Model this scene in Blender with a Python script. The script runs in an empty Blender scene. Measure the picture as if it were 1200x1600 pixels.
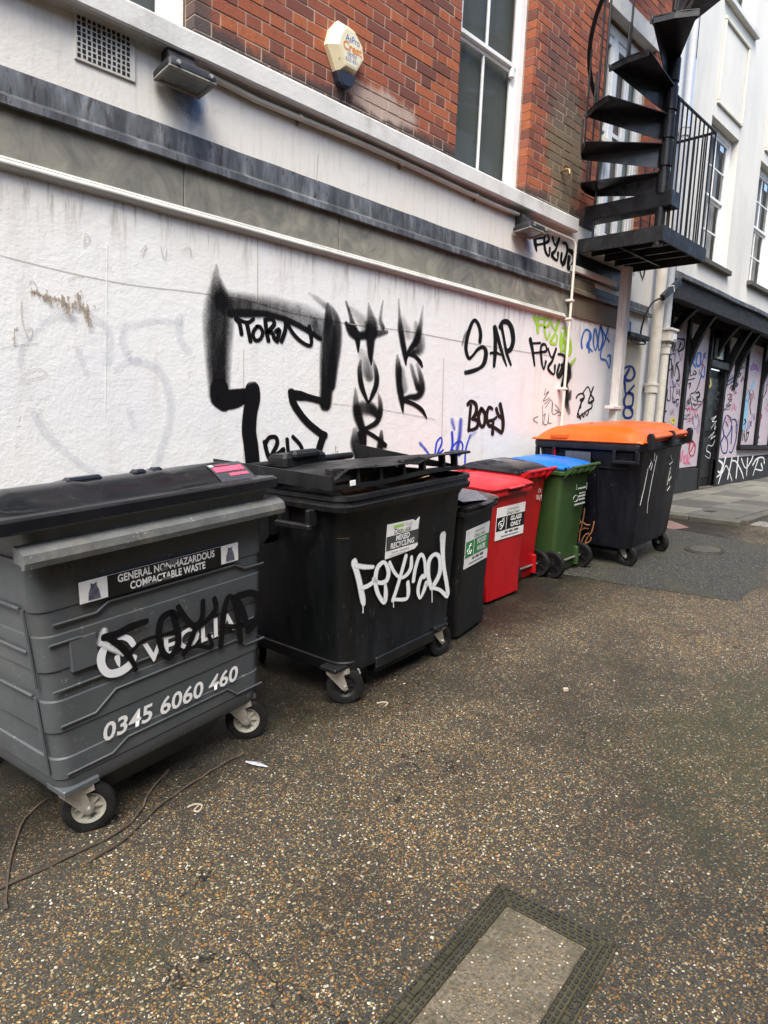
import bpy, bmesh, math, random
from mathutils import Matrix, Vector, noise

SC = bpy.context.scene
COL = SC.collection
R = math.radians

# ------------------------------------------------------------------ camera
cam_data = bpy.data.cameras.new('camera')
cam = bpy.data.objects.new('camera', cam_data)
COL.objects.link(cam)
cam_data.sensor_fit = 'VERTICAL'
cam_data.sensor_height = 36.0
cam_data.lens = 1050.0 / 1600.0 * 36.0
cam_data.clip_start = 0.05
cam_data.clip_end = 500
YAW, PITCH, ROLL = 0.79155305, 0.13122627, -0.04264825
_f = Vector((math.sin(YAW) * math.cos(PITCH), math.cos(YAW) * math.cos(PITCH), -math.sin(PITCH)))
_r = Vector((math.cos(YAW), -math.sin(YAW), 0))
_d = _f.cross(_r)
_r2 = math.cos(ROLL) * _r + math.sin(ROLL) * _d
_d2 = -math.sin(ROLL) * _r + math.cos(ROLL) * _d
_m = Matrix((_r2, -_d2, -_f)).transposed().to_4x4()
_m.translation = Vector((0, -3.9, 1.75))
cam.matrix_world = _m
SC.camera = cam

# ------------------------------------------------------------------ world, sun, exposure
SUN_EL, SUN_AZ = 56.0, 215.0          # direction towards the sun, azimuth from +x counter-clockwise
world = bpy.data.worlds.new('World')
SC.world = world
world.use_nodes = True
wn = world.node_tree
bg = wn.nodes['Background']
sky = wn.nodes.new('ShaderNodeTexSky')
sky.sky_type = 'NISHITA'
sky.sun_disc = False
sky.sun_elevation = R(SUN_EL)
sky.sun_rotation = R(90.0 - SUN_AZ)
sky.air_density = 1.0
sky.dust_density = 2.5
sky.ozone_density = 1.0
wn.links.new(sky.outputs[0], bg.inputs[0])
bg.inputs[1].default_value = 0.14
sun_data = bpy.data.lights.new('sun', 'SUN')
sun_data.energy = 2.4
sun_data.angle = R(40)
sun_data.color = (1.0, 0.96, 0.89)
sun = bpy.data.objects.new('sun', sun_data)
COL.objects.link(sun)
_sd = Vector((math.cos(R(SUN_EL)) * math.cos(R(SUN_AZ)), math.cos(R(SUN_EL)) * math.sin(R(SUN_AZ)), math.sin(R(SUN_EL))))
sun.rotation_euler = _sd.to_track_quat('Z', 'Y').to_euler()
SC.view_settings.view_transform = 'Standard'
SC.view_settings.look = 'None'
SC.view_settings.exposure = 1.36
SC.view_settings.gamma = 1.0
SC.view_settings.use_curve_mapping = False

SC.cycles.max_bounces = 6
SC.cycles.diffuse_bounces = 2
SC.cycles.glossy_bounces = 3
SC.cycles.transparent_max_bounces = 12
SC.cycles.caustics_reflective = False
SC.cycles.caustics_refractive = False
random.seed(7)

# ------------------------------------------------------------------ materials
def new_mat(name):
    m = bpy.data.materials.new(name)
    m.use_nodes = True
    nt = m.node_tree
    return m, nt, nt.nodes['Principled BSDF']

def N(nt, t, **kw):
    n = nt.nodes.new(t)
    for k, v in kw.items():
        setattr(n, k, v)
    return n

def L(nt, a, b):
    nt.links.new(a, b)

def pos(nt, scale=(1, 1, 1)):
    g = N(nt, 'ShaderNodeNewGeometry')
    mp = N(nt, 'ShaderNodeMapping')
    mp.inputs['Scale'].default_value = scale
    L(nt, g.outputs['Position'], mp.inputs['Vector'])
    return mp.outputs[0]

def ntex(nt, vec, scale, detail=4, rough=.6):
    n = N(nt, 'ShaderNodeTexNoise')
    n.inputs['Scale'].default_value = scale
    n.inputs['Detail'].default_value = detail
    n.inputs['Roughness'].default_value = rough
    L(nt, vec, n.inputs['Vector'])
    return n.outputs['Fac']

def ramp(nt, fac, stops):
    r = N(nt, 'ShaderNodeValToRGB')
    e = r.color_ramp.elements
    while len(e) < len(stops):
        e.new(.5)
    for el, (p, c) in zip(e, stops):
        el.position = p
        el.color = c if len(c) == 4 else (*c, 1)
    L(nt, fac, r.inputs['Fac'])
    return r.outputs['Color']

def sramp(nt, fac, a, b, lo=0.0, hi=1.0):
    r = N(nt, 'ShaderNodeMapRange')
    r.interpolation_type = 'SMOOTHSTEP'
    r.inputs[1].default_value, r.inputs[2].default_value = a, b
    r.inputs[3].default_value, r.inputs[4].default_value = lo, hi
    L(nt, fac, r.inputs[0])
    return r.outputs[0]

def mix(nt, fac, a, b, mode='MIX'):
    n = N(nt, 'ShaderNodeMix', data_type='RGBA', blend_type=mode)
    if isinstance(fac, (int, float)):
        n.inputs[0].default_value = fac
    else:
        L(nt, fac, n.inputs[0])
    for i, v in ((6, a), (7, b)):
        if isinstance(v, tuple):
            n.inputs[i].default_value = v if len(v) == 4 else (*v, 1)
        else:
            L(nt, v, n.inputs[i])
    return n.outputs[2]

def math_(nt, op, a, b=None):
    n = N(nt, 'ShaderNodeMath', operation=op)
    for i, v in ((0, a), (1, b)):
        if v is None:
            continue
        if isinstance(v, (int, float)):
            n.inputs[i].default_value = v
        else:
            L(nt, v, n.inputs[i])
    return n.outputs[0]

def bump(nt, bs, height, strength=.3, dist=.01):
    b = N(nt, 'ShaderNodeBump')
    b.inputs['Strength'].default_value = strength
    b.inputs['Distance'].default_value = dist
    L(nt, height, b.inputs['Height'])
    L(nt, b.outputs[0], bs.inputs['Normal'])

MATS = {}

def simple(name, col, rough=.5, var=.15, dirt=None, dirt_amt=.4, scale=6, bmp=.05, metal=0.0, spec=.5, scuff=None, stretch=(1, 1, 1)):
    """painted or moulded surface with uneven tone, dirt and small scuffs"""
    if name in MATS:
        return MATS[name]
    m, nt, bs = new_mat(name)
    p = pos(nt, stretch)
    n1 = ntex(nt, p, scale, 3, .65)
    lo = tuple(c * (1 - var) for c in col)
    hi = tuple(min(1, c * (1 + var)) for c in col)
    c = ramp(nt, n1, [(.3, lo), (.7, hi)])
    if dirt:
        n2 = ntex(nt, p, scale * .55, 5, .7)
        c = mix(nt, sramp(nt, n2, .5, .72, 0, dirt_amt), c, dirt)
    if scuff:
        n3 = ntex(nt, p, scale * 9, 3, .6)
        n4 = ntex(nt, p, scale * 1.3, 3, .5)
        f = math_(nt, 'MULTIPLY', sramp(nt, n3, .60, .70, 0, 1), sramp(nt, n4, .46, .64, 0, .42))
        c = mix(nt, f, c, scuff)
    L(nt, c, bs.inputs['Base Color'])
    bs.inputs['Metallic'].default_value = metal
    bs.inputs['Specular IOR Level'].default_value = spec
    rr = sramp(nt, n1, .3, .7, max(.05, rough - .1), min(1, rough + .12))
    L(nt, rr, bs.inputs['Roughness'])
    if bmp:
        n5 = ntex(nt, p, scale * 12, 2, .6)
        bump(nt, bs, n5, bmp, .006)
    MATS[name] = m
    return m

def mat_wall():
    m, nt, bs = new_mat('white_painted_render')
    p = pos(nt)
    g = N(nt, 'ShaderNodeNewGeometry')
    sx = N(nt, 'ShaderNodeSeparateXYZ')
    L(nt, g.outputs['Position'], sx.inputs[0])
    big = ntex(nt, p, .9, 4, .6)
    c = ramp(nt, big, [(.3, (.73, .735, .73)), (.5, (.775, .77, .75)), (.72, (.76, .735, .68))])
    upper = sramp(nt, sx.outputs[2], 3.1, 3.2, 0, 1)
    c = mix(nt, math_(nt, 'MULTIPLY', upper, .8), c, ramp(nt, big, [(.3, (.76, .74, .68)), (.7, (.73, .68, .59))]))
    lower = math_(nt, 'SUBTRACT', 1.0, math_(nt, 'MULTIPLY', upper, .75))
    st = ntex(nt, pos(nt, (7, 7, .6)), 1.0, 5, .65)
    c = mix(nt, math_(nt, 'MULTIPLY', lower, sramp(nt, st, .50, .80, 0, .50)), c, (.50, .465, .40))
    drip = ntex(nt, pos(nt, (20, 20, 2.0)), 1.0, 4, .7)
    near = math_(nt, 'MULTIPLY', sramp(nt, sx.outputs[2], 2.60, 2.93, 0, 1), lower)
    f = math_(nt, 'MULTIPLY', near, sramp(nt, drip, .48, .68, 0, .75))
    c = mix(nt, f, c, (.30, .25, .19))
    spk = ntex(nt, p, 48, 3, .6)
    spm = ntex(nt, p, 1.7, 3, .6)
    f = math_(nt, 'MULTIPLY', sramp(nt, spk, .66, .72, 0, 1), sramp(nt, spm, .46, .66, 0, .7))
    c = mix(nt, math_(nt, 'MULTIPLY', f, lower), c, (.33, .29, .24))
    # flaked coats of paint: ragged islands one coat lower
    vo = N(nt, 'ShaderNodeTexNoise'); vo.inputs['Scale'].default_value = 3.4; vo.inputs['Detail'].default_value = 7; vo.inputs['Roughness'].default_value = .72; vo.inputs['Distortion'].default_value = 1.0
    L(nt, p, vo.inputs['Vector'])
    fl = sramp(nt, vo.outputs['Fac'], .635, .645, 0, 1)
    c = mix(nt, math_(nt, 'MULTIPLY', fl, .35), c, (.62, .585, .53))
    L(nt, c, bs.inputs['Base Color'])
    bs.inputs['Roughness'].default_value = .6
    h1 = ntex(nt, p, 11, 5, .62)
    h = math_(nt, 'ADD', math_(nt, 'ADD', h1, math_(nt, 'MULTIPLY', spk, .45)), math_(nt, 'MULTIPLY', fl, -.5))
    bump(nt, bs, h, .40, .010)
    return m

def mat_ground():
    m, nt, bs = new_mat('exposed_aggregate_asphalt')
    p = pos(nt)
    g = N(nt, 'ShaderNodeNewGeometry')
    sx = N(nt, 'ShaderNodeSeparateXYZ'); L(nt, g.outputs['Position'], sx.inputs[0])
    wob = N(nt, 'ShaderNodeTexNoise'); wob.inputs['Scale'].default_value = 60; wob.inputs['Detail'].default_value = 2
    L(nt, p, wob.inputs['Vector'])
    vm = N(nt, 'ShaderNodeVectorMath', operation='SCALE'); L(nt, wob.outputs['Color'], vm.inputs[0]); vm.inputs['Scale'].default_value = .016
    va = N(nt, 'ShaderNodeVectorMath', operation='ADD'); L(nt, p, va.inputs[0]); L(nt, vm.outputs[0], va.inputs[1])
    base = ntex(nt, p, 150, 3, .7)
    large = ntex(nt, p, 1.1, 5, .62)
    mid = ntex(nt, p, 5.0, 4, .65)
    c = ramp(nt, base, [(.28, (.014, .0138, .0128)), (.46, (.036, .034, .028)), (.60, (.072, .065, .048)), (.76, (.125, .108, .075))])
    h = None
    for sc, lo, hi, dens in ((135, .36, .52, .36), (80, .31, .43, .48), (48, .22, .31, .80)):
        v = N(nt, 'ShaderNodeTexVoronoi'); v.inputs['Scale'].default_value = sc
        L(nt, va.outputs[0], v.inputs['Vector'])
        sep = N(nt, 'ShaderNodeSeparateColor'); L(nt, v.outputs['Color'], sep.inputs[0])
        col = ramp(nt, sep.outputs[0], [(0, (.025, .022, .018)), (.16, (.075, .058, .036)), (.34, (.22, .130, .040)), (.47, (.30, .115, .028)), (.60, (.30, .205, .075)), (.72, (.11, .105, .09)), (.84, (.33, .255, .125)), (.94, (.46, .39, .25)), (1, (.68, .63, .52))])
        d = sramp(nt, v.outputs['Distance'], lo, hi, 1, 0)
        k = math_(nt, 'ADD', sep.outputs[1], math_(nt, 'ADD', math_(nt, 'MULTIPLY', math_(nt, 'SUBTRACT', large, .5), 1.1), math_(nt, 'MULTIPLY', math_(nt, 'SUBTRACT', mid, .5), .9)))
        f = math_(nt, 'MULTIPLY', d, sramp(nt, k, dens, dens + .06, 0, 1))
        c = mix(nt, f, c, col)
        h = f if h is None else math_(nt, 'MAXIMUM', h, f)
    # darker, smoother band towards the wall, and grimy areas with their own outlines
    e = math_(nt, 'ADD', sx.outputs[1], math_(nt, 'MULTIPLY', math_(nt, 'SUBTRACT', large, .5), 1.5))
    wall_band = math_(nt, 'MULTIPLY', sramp(nt, e, -1.65, -.95, 0, .9), sramp(nt, mid, .30, .55, .65, 1))
    c = mix(nt, wall_band, c, (.009, .0075, .0055))
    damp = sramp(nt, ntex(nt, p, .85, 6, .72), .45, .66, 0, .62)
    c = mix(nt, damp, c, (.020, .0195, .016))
    n_m = ntex(nt, p, 1.3, 6, .72)
    dx = math_(nt, 'SUBTRACT', sx.outputs[0], 3.6); dy = math_(nt, 'SUBTRACT', sx.outputs[1], -3.15)
    rr2 = math_(nt, 'ADD', math_(nt, 'MULTIPLY', math_(nt, 'MULTIPLY', dx, dx), .5), math_(nt, 'MULTIPLY', dy, dy))
    gut = sramp(nt, math_(nt, 'ADD', rr2, math_(nt, 'MULTIPLY', math_(nt, 'SUBTRACT', mid, .5), 1.6)), .05, .75, .42, 0)
    moss = math_(nt, 'MAXIMUM', sramp(nt, n_m, .54, .72, 0, .38), gut)
    c = mix(nt, moss, c, (.034, .038, .012))
    pale = sramp(nt, ntex(nt, p, 2.2, 6, .78), .60, .74, 0, .45)
    c = mix(nt, pale, c, (.15, .135, .11))
    # hairline cracks
    vc = N(nt, 'ShaderNodeTexVoronoi', feature='DISTANCE_TO_EDGE'); vc.inputs['Scale'].default_value = .8
    vw = N(nt, 'ShaderNodeVectorMath', operation='SCALE'); L(nt, wob.outputs['Color'], vw.inputs[0]); vw.inputs['Scale'].default_value = .05
    w2_ = N(nt, 'ShaderNodeTexNoise'); w2_.inputs['Scale'].default_value = 3; w2_.inputs['Detail'].default_value = 4; L(nt, p, w2_.inputs['Vector'])
    vs2 = N(nt, 'ShaderNodeVectorMath', operation='ADD'); L(nt, p, vs2.inputs[0]); L(nt, w2_.outputs['Color'], vs2.inputs[1])
    L(nt, vs2.outputs[0], vc.inputs['Vector'])
    ck = math_(nt, 'MULTIPLY', sramp(nt, vc.outputs['Distance'], .002, .006, .85, 0), sramp(nt, large, .50, .58, 0, 1))
    c = mix(nt, ck, c, (.008, .0075, .007))
    L(nt, c, bs.inputs['Base Color'])
    bs.inputs['Specular IOR Level'].default_value = .25
    L(nt, sramp(nt, wall_band, 0, .6, .60, .42), bs.inputs['Roughness'])
    hh = math_(nt, 'ADD', h, math_(nt, 'MULTIPLY', base, .7))
    bump(nt, bs, hh, .7, .007)
    return m

def mat_patch(name, c0, c1, chip, sc=70):
    m, nt, bs = new_mat(name)
    p = pos(nt)
    b = ntex(nt, p, 90, 4, .6)
    c = ramp(nt, b, [(.3, c0), (.7, c1)])
    v = N(nt, 'ShaderNodeTexVoronoi'); v.inputs['Scale'].default_value = sc
    L(nt, p, v.inputs['Vector'])
    sep = N(nt, 'ShaderNodeSeparateColor'); L(nt, v.outputs['Color'], sep.inputs[0])
    f = math_(nt, 'MULTIPLY', sramp(nt, v.outputs['Distance'], .25, .4, 1, 0), sramp(nt, sep.outputs[1], .45, .52, 0, 1))
    c = mix(nt, f, c, ramp(nt, sep.outputs[0], [(0, c1), (.6, chip), (1, (.55, .52, .42))]))
    ms = sramp(nt, ntex(nt, p, 1.9, 6, .75), .46, .62, 0, .7)
    c = mix(nt, ms, c, (.048, .046, .024))
    L(nt, c, bs.inputs['Base Color'])
    bs.inputs['Roughness'].default_value = .6
    bs.inputs['Specular IOR Level'].default_value = .35
    bump(nt, bs, math_(nt, 'ADD', b, f), .8, .008)
    return m

def mat_brick():
    m, nt, bs = new_mat('red_brick')
    oi = N(nt, 'ShaderNodeObjectInfo')
    g = N(nt, 'ShaderNodeNewGeometry')
    rnd = math_(nt, 'FRACT', math_(nt, 'ADD', oi.outputs['Random'], g.outputs['Random Per Island']))
    c = ramp(nt, rnd, [(0, (.13, .044, .030)), (.2, (.20, .056, .030)), (.45, (.255, .066, .029)), (.7, (.29, .076, .030)), (.92, (.35, .098, .033)), (1, (.20, .060, .042))])
    p = pos(nt)
    n = ntex(nt, p, 30, 6, .7)
    c = mix(nt, sramp(nt, n, .5, .72, 0, .75), c, (.13, .040, .028))
    # soot along the foot of the wall, lime bloom, algae below the tap: marks with their own outline
    sx = N(nt, 'ShaderNodeSeparateXYZ'); L(nt, g.outputs['Position'], sx.inputs[0])
    n2 = ntex(nt, p, 7, 6, .7)
    e = math_(nt, 'ADD', sx.outputs[2], math_(nt, 'MULTIPLY', n2, -.22))
    c = mix(nt, sramp(nt, e, 3.92, 4.0, .9, 0), c, (.032, .028, .028))
    def blob(x, z, rx, rz, col, amt):
        nonlocal c
        dx = math_(nt, 'MULTIPLY', math_(nt, 'SUBTRACT', sx.outputs[0], x), 1 / rx)
        dz = math_(nt, 'MULTIPLY', math_(nt, 'SUBTRACT', sx.outputs[2], z), 1 / rz)
        d = math_(nt, 'ADD', math_(nt, 'MULTIPLY', dx, dx), math_(nt, 'MULTIPLY', dz, dz))
        d = math_(nt, 'ADD', d, math_(nt, 'MULTIPLY', math_(nt, 'SUBTRACT', n2, .5), 2.4))
        c = mix(nt, sramp(nt, d, .3, 1.1, amt, 0), c, col)
    blob(3.75, 4.12, .42, .12, (.42, .33, .28), .8)
    blob(6.35, 4.55, .42, .75, (.13, .115, .07), .85)
    blob(6.15, 5.2, .4, .5, (.09, .05, .045), .6)
    blob(2.2, 4.05, .12, .3, (.06, .05, .045), .8)
    L(nt, c, bs.inputs['Base Color'])
    bs.inputs['Roughness'].default_value = .85
    bump(nt, bs, math_(nt, 'ADD', n, ntex(nt, p, 120, 3, .6)), .6, .006)
    return m

def mat_slate():
    m, nt, bs = new_mat('riven_slate')
    p = pos(nt)
    n = N(nt, 'ShaderNodeTexNoise'); n.inputs['Scale'].default_value = 3.2; n.inputs['Detail'].default_value = 9; n.inputs['Roughness'].default_value = .68; n.inputs['Distortion'].default_value = 1.6
    L(nt, p, n.inputs['Vector'])
    oi = N(nt, 'ShaderNodeObjectInfo')
    c = ramp(nt, n.outputs['Fac'], [(.28, (.085, .085, .08)), (.42, (.18, .175, .145)), (.55, (.27, .255, .205)), (.68, (.36, .335, .26)), (.8, (.23, .22, .19))])
    c = mix(nt, math_(nt, 'MULTIPLY', oi.outputs['Random'], .35), c, (.115, .115, .105))
    L(nt, c, bs.inputs['Base Color'])
    bs.inputs['Roughness'].default_value = .7
    bump(nt, bs, n.outputs['Fac'], .4, .01)
    return m

def mat_lead():
    m, nt, bs = new_mat('weathered_lead')
    p = pos(nt, (6, 6, 1.1))
    n = ntex(nt, p, 1.3, 5, .72)
    c = ramp(nt, n, [(.28, (.036, .038, .042)), (.44, (.062, .066, .072)), (.56, (.115, .122, .13)), (.68, (.23, .24, .25)), (.8, (.34, .35, .355))])
    n2 = ntex(nt, pos(nt, (20, 20, 5)), 1.2, 6, .7)
    c = mix(nt, sramp(nt, n2, .56, .64, 0, .85), c, (.035, .024, .022))
    L(nt, c, bs.inputs['Base Color'])
    bs.inputs['Roughness'].default_value = .55
    bs.inputs['Metallic'].default_value = .15
    bump(nt, bs, ntex(nt, pos(nt), 9, 5, .6), .25, .01)
    return m

def mat_paint(name, col, rough=.5, speckle=True):
    """spray paint: the mesh carries how thick the paint is (attribute 'cover')"""
    m, nt, bs = new_mat('spray_' + name)
    at = N(nt, 'ShaderNodeAttribute', attribute_name='cover')
    p = pos(nt)
    f = at.outputs['Fac']
    if speckle:
        n = ntex(nt, p, 160, 3, .7)
        n2 = ntex(nt, pos(nt, (14, 14, 3)), 1.5, 4, .6)
        k = math_(nt, 'ADD', math_(nt, 'MULTIPLY', math_(nt, 'SUBTRACT', n, .5), 1.1), math_(nt, 'MULTIPLY', math_(nt, 'SUBTRACT', n2, .5), .7))
        inv = math_(nt, 'MULTIPLY', f, math_(nt, 'SUBTRACT', 1.06, f))
        f = math_(nt, 'ADD', f, math_(nt, 'MULTIPLY', k, math_(nt, 'MULTIPLY', inv, 3.2)))
        f = math_(nt, 'MINIMUM', math_(nt, 'MAXIMUM', f, 0.0), 1.0)
    bs.inputs['Base Color'].default_value = (*col, 1)
    bs.inputs['Roughness'].default_value = rough
    bs.inputs['Specular IOR Level'].default_value = .18
    L(nt, f, bs.inputs['Alpha'])
    return m

def mat_glass(name, tint=(.02, .026, .025)):
    m, nt, bs = new_mat(name)
    bs.inputs['Base Color'].default_value = (*tint, 1)
    bs.inputs['Roughness'].default_value = .03
    bs.inputs['Alpha'].default_value = .28
    bs.inputs['Specular IOR Level'].default_value = .5
    return m

M_WALL = mat_wall()
M_GROUND = mat_ground()
M_BRICK = mat_brick()
M_SLATE = mat_slate()
M_LEAD = mat_lead()
M_PATCH = mat_patch('dark_asphalt_patch', (.012, .0118, .0105), (.046, .044, .038), (.20, .18, .14), 90)
M_INFILL = mat_patch('concrete_cover_infill', (.060, .050, .036), (.185, .155, .105), (.34, .20, .07), 80)
M_FLAG = simple('flagstone', (.125, .118, .098), .75, .2, (.10, .10, .075), .5, 3, .2)
def vary(m, amt=.45):
    """each piece a little lighter or darker than the next"""
    nt = m.node_tree
    bs = nt.nodes['Principled BSDF']
    src = bs.inputs['Base Color'].links[0].from_socket
    oi = N(nt, 'ShaderNodeObjectInfo')
    v = sramp(nt, oi.outputs['Random'], 0, 1, 1 - amt, 1 + amt * .6)
    vm = N(nt, 'ShaderNodeVectorMath', operation='SCALE')
    L(nt, src, vm.inputs[0]); L(nt, v, vm.inputs['Scale'])
    L(nt, vm.outputs[0], bs.inputs['Base Color'])
vary(M_FLAG)
M_KERB = simple('kerbstone', (.075, .070, .056), .75, .2, (.05, .05, .04), .5, 4, .2)
M_MORTAR = simple('lime_mortar', (.42, .33, .25), .9, .25, (.15, .10, .08), .8, 4, .2)
M_STUCCO = simple('cream_stucco', (.66, .64, .58), .7, .08, (.36, .39, .38), .45, 1.6, .15, stretch=(1, 1, .35))
M_CREAM = simple('cream_trim_paint', (.72, .67, .53), .5, .06, (.5, .45, .33), .4, 5, .08)
M_TRIM = simple('old_white_trim', (.60, .585, .53), .55, .08, (.26, .235, .19), .55, 6, .2)
M_SILLP = simple('chalky_painted_sill', (.64, .63, .595), .65, .08, (.30, .29, .25), .6, 3.5, .25)
M_WINP = simple('white_window_paint', (.80, .80, .78), .35, .04, (.55, .53, .48), .25, 6, .04)
M_PIPE = simple('cream_pipe_paint', (.66, .62, .53), .42, .06, (.42, .36, .27), .45, 7, .08)
M_GREYP = simple('grey_plastic_pipe', (.46, .48, .50), .45, .05, (.3, .3, .29), .3, 6, .05)
M_IRON = simple('black_painted_iron', (.0055, .006, .0075), .38, .35, (.022, .023, .025), .5, 9, .18, spec=.35)
M_IRONW = simple('worn_black_iron', (.012, .0125, .014), .5, .4, (.055, .054, .05), .6, 8, .25, spec=.35)
M_POST = simple('peeling_grey_timber', (.54, .53, .49), .75, .15, (.22, .21, .19), .6, 9, .3, stretch=(4, 4, .5))
M_BLKTIM = simple('black_timber', (.006, .006, .006), .5, .4, (.02, .02, .02), .5, 7, .15, spec=.25)
M_DKBEAM = simple('dark_grey_beam', (.025, .025, .027), .65, .25, (.014, .014, .014), .5, 6, .15, stretch=(.6, 4, 4), spec=.25)
M_PINK = simple('pale_pink_panel', (.52, .45, .50), .55, .06, (.45, .38, .40), .35, 5, .05)
M_PLINTH = simple('dark_grey_plinth', (.028, .029, .031), .6, .25, (.05, .05, .05), .4, 6, .1, spec=.25)
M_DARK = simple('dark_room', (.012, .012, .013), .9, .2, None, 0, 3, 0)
M_BLIND = simple('grey_green_blind', (.105, .120, .110), .8, .07, None, 0, 1.5, 0)
M_BLIND2 = simple('pale_curtain', (.30, .31, .30), .85, .15, None, 0, 3, 0, stretch=(12, 12, .6))
M_BLIND3 = simple('pale_teal_blind', (.36, .46, .44), .8, .05, None, 0, 1.5, 0)
M_DOORIN = simple('brown_curtain', (.19, .14, .10), .85, .2, None, 0, 4, 0, stretch=(9, 9, .6))
M_GLASS = mat_glass('window_glass')
M_GREYBIN = simple('grey_bin_plastic', (.074, .082, .086), .42, .09, (.10, .097, .082), .6, 5, .07, scuff=(.30, .29, .25), spec=.38)
M_GREYWORN = simple('worn_grey_bin_rim', (.105, .11, .106), .55, .2, (.21, .185, .135), .7, 7, .25, scuff=(.48, .48, .44), spec=.38)
M_LIDBLK = simple('satin_black_lid', (.0075, .0085, .011), .2, .2, (.012, .0135, .014), .4, 4, .04, scuff=(.05, .05, .042), spec=.5)
M_BLKBIN = simple('black_bin_plastic', (.0042, .0050, .0058), .40, .25, (.010, .0105, .0105), .85, 4, .06, scuff=(.07, .07, .068), spec=.32, stretch=(1.8, 1.8, .45))
M_BLKBIN2 = simple('faded_black_bin_plastic', (.0065, .0072, .008), .46, .25, (.017, .016, .0145), .85, 4, .06, scuff=(.10, .095, .085), spec=.35, stretch=(1.8, 1.8, .45))
M_NAVY = simple('blue_black_bin_plastic', (.0045, .0052, .0085), .42, .25, (.012, .0125, .016), .85, 4, .06, scuff=(.10, .10, .11), spec=.32, stretch=(1.8, 1.8, .45))
M_RED = simple('red_bin_plastic', (.42, .006, .010), .38, .08, (.20, .014, .012), .6, 4, .06, scuff=(.50, .10, .09), stretch=(1.6, 1.6, .5))
M_REDLID = simple('red_lid_plastic', (.48, .018, .026), .40, .06, (.45, .03, .035), .3, 4, .05)
M_GREEN = simple('green_bin_plastic', (.030, .066, .018), .42, .08, (.030, .045, .020), .5, 4, .06, scuff=(.09, .13, .06), stretch=(1.6, 1.6, .5))
M_BLUE = simple('blue_lid_plastic', (.006, .125, .50), .35, .06, (.03, .18, .45), .3, 5, .05)
M_ORANGE = simple('orange_lid_plastic', (.60, .085, .006), .36, .06, (.60, .14, .03), .35, 4, .05)
M_RUBBER = simple('worn_tyre_rubber', (.008, .008, .008), .7, .3, (.03, .028, .025), .6, 14, .2, spec=.25)
M_RIM = simple('dusty_pale_rim', (.26, .25, .21), .5, .15, (.20, .18, .14), .5, 18, .15)
M_BLKRIM = simple('black_wheel_rim', (.009, .009, .010), .45, .2, (.025, .025, .025), .4, 14, .1, spec=.3)
M_STEEL = simple('galvanised_steel', (.48, .46, .42), .38, .12, (.22, .20, .17), .6, 22, .15, metal=.75)
M_STICK = simple('white_sticker_vinyl', (.82, .81, .79), .35, .04, (.55, .53, .50), .4, 9, .03)
M_STKBLK = simple('black_sticker_print', (.006, .006, .0065), .35, .1, None, 0, 6, 0)
M_STKGRY = simple('charcoal_sticker_print', (.055, .058, .058), .35, .1, None, 0, 6, 0)
M_STKGRN = simple('green_sticker_print', (.035, .24, .075), .35, .06, None, 0, 6, 0)
M_LIME = simple('lime_print', (.36, .62, .12), .4, .05, None, 0, 6, 0)
M_FAINT = simple('faded_grey_print', (.50, .50, .49), .4, .05, None, 0, 6, 0)
M_GREYPR = simple('dark_grey_print', (.09, .09, .09), .4, .05, None, 0, 6, 0)
M_WHITEPR = simple('white_print', (.80, .80, .79), .4, .03, None, 0, 6, 0)
M_PINKST = simple('pink_sticker_print', (.80, .09, .16), .4, .06, None, 0, 6, 0)
M_SACK = simple('printed_sack_grey', (.10, .10, .14), .4, .6, (.30, .30, .36), .7, 40, 0)
M_ALARM = simple('aged_cream_plastic', (.72, .62, .40), .4, .05, (.42, .35, .20), .4, 9, .05)
M_ALARMB = simple('dark_blue_plastic', (.012, .016, .035), .35, .3, (.06, .06, .07), .5, 20, .1)
M_BLUEPR = simple('blue_print', (.05, .09, .34), .4, .1, None, 0, 6, 0)
M_ORPR = simple('orange_print', (.60, .20, .03), .4, .1, None, 0, 6, 0)
M_FLOOD = simple('dusty_black_casting', (.012, .0125, .014), .5, .3, (.05, .05, .047), .5, 14, .1)
M_FLOODR = simple('grimy_grey_bezel', (.26, .25, .22), .6, .2, (.10, .095, .08), .6, 18, .2)
M_FLOODG = simple('dusty_lamp_glass', (.17, .18, .17), .25, .15, (.3, .3, .28), .4, 10, 0)
M_CARD = simple('brown_cardboard', (.30, .18, .09), .8, .2, (.16, .09, .05), .4, 9, .1)
M_CASTIR = simple('cast_iron_cover', (.030, .028, .020), .6, .3, (.055, .054, .022), .6, 9, .25, spec=.35)
M_STRAP = simple('dry_brown_strap', (.055, .040, .028), .7, .25, (.13, .10, .07), .6, 9, .1)
M_BIT = simple('pale_litter', (.36, .30, .22), .7, .2, (.3, .22, .15), .5, 30, .1)
M_TWIG = simple('dry_orange_twig', (.24, .10, .035), .7, .25, (.12, .05, .02), .5, 20, .1)
M_FEATH = simple('grey_feather', (.35, .37, .40), .6, .35, (.05, .05, .06), .7, 60, 0)
M_CABLE = simple('black_cable', (.012, .012, .013), .45, .2, None, 0, 9, 0)
M_RUST = simple('rusty_stain', (.20, .10, .055), .8, .3, (.08, .05, .035), .5, 25, .2)
M_TACT = simple('dull_red_paving', (.15, .085, .075), .75, .2, (.09, .07, .06), .5, 6, .1)

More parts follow.
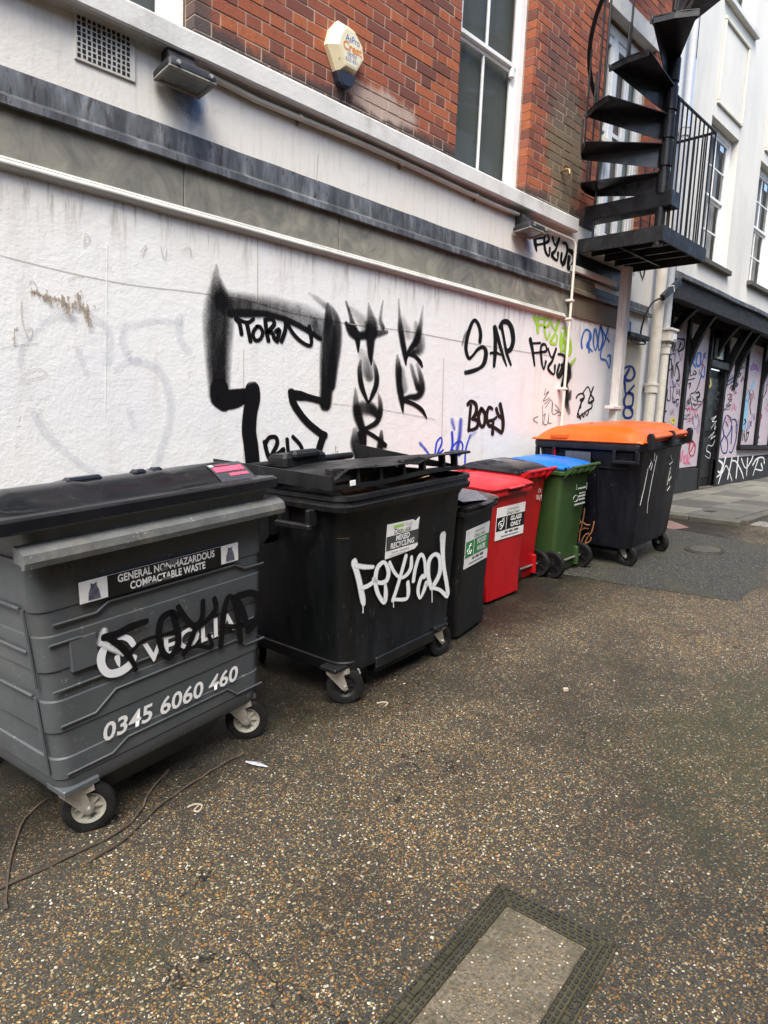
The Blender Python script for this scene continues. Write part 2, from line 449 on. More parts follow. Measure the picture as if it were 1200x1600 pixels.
# ------------------------------------------------------------------ mesh helpers
class MB:
    def __init__(self):
        self.v, self.f, self.cov = [], [], None
    def add(self, vs, fs):
        b = len(self.v)
        self.v += [tuple(x) for x in vs]
        self.f += [tuple(b + i for i in f) for f in fs]
        return self
    def box(self, x0, x1, y0, y1, z0, z1, M=None):
        vs = [Vector((x, y, z)) for z in (z0, z1) for y in (y0, y1) for x in (x0, x1)]
        if M:
            vs = [M @ v for v in vs]
        return self.add(vs, [(0, 2, 3, 1), (4, 5, 7, 6), (0, 1, 5, 4), (2, 6, 7, 3), (0, 4, 6, 2), (1, 3, 7, 5)])
    def bbox(self, x0, x1, y0, y1, z0, z1, b=.004, M=None):
        """box with chamfered edges"""
        b = min(b, (x1 - x0) * .45, (y1 - y0) * .45, (z1 - z0) * .45)
        rings = []
        for z, i in ((z0, b), (z0 + b, 0), (z1 - b, 0), (z1, b)):
            xa, xb, ya, yb = x0 + i, x1 - i, y0 + i, y1 - i
            c = b if i == 0 else b * .5
            rings.append([Vector(q) for q in ((xa + c, ya, z), (xb - c, ya, z), (xb, ya + c, z), (xb, yb - c, z), (xb - c, yb, z), (xa + c, yb, z), (xa, yb - c, z), (xa, ya + c, z))])
        if M:
            rings = [[M @ v for v in r] for r in rings]
        return self.loft(rings)
    def loft(self, rings, caps=True, close=True):
        n = len(rings[0])
        vs = [v for r in rings for v in r]
        fs = []
        for i in range(len(rings) - 1):
            for j in range(n if close else n - 1):
                k = (j + 1) % n
                fs.append((i * n + j, i * n + k, (i + 1) * n + k, (i + 1) * n + j))
        if caps:
            fs.append(tuple(reversed(range(n))))
            fs.append(tuple(range((len(rings) - 1) * n, len(rings) * n)))
        return self.add(vs, fs)
    def tube(self, pts, r, seg=10, caps=True):
        pts = [Vector(p) for p in pts]
        rs = r if isinstance(r, (list, tuple)) else [r] * len(pts)
        rings = []
        up = None
        for i, p in enumerate(pts):
            t = (pts[min(i + 1, len(pts) - 1)] - pts[max(i - 1, 0)]).normalized()
            if up is None:
                up = t.orthogonal().normalized()
            a = (up - t * up.dot(t))
            a = a.normalized() if a.length > 1e-6 else t.orthogonal().normalized()
            up = a
            b = t.cross(a)
            rings.append([p + rs[i] * (math.cos(2 * math.pi * k / seg) * a + math.sin(2 * math.pi * k / seg) * b) for k in range(seg)])
        return self.loft(rings, caps)
    def lathe(self, prof, M=None, seg=24, caps=True):
        """prof: (radius, height) along local z"""
        rings = []
        for r, h in prof:
            rr = [Vector((max(r, 1e-4) * math.cos(2 * math.pi * k / seg), max(r, 1e-4) * math.sin(2 * math.pi * k / seg), h)) for k in range(seg)]
            rings.append([M @ v for v in rr] if M else rr)
        return self.loft(rings, caps)
    def prism(self, poly, y0, y1, M=None):
        """polygon in x,z extruded along y"""
        n = len(poly)
        vs = [Vector((x, y, z)) for y in (y0, y1) for x, z in poly]
        if M:
            vs = [M @ v for v in vs]
        fs = [tuple(range(n)), tuple(reversed(range(n, 2 * n)))]
        for i in range(n):
            j = (i + 1) % n
            fs.append((i, i + n, j + n, j))
        return self.add(vs, fs)
    def mesh(self, name, mat, smooth=False):
        me = bpy.data.meshes.new(name)
        me.from_pydata(self.v, [], self.f)
        if mat:
            me.materials.append(mat)
        bm = bmesh.new(); bm.from_mesh(me)
        bmesh.ops.recalc_face_normals(bm, faces=bm.faces)
        bm.to_mesh(me); bm.free()
        if smooth:
            me.polygons.foreach_set('use_smooth', [True] * len(me.polygons))
            try:
                me.set_sharp_from_angle(angle=R(38))
            except Exception:
                pass
        me.update()
        return me
    def obj(self, name, mat, parent=None, smooth=False, label=None):
        return place(name, self.mesh(name, mat, smooth), parent, label=label)

def place(name, me, parent=None, loc=(0, 0, 0), rot=(0, 0, 0), label=None):
    o = bpy.data.objects.new(name, me)
    COL.objects.link(o)
    o.location = loc
    o.rotation_euler = rot
    if parent:
        o.parent = parent
    if label:
        o['label'] = label
    return o

def thing(name, label, cat, loc=(0, 0, 0), group=None, M=None):
    o = bpy.data.objects.new(name, None)
    COL.objects.link(o)
    o.empty_display_size = .1
    if M:
        o.matrix_world = M
    else:
        o.location = loc
    o['label'] = label; o['category'] = cat
    if group:
        o['group'] = group
    return o

def tagged(o, label, cat, group=None):
    o['label'] = label; o['category'] = cat
    if group:
        o['group'] = group
    return o

def struct(o):
    o['kind'] = 'structure'
    return o

def rrect(hx0, hx1, y0, y1, z, r, n=5, z_of=None):
    """rounded rectangle ring, x in hx0..hx1, y in y0..y1"""
    r = min(r, (hx1 - hx0) / 2 - 1e-3, (y1 - y0) / 2 - 1e-3)
    pts = []
    for cx, cy, a0 in ((hx1 - r, y0 + r, -90), (hx1 - r, y1 - r, 0), (hx0 + r, y1 - r, 90), (hx0 + r, y0 + r, 180)):
        for k in range(n):
            a = R(a0 + 90 * k / (n - 1))
            x, y = cx + r * math.cos(a), cy + r * math.sin(a)
            pts.append(Vector((x, y, z if z_of is None else z_of(x, y))))
    return pts

def spline(pts, n=6):
    """Catmull-Rom through points of any dimension"""
    if len(pts) < 3:
        out = []
        for i in range(n + 1):
            t = i / n
            out.append(tuple(a + (b - a) * t for a, b in zip(pts[0], pts[-1])))
        return out
    out = []
    for i in range(len(pts) - 1):
        p0, p1, p2, p3 = pts[max(i - 1, 0)], pts[i], pts[i + 1], pts[min(i + 2, len(pts) - 1)]
        for k in range(n):
            t = k / n
            out.append(tuple(.5 * ((2 * b) + (c - a) * t + (2 * a - 5 * b + 4 * c - d) * t * t + (3 * b - a - 3 * c + d) * t ** 3) for a, b, c, d in zip(p0, p1, p2, p3)))
    out.append(tuple(pts[-1]))
    return out

def paint_mesh(name, strokes, mat, surf, lift=.0025):
    """ribbons of paint in (x, z) laid on a surface y = surf(x, z)"""
    vs, fs, cov = [], [], []
    for si, (soft, pts) in enumerate(strokes):
        P = spline(pts, 5)
        ext = [(-.5, 0), (-.5 + .5 * soft * .55, .6), (-.5 + .5 * soft + .02, 1), (.5 - .5 * soft - .02, 1), (.5 - .5 * soft * .55, .6), (.5, 0)]
        rows = []
        for i, (x, z, w, a) in enumerate(P):
            x0, z0 = P[max(i - 1, 0)][:2]; x1, z1 = P[min(i + 1, len(P) - 1)][:2]
            dx, dz = x1 - x0, z1 - z0
            l = math.hypot(dx, dz) or 1
            rows.append((x, z, max(w, .001), max(0, min(1, a)), dx / l, dz / l))
        # rounded ends
        def cap(r, s):
            x, z, w, a, tx, tz = r
            return [(x + tx * s * w * q, z + tz * s * w * q, w * k, a * c, tx, tz) for q, k, c in ((.44, .3, 0), (.36, .6, .8), (.2, .88, 1))]
        rows = cap(rows[0], -1) + rows + list(reversed(cap(rows[-1], 1)))
        base = len(vs)
        lf = lift + .00035 * si
        for x, z, w, a, tx, tz in rows:
            for e, c in ext:
                px, pz = x - tz * e * w, z + tx * e * w
                vs.append((px, surf(px, pz) - lf, pz)); cov.append(a * c)
        n = len(ext)
        for i in range(len(rows) - 1):
            for j in range(n - 1):
                q = base + i * n + j
                fs.append((q, q + 1, q + n + 1, q + n))
    me = bpy.data.meshes.new(name)
    me.from_pydata(vs, [], fs)
    at = me.attributes.new('cover', 'FLOAT', 'POINT')
    at.data.foreach_set('value', cov)
    me.materials.append(mat)
    return me

def text(name, s, size, mat, parent, x, z, y, width=None, align='CENTER', bold=0.0, shear=0.0, xs=1.0, M=None, label=None):
    """flat lettering standing in x,z, read from -y; x,z is the middle (or left end) of the line"""
    cu = bpy.data.curves.new('txt', 'FONT')
    cu.body = s
    cu.size = size
    cu.align_x = align
    cu.align_y = 'CENTER'
    cu.offset = bold
    cu.shear = shear
    cu.resolution_u = 3
    o = bpy.data.objects.new('txt', cu)
    COL.objects.link(o)
    dg = bpy.context.evaluated_depsgraph_get()
    dg.update()
    me = bpy.data.meshes.new_from_object(o.evaluated_get(dg))
    bpy.data.objects.remove(o); bpy.data.curves.remove(cu)
    me.name = name
    if width and len(me.vertices):
        xsv = [v.co.x for v in me.vertices]
        k = width / (max(xsv) - min(xsv))
    else:
        k = xs
    T = (M or Matrix.Identity(4)) @ Matrix.Translation((x, y, z)) @ Matrix.Rotation(R(90), 4, 'X') @ Matrix.Diagonal((k, 1, 1, 1))
    me.transform(T)
    me.materials.clear(); me.materials.append(mat)
    return place(name, me, parent, label=label)

SLOPE = .08
def ground_z(x):
    return SLOPE * x if x < 9.0 else SLOPE * 9.0 + .03 * (x - 9.0)
TH = math.atan(SLOPE)
def pose(x, y, yaw):
    S = Matrix(((math.cos(TH), 0, -math.sin(TH)), (0, 1, 0), (math.sin(TH), 0, math.cos(TH)))).to_4x4()
    M = Matrix.Translation((x, y, ground_z(x))) @ S @ Matrix.Rotation(R(yaw), 4, 'Z')
    return M

TAGS = [
 ('graffiti_piece', 'large black letter T outline with smoked top edge', 'black', 'wall', [
  (0.55, '2.346,2.696,0.0215,0.25 2.347,2.618,0.0815,0.5 2.357,2.541,0.1641,0.8 2.363,2.44,0.2272,0.84 2.365,2.32,0.2457,0.86 2.366,2.16,0.2197,0.88 2.374,1.916,0.1756,0.96 2.379,1.883,0.1765,1'),
  (0.15, '2.376,1.933,0.1423,1 2.379,1.875,0.1422,1 2.413,1.844,0.1371,1'),
  (0.12, '2.403,1.856,0.1144,1 2.471,1.865,0.1388,1 2.56,1.89,0.1126,1 2.63,1.907,0.1027,1'),
  (0.08, '2.63,1.941,0.1213,1 2.636,1.881,0.1208,1 2.617,1.795,0.1199,1 2.608,1.708,0.1208,1 2.61,1.639,0.121,1 2.627,1.552,0.1216,1 2.645,1.412,0.1225,1'),
  (0.7, '2.405,2.482,0.174,0.9 2.5,2.48,0.1754,0.8 2.629,2.487,0.178,0.7 2.763,2.494,0.1834,0.62 2.892,2.487,0.1906,0.55 3.05,2.47,0.2165,0.48 3.216,2.439,0.2056,0.4'),
  (0.5, '2.453,2.417,0.0727,1 2.6,2.437,0.0671,1 2.722,2.45,0.054,1 2.85,2.443,0.0486,1 2.961,2.423,0.0509,1 3.088,2.386,0.0531,1 3.208,2.342,0.0456,0.9'),
  (0.6, '3.119,2.489,0.0504,0.3 3.144,2.438,0.1179,0.5 3.183,2.371,0.1016,0.6'),
  (0.4, '3.265,2.591,0.0321,0.5 3.28,2.511,0.0965,0.9 3.29,2.421,0.1443,0.9 3.289,2.301,0.1761,0.9 3.288,2.161,0.1765,0.92 3.282,2.021,0.1526,0.97 3.275,1.879,0.1369,1'),
  (0.5, '3.27,2.601,0.0273,0.4 3.348,2.52,0.0724,0.7 3.371,2.431,0.1035,0.8 3.364,2.309,0.1163,0.85 3.339,2.147,0.1163,0.9 3.332,2.015,0.0879,1'),
  (0.5, '3.09,2.644,0.0154,0.15 3.161,2.62,0.0476,0.3 3.247,2.579,0.0573,0.4'),
  (0.12, '2.976,1.923,0.0758,1 3.045,1.922,0.0706,1 3.116,1.913,0.0523,1 3.237,1.896,0.0532,1 3.287,1.889,0.0603,1'),
  (0.06, '2.953,1.944,0.062,1 2.972,1.873,0.0606,1 3.038,1.794,0.0582,1 3.122,1.723,0.0565,1 3.247,1.651,0.0557,1 3.284,1.642,0.0534,1'),
  (0.06, '3.266,1.647,0.0667,1 3.237,1.575,0.0668,1 3.215,1.508,0.0669,1'),
 ]),
 ('graffiti_tag', 'small black tag TORN inside the large T', 'black', 'wall', [
  (0.1, '2.492,2.385,0.0326,1 2.522,2.357,0.0339,1 2.538,2.293,0.0341,1'),
  (0.1, '2.502,2.387,0.0273,1 2.581,2.373,0.0262,1 2.631,2.404,0.0265,1'),
  (0.08, '2.576,2.372,0.0345,1 2.592,2.316,0.0347,1 2.608,2.256,0.0348,1'),
  (0.08, '2.657,2.358,0.0274,1 2.627,2.312,0.0298,1 2.644,2.268,0.0285,1 2.684,2.277,0.0263,1 2.704,2.322,0.0312,1 2.683,2.357,0.029,1 2.652,2.357,0.0254,1'),
  (0.08, '2.723,2.408,0.0359,1 2.735,2.334,0.0361,1 2.752,2.276,0.0363,1'),
  (0.08, '2.718,2.408,0.0281,1 2.775,2.424,0.0304,1 2.797,2.393,0.0349,1 2.756,2.345,0.0303,1 2.73,2.329,0.0321,1 2.778,2.335,0.032,1 2.8,2.299,0.0353,1 2.827,2.281,0.0338,1'),
  (0.08, '2.809,2.343,0.0288,1 2.841,2.356,0.0373,1 2.824,2.284,0.0354,1'),
  (0.08, '2.894,2.44,0.037,1 2.89,2.362,0.0361,1 2.86,2.284,0.0348,1'),
  (0.08, '2.899,2.441,0.0331,1 2.94,2.368,0.0323,1 3.021,2.307,0.0301,1 3.109,2.281,0.0269,1 3.125,2.319,0.0354,1 3.101,2.415,0.0354,1'),
 ]),
 ('graffiti_tag', 'black marker style tag RK low inside the large T', 'black', 'wall', [
  (0.08, '2.742,1.571,0.0381,1 2.774,1.616,0.0321,1 2.828,1.621,0.0318,1 2.845,1.581,0.0375,1 2.819,1.526,0.036,1 2.788,1.482,0.0354,1'),
  (0.08, '2.737,1.588,0.038,1 2.76,1.509,0.0377,1 2.794,1.446,0.038,1 2.812,1.382,0.0387,1'),
  (0.08, '2.788,1.477,0.0284,1 2.853,1.508,0.029,1 2.902,1.54,0.0292,1 2.893,1.481,0.0337,1 2.888,1.435,0.0327,1 2.913,1.426,0.028,1'),
  (0.08, '2.929,1.609,0.0338,1 2.943,1.517,0.0335,1 2.979,1.439,0.0331,1'),
  (0.08, '2.979,1.628,0.0305,1 3.045,1.573,0.0319,1 3.067,1.527,0.0354,1 3.035,1.508,0.0282,1 2.966,1.513,0.0331,1 3.024,1.49,0.0289,1 3.096,1.452,0.0295,1'),
 ]),
 ('graffiti_tag', 'smoked black letters T O R stacked vertically', 'black', 'wall', [
  (0.5, '3.448,2.637,0.0281,0.4 3.475,2.589,0.0377,0.6 3.502,2.531,0.0477,0.7 3.537,2.447,0.0955,1 3.578,2.38,0.0782,1 3.588,2.291,0.0246,1'),
  (0.5, '3.456,2.481,0.0464,0.8 3.507,2.434,0.1004,1 3.557,2.414,0.0996,1 3.608,2.411,0.0838,1 3.696,2.43,0.094,0.9 3.8,2.452,0.0762,0.8 3.893,2.473,0.0386,0.6'),
  (0.45, '3.677,2.663,0.0185,0.3 3.701,2.576,0.0929,0.55 3.717,2.515,0.1679,0.85 3.718,2.451,0.1478,1 3.715,2.378,0.1113,1 3.721,2.286,0.0748,1 3.732,2.204,0.0188,1'),
  (0.6, '3.832,2.705,0.0202,0.3 3.817,2.611,0.0407,0.4 3.814,2.546,0.0557,0.6 3.844,2.504,0.0602,0.7'),
  (0.65, '3.499,2.592,0.0615,0.25 3.588,2.543,0.1154,0.3 3.654,2.489,0.1338,0.4'),
  (0.35, '3.617,2.221,0.0313,0.4 3.608,2.148,0.0572,0.8 3.633,2.039,0.0629,1 3.683,1.95,0.0428,1 3.718,1.905,0.018,1'),
  (0.35, '3.745,2.252,0.0194,0.3 3.791,2.144,0.0597,0.8 3.794,2.05,0.0655,1 3.754,1.963,0.0494,1 3.718,1.905,0.0181,1'),
  (0.7, '3.627,2.277,0.1063,0.25 3.684,2.172,0.1789,0.5 3.713,2.119,0.1259,0.7'),
  (0.45, '3.571,2.007,0.0229,0.4 3.582,1.907,0.0805,0.6 3.599,1.825,0.1135,0.95 3.642,1.733,0.101,1 3.679,1.658,0.0805,1 3.7,1.578,0.0352,1'),
  (0.5, '3.598,1.852,0.1069,0.7 3.661,1.865,0.1334,0.8 3.754,1.859,0.1262,0.9 3.816,1.824,0.092,1'),
  (0.35, '3.82,1.986,0.0198,0.3 3.847,1.911,0.0608,0.7 3.85,1.825,0.0671,1 3.813,1.757,0.0578,1 3.735,1.717,0.0458,1 3.67,1.696,0.0393,1'),
  (0.12, '3.684,1.687,0.0338,1 3.779,1.651,0.0347,1 3.876,1.604,0.0362,1 3.927,1.57,0.0452,1'),
  (0.4, '3.581,1.685,0.0659,0.5 3.591,1.601,0.1301,0.85 3.628,1.516,0.1394,0.95 3.671,1.44,0.126,0.9'),
  (0.3, '3.626,1.667,0.0419,1 3.678,1.554,0.0414,1 3.749,1.449,0.041,1'),
  (0.4, '3.872,1.681,0.0393,0.7 3.87,1.594,0.0885,0.95 3.861,1.516,0.0984,0.95 3.858,1.438,0.0985,0.9'),
 ]),
 ('graffiti_tag', 'smoked black letters K and K stacked vertically', 'black', 'wall', [
  (0.5, '4.011,2.742,0.0274,0.2 4.029,2.622,0.0459,0.45 4.045,2.53,0.0829,0.85 4.078,2.419,0.0831,1 4.114,2.316,0.0746,1 4.13,2.24,0.0235,1'),
  (0.8, '4.067,2.58,0.1081,0.25 4.131,2.492,0.1365,0.3'),
  (0.5, '4.305,2.739,0.0191,0.2 4.292,2.62,0.0569,0.5 4.27,2.509,0.0922,0.9 4.237,2.437,0.0832,1 4.169,2.361,0.0645,1 4.123,2.288,0.0416,1'),
  (0.7, '4.227,2.582,0.0633,0.3 4.266,2.46,0.1918,0.6 4.286,2.383,0.1382,0.7 4.214,2.346,0.0599,1'),
  (0.1, '4.142,2.329,0.0341,1 4.231,2.318,0.037,1 4.302,2.276,0.043,1 4.33,2.243,0.0279,1'),
  (0.45, '4.022,2.298,0.0403,0.3 4.042,2.203,0.0914,0.9 4.058,2.078,0.0915,1 4.095,1.954,0.0816,1 4.121,1.846,0.0206,1'),
  (0.7, '4.079,2.187,0.0906,0.35 4.117,2.053,0.1305,0.4'),
  (0.45, '4.192,2.236,0.0496,0.4 4.244,2.141,0.0666,0.7 4.287,2.065,0.0753,1'),
  (0.5, '4.266,2.252,0.0414,0.35 4.319,2.147,0.0852,0.7 4.342,2.048,0.0967,1 4.285,1.989,0.0782,1 4.195,1.979,0.0576,1 4.109,1.954,0.0508,1'),
  (0.08, '4.124,1.945,0.0346,1 4.244,1.922,0.0362,1 4.354,1.876,0.0408,1 4.418,1.812,0.0181,1'),
 ]),
 ('graffiti_tag', 'bold black spray tag SAP', 'black', 'wall', [
  (0.3, '5.113,2.539,0.0621,1 5.114,2.612,0.0621,1 5.074,2.684,0.0545,1 5.014,2.715,0.0398,1 4.963,2.66,0.0529,1 4.919,2.54,0.0574,1 4.913,2.444,0.0595,1 4.959,2.372,0.0442,1 5.013,2.396,0.0351,1 5.088,2.463,0.0426,1 5.168,2.491,0.043,1 5.215,2.446,0.0763,1 5.199,2.355,0.0687,1 5.137,2.3,0.0427,1 5.026,2.261,0.0499,1 4.924,2.238,0.0485,0.9'),
  (0.6, '4.943,2.629,0.0254,0.4 4.886,2.565,0.0461,0.5 4.855,2.476,0.0295,0.3'),
  (0.2, '5.326,2.687,0.0687,1 5.345,2.59,0.0622,1 5.358,2.471,0.0693,1 5.355,2.339,0.0484,1'),
  (0.2, '5.335,2.688,0.0617,1 5.398,2.586,0.0621,1 5.484,2.453,0.0495,1 5.558,2.357,0.0246,1'),
  (0.2, '5.283,2.448,0.0299,1 5.376,2.463,0.0304,1 5.449,2.45,0.0195,1'),
  (0.2, '5.437,2.712,0.0524,1 5.485,2.606,0.0468,1 5.544,2.48,0.0514,1 5.63,2.374,0.0332,1'),
  (0.15, '5.411,2.708,0.0597,1 5.45,2.758,0.0497,1 5.539,2.765,0.056,1 5.61,2.703,0.0791,1 5.64,2.603,0.0768,1 5.604,2.517,0.0594,1 5.533,2.494,0.0449,1'),
 ]),
 ('graffiti_tag', 'dark brown spray tag BOGY under the word SAP', 'brown', 'wall', [
  (0.12, '5.032,1.946,0.0455,1 5.026,1.837,0.0455,1 5.021,1.717,0.0456,1'),
  (0.1, '4.983,1.954,0.0436,1 5.028,1.986,0.0356,1 5.105,1.96,0.05,1 5.12,1.89,0.0588,1 5.076,1.829,0.0527,1'),
  (0.1, '5.06,1.828,0.033,1 5.145,1.811,0.0411,1 5.15,1.76,0.049,1 5.094,1.729,0.0346,1 5.021,1.722,0.0323,1'),
  (0.1, '5.192,1.924,0.0512,1 5.158,1.842,0.0535,1 5.208,1.762,0.039,1 5.257,1.784,0.0523,1 5.257,1.876,0.0522,1 5.201,1.924,0.0433,1'),
  (0.1, '5.372,1.932,0.0335,1 5.31,1.939,0.0435,1 5.284,1.856,0.055,1 5.328,1.775,0.0425,1 5.389,1.777,0.0419,1 5.393,1.819,0.042,1 5.332,1.817,0.033,1'),
  (0.1, '5.376,1.818,0.0341,1 5.443,1.852,0.0343,1'),
  (0.1, '5.434,1.935,0.0506,1 5.476,1.874,0.0445,1 5.533,1.855,0.0368,1'),
  (0.1, '5.492,1.979,0.0577,1 5.54,1.876,0.0595,1 5.563,1.782,0.0622,1 5.549,1.713,0.0453,1 5.483,1.732,0.038,1 5.4,1.757,0.0399,1 5.397,1.699,0.0602,1'),
 ]),
 ('graffiti_tag', 'faint blue spray scribble behind the open lid', 'blue', 'wall', [
  (0.7, '4.353,1.591,0.0433,0.6 4.42,1.544,0.0359,0.8 4.497,1.478,0.0277,0.8'),
  (0.15, '4.56,1.506,0.0265,1 4.574,1.602,0.0252,1 4.63,1.646,0.0173,1 4.642,1.593,0.0266,1 4.59,1.497,0.0249,1 4.669,1.535,0.0201,1'),
  (0.2, '4.606,1.487,0.0155,1 4.659,1.477,0.0156,1'),
  (0.4, '4.778,1.692,0.0397,1 4.795,1.585,0.0404,1 4.772,1.496,0.0398,1'),
  (0.15, '4.762,1.516,0.0216,1 4.833,1.595,0.0195,1 4.91,1.615,0.0164,1 4.947,1.566,0.0257,1 4.906,1.486,0.0168,1 4.807,1.536,0.0175,1'),
  (0.7, '4.893,1.803,0.0727,0.7 4.89,1.665,0.0727,0.8 4.858,1.496,0.0654,0.9 4.865,1.417,0.0579,0.8'),
  (0.8, '4.769,1.798,0.0711,0.6 4.805,1.732,0.0501,0.6'),
  (0.3, '5.05,1.677,0.0338,0.5 4.996,1.556,0.029,0.9 4.991,1.435,0.0293,1 5.002,1.314,0.0292,1'),
  (0.9, '5.114,1.699,0.0492,0.3 5.044,1.657,0.0489,0.4'),
 ]),
 ('graffiti_tag', 'lime green spray tag FEYAD beside the white conduit', 'green', 'wall', [
  (0.35, '5.981,2.879,0.0574,1 6.036,2.834,0.0661,1 6.068,2.742,0.0562,1'),
  (0.35, '5.993,2.86,0.0312,1 6.17,2.889,0.0318,1'),
  (0.35, '6.049,2.809,0.0273,1 6.158,2.823,0.0276,1'),
  (0.3, '6.182,2.799,0.0261,1 6.279,2.844,0.0356,1 6.261,2.896,0.0267,1 6.183,2.864,0.039,1 6.196,2.769,0.0439,1 6.249,2.689,0.0267,1 6.292,2.748,0.0371,1'),
  (0.3, '6.305,2.88,0.0394,1 6.38,2.803,0.0241,1 6.443,2.888,0.0377,1'),
  (0.3, '6.462,2.901,0.0418,1 6.396,2.761,0.0392,1 6.314,2.669,0.0449,1 6.432,2.666,0.0294,1 6.442,2.744,0.046,1'),
  (0.3, '6.536,2.844,0.0251,1 6.603,2.842,0.0473,1 6.572,2.749,0.0459,1 6.539,2.599,0.0463,1'),
  (0.3, '6.524,2.776,0.0472,1 6.517,2.675,0.0472,1 6.572,2.603,0.0258,1 6.629,2.665,0.0485,1 6.576,2.727,0.0418,1'),
  (0.35, '6.62,2.799,0.0539,1 6.711,2.72,0.0623,1 6.74,2.609,0.061,1 6.643,2.576,0.0538,1 6.648,2.69,0.0662,1'),
  (0.5, '6.854,2.545,0.041,0.8 6.782,2.486,0.0625,0.8 6.734,2.425,0.033,0.6 6.686,2.512,0.0453,0.8'),
 ]),
 ('graffiti_tag', 'black spray tag FEYAD trailing into a smear', 'black', 'wall', [
  (0.15, '5.942,2.648,0.066,1 5.994,2.553,0.0565,1 6.053,2.404,0.0345,1'),
  (0.15, '5.966,2.614,0.0231,1 6.132,2.638,0.0259,1'),
  (0.15, '6.007,2.523,0.0234,1 6.195,2.553,0.0239,1'),
  (0.15, '6.145,2.548,0.024,1 6.255,2.57,0.0347,1 6.225,2.632,0.0277,1 6.147,2.602,0.0421,1 6.176,2.464,0.0435,1 6.229,2.381,0.0244,1 6.259,2.461,0.0423,1'),
  (0.15, '6.283,2.595,0.0376,1 6.367,2.515,0.0242,1 6.439,2.611,0.0385,1'),
  (0.15, '6.439,2.611,0.0427,1 6.383,2.483,0.0403,1 6.31,2.399,0.0446,1 6.435,2.343,0.0256,1 6.443,2.433,0.0467,1'),
  (0.2, '6.49,2.561,0.0269,1 6.6,2.56,0.0333,1 6.631,2.507,0.051,1 6.542,2.352,0.0465,1'),
  (0.2, '6.528,2.452,0.0454,1 6.498,2.359,0.0476,1 6.547,2.318,0.0274,1 6.624,2.404,0.0479,1 6.571,2.456,0.0399,1'),
  (0.2, '6.634,2.484,0.0546,1 6.666,2.419,0.0577,1 6.614,2.243,0.0554,1'),
  (0.4, '6.706,2.457,0.1021,1 6.744,2.356,0.1057,1 6.69,2.26,0.0656,1 6.639,2.302,0.0804,1'),
  (0.5, '6.679,2.259,0.1077,1 6.741,2.148,0.115,0.9 6.744,2.055,0.1145,0.9 6.804,1.964,0.0848,0.5'),
  (0.8, '6.753,2.449,0.1074,0.5 6.778,2.359,0.1078,0.4'),
  (0.6, '6.806,2.175,0.0718,0.7 6.804,2.116,0.0718,0.6'),
 ]),
 ('graffiti_tag', 'bright blue spray tag ROOT beside the timber post', 'blue2', 'wall', [
  (0.25, '6.986,2.681,0.0419,1 6.961,2.759,0.0414,1 7.015,2.871,0.0292,1 7.11,2.882,0.0263,1 7.17,2.819,0.0432,1 7.089,2.715,0.0432,1 7.167,2.688,0.0272,1 7.221,2.664,0.0285,1'),
  (0.25, '7.14,2.851,0.0433,1 7.133,2.744,0.0438,1 7.149,2.651,0.0438,1'),
  (0.25, '7.23,2.909,0.0393,1 7.227,2.778,0.0391,1 7.293,2.684,0.0191,1 7.326,2.789,0.0403,1 7.266,2.914,0.0381,1'),
  (0.25, '7.36,2.961,0.0396,1 7.339,2.791,0.0404,1 7.381,2.693,0.0209,1 7.448,2.827,0.0411,1 7.372,2.963,0.0387,1 7.463,2.89,0.0296,1 7.609,2.815,0.0281,1'),
  (0.25, '7.552,2.98,0.039,1 7.502,2.821,0.0375,1 7.431,2.704,0.0388,1 7.435,2.607,0.0314,1 7.569,2.595,0.0253,1 7.664,2.517,0.0265,1 7.666,2.654,0.0393,1 7.586,2.646,0.0197,1'),
 ]),
 ('graffiti_tag', 'dark blue tag of looping letters beside the downpipe', 'blue3', 'wall', [
  (0.1, '7.963,2.478,0.0408,1 8.077,2.559,0.0325,1 8.25,2.58,0.0332,1 8.343,2.496,0.0662,1 8.253,2.416,0.0319,1 8.089,2.423,0.0587,1 8.182,2.548,0.0527,1'),
  (0.1, '8.041,2.446,0.0574,1 8.107,2.333,0.0582,1 8.154,2.245,0.029,1 8.356,2.357,0.0398,1'),
  (0.1, '8.224,2.262,0.0331,1 8.352,2.23,0.0558,1 8.346,2.109,0.0515,1 8.202,2.075,0.0302,1 8.116,2.137,0.0622,1 8.156,2.232,0.0477,1 8.254,2.264,0.0336,1'),
  (0.1, '8.275,2.085,0.041,1 8.377,2.029,0.0601,1 8.345,1.961,0.0384,1 8.197,1.949,0.0315,1 8.127,2.006,0.0634,1 8.173,2.074,0.0398,1 8.288,2.093,0.0306,1'),
 ]),
 ('graffiti_doodle', 'black animal head doodle above the orange lid', 'black', 'wall', [
  (0.1, '6.944,2.124,0.0287,1 6.985,2.162,0.0223,1 7.079,2.18,0.0201,1 7.122,2.14,0.0389,1 7.07,2.083,0.0349,1 7.056,2.022,0.0379,1'),
  (0.2, '7.043,2.106,0.0387,1 7.101,2.121,0.0389,1'),
  (0.1, '7.079,2.18,0.0242,1 7.188,2.265,0.0169,1 7.278,2.18,0.0269,1 7.351,2.122,0.0321,1 7.23,2.091,0.0342,1 7.314,2.267,0.0323,1'),
  (0.1, '7.06,2.071,0.0322,1 7.001,1.912,0.0217,1 7.209,1.993,0.0202,1 7.315,2.034,0.0293,1 7.303,2.108,0.0351,1'),
  (0.1, '7.019,1.949,0.0267,1 7.077,1.891,0.0169,1 7.092,1.952,0.02,1 7.147,1.917,0.019,1 7.162,1.973,0.019,1 7.218,1.938,0.0174,1 7.248,1.982,0.0305,1'),
 ]),
 ('graffiti_doodle', 'thin grey marker scribbles above the orange lid', 'grey', 'wall', [
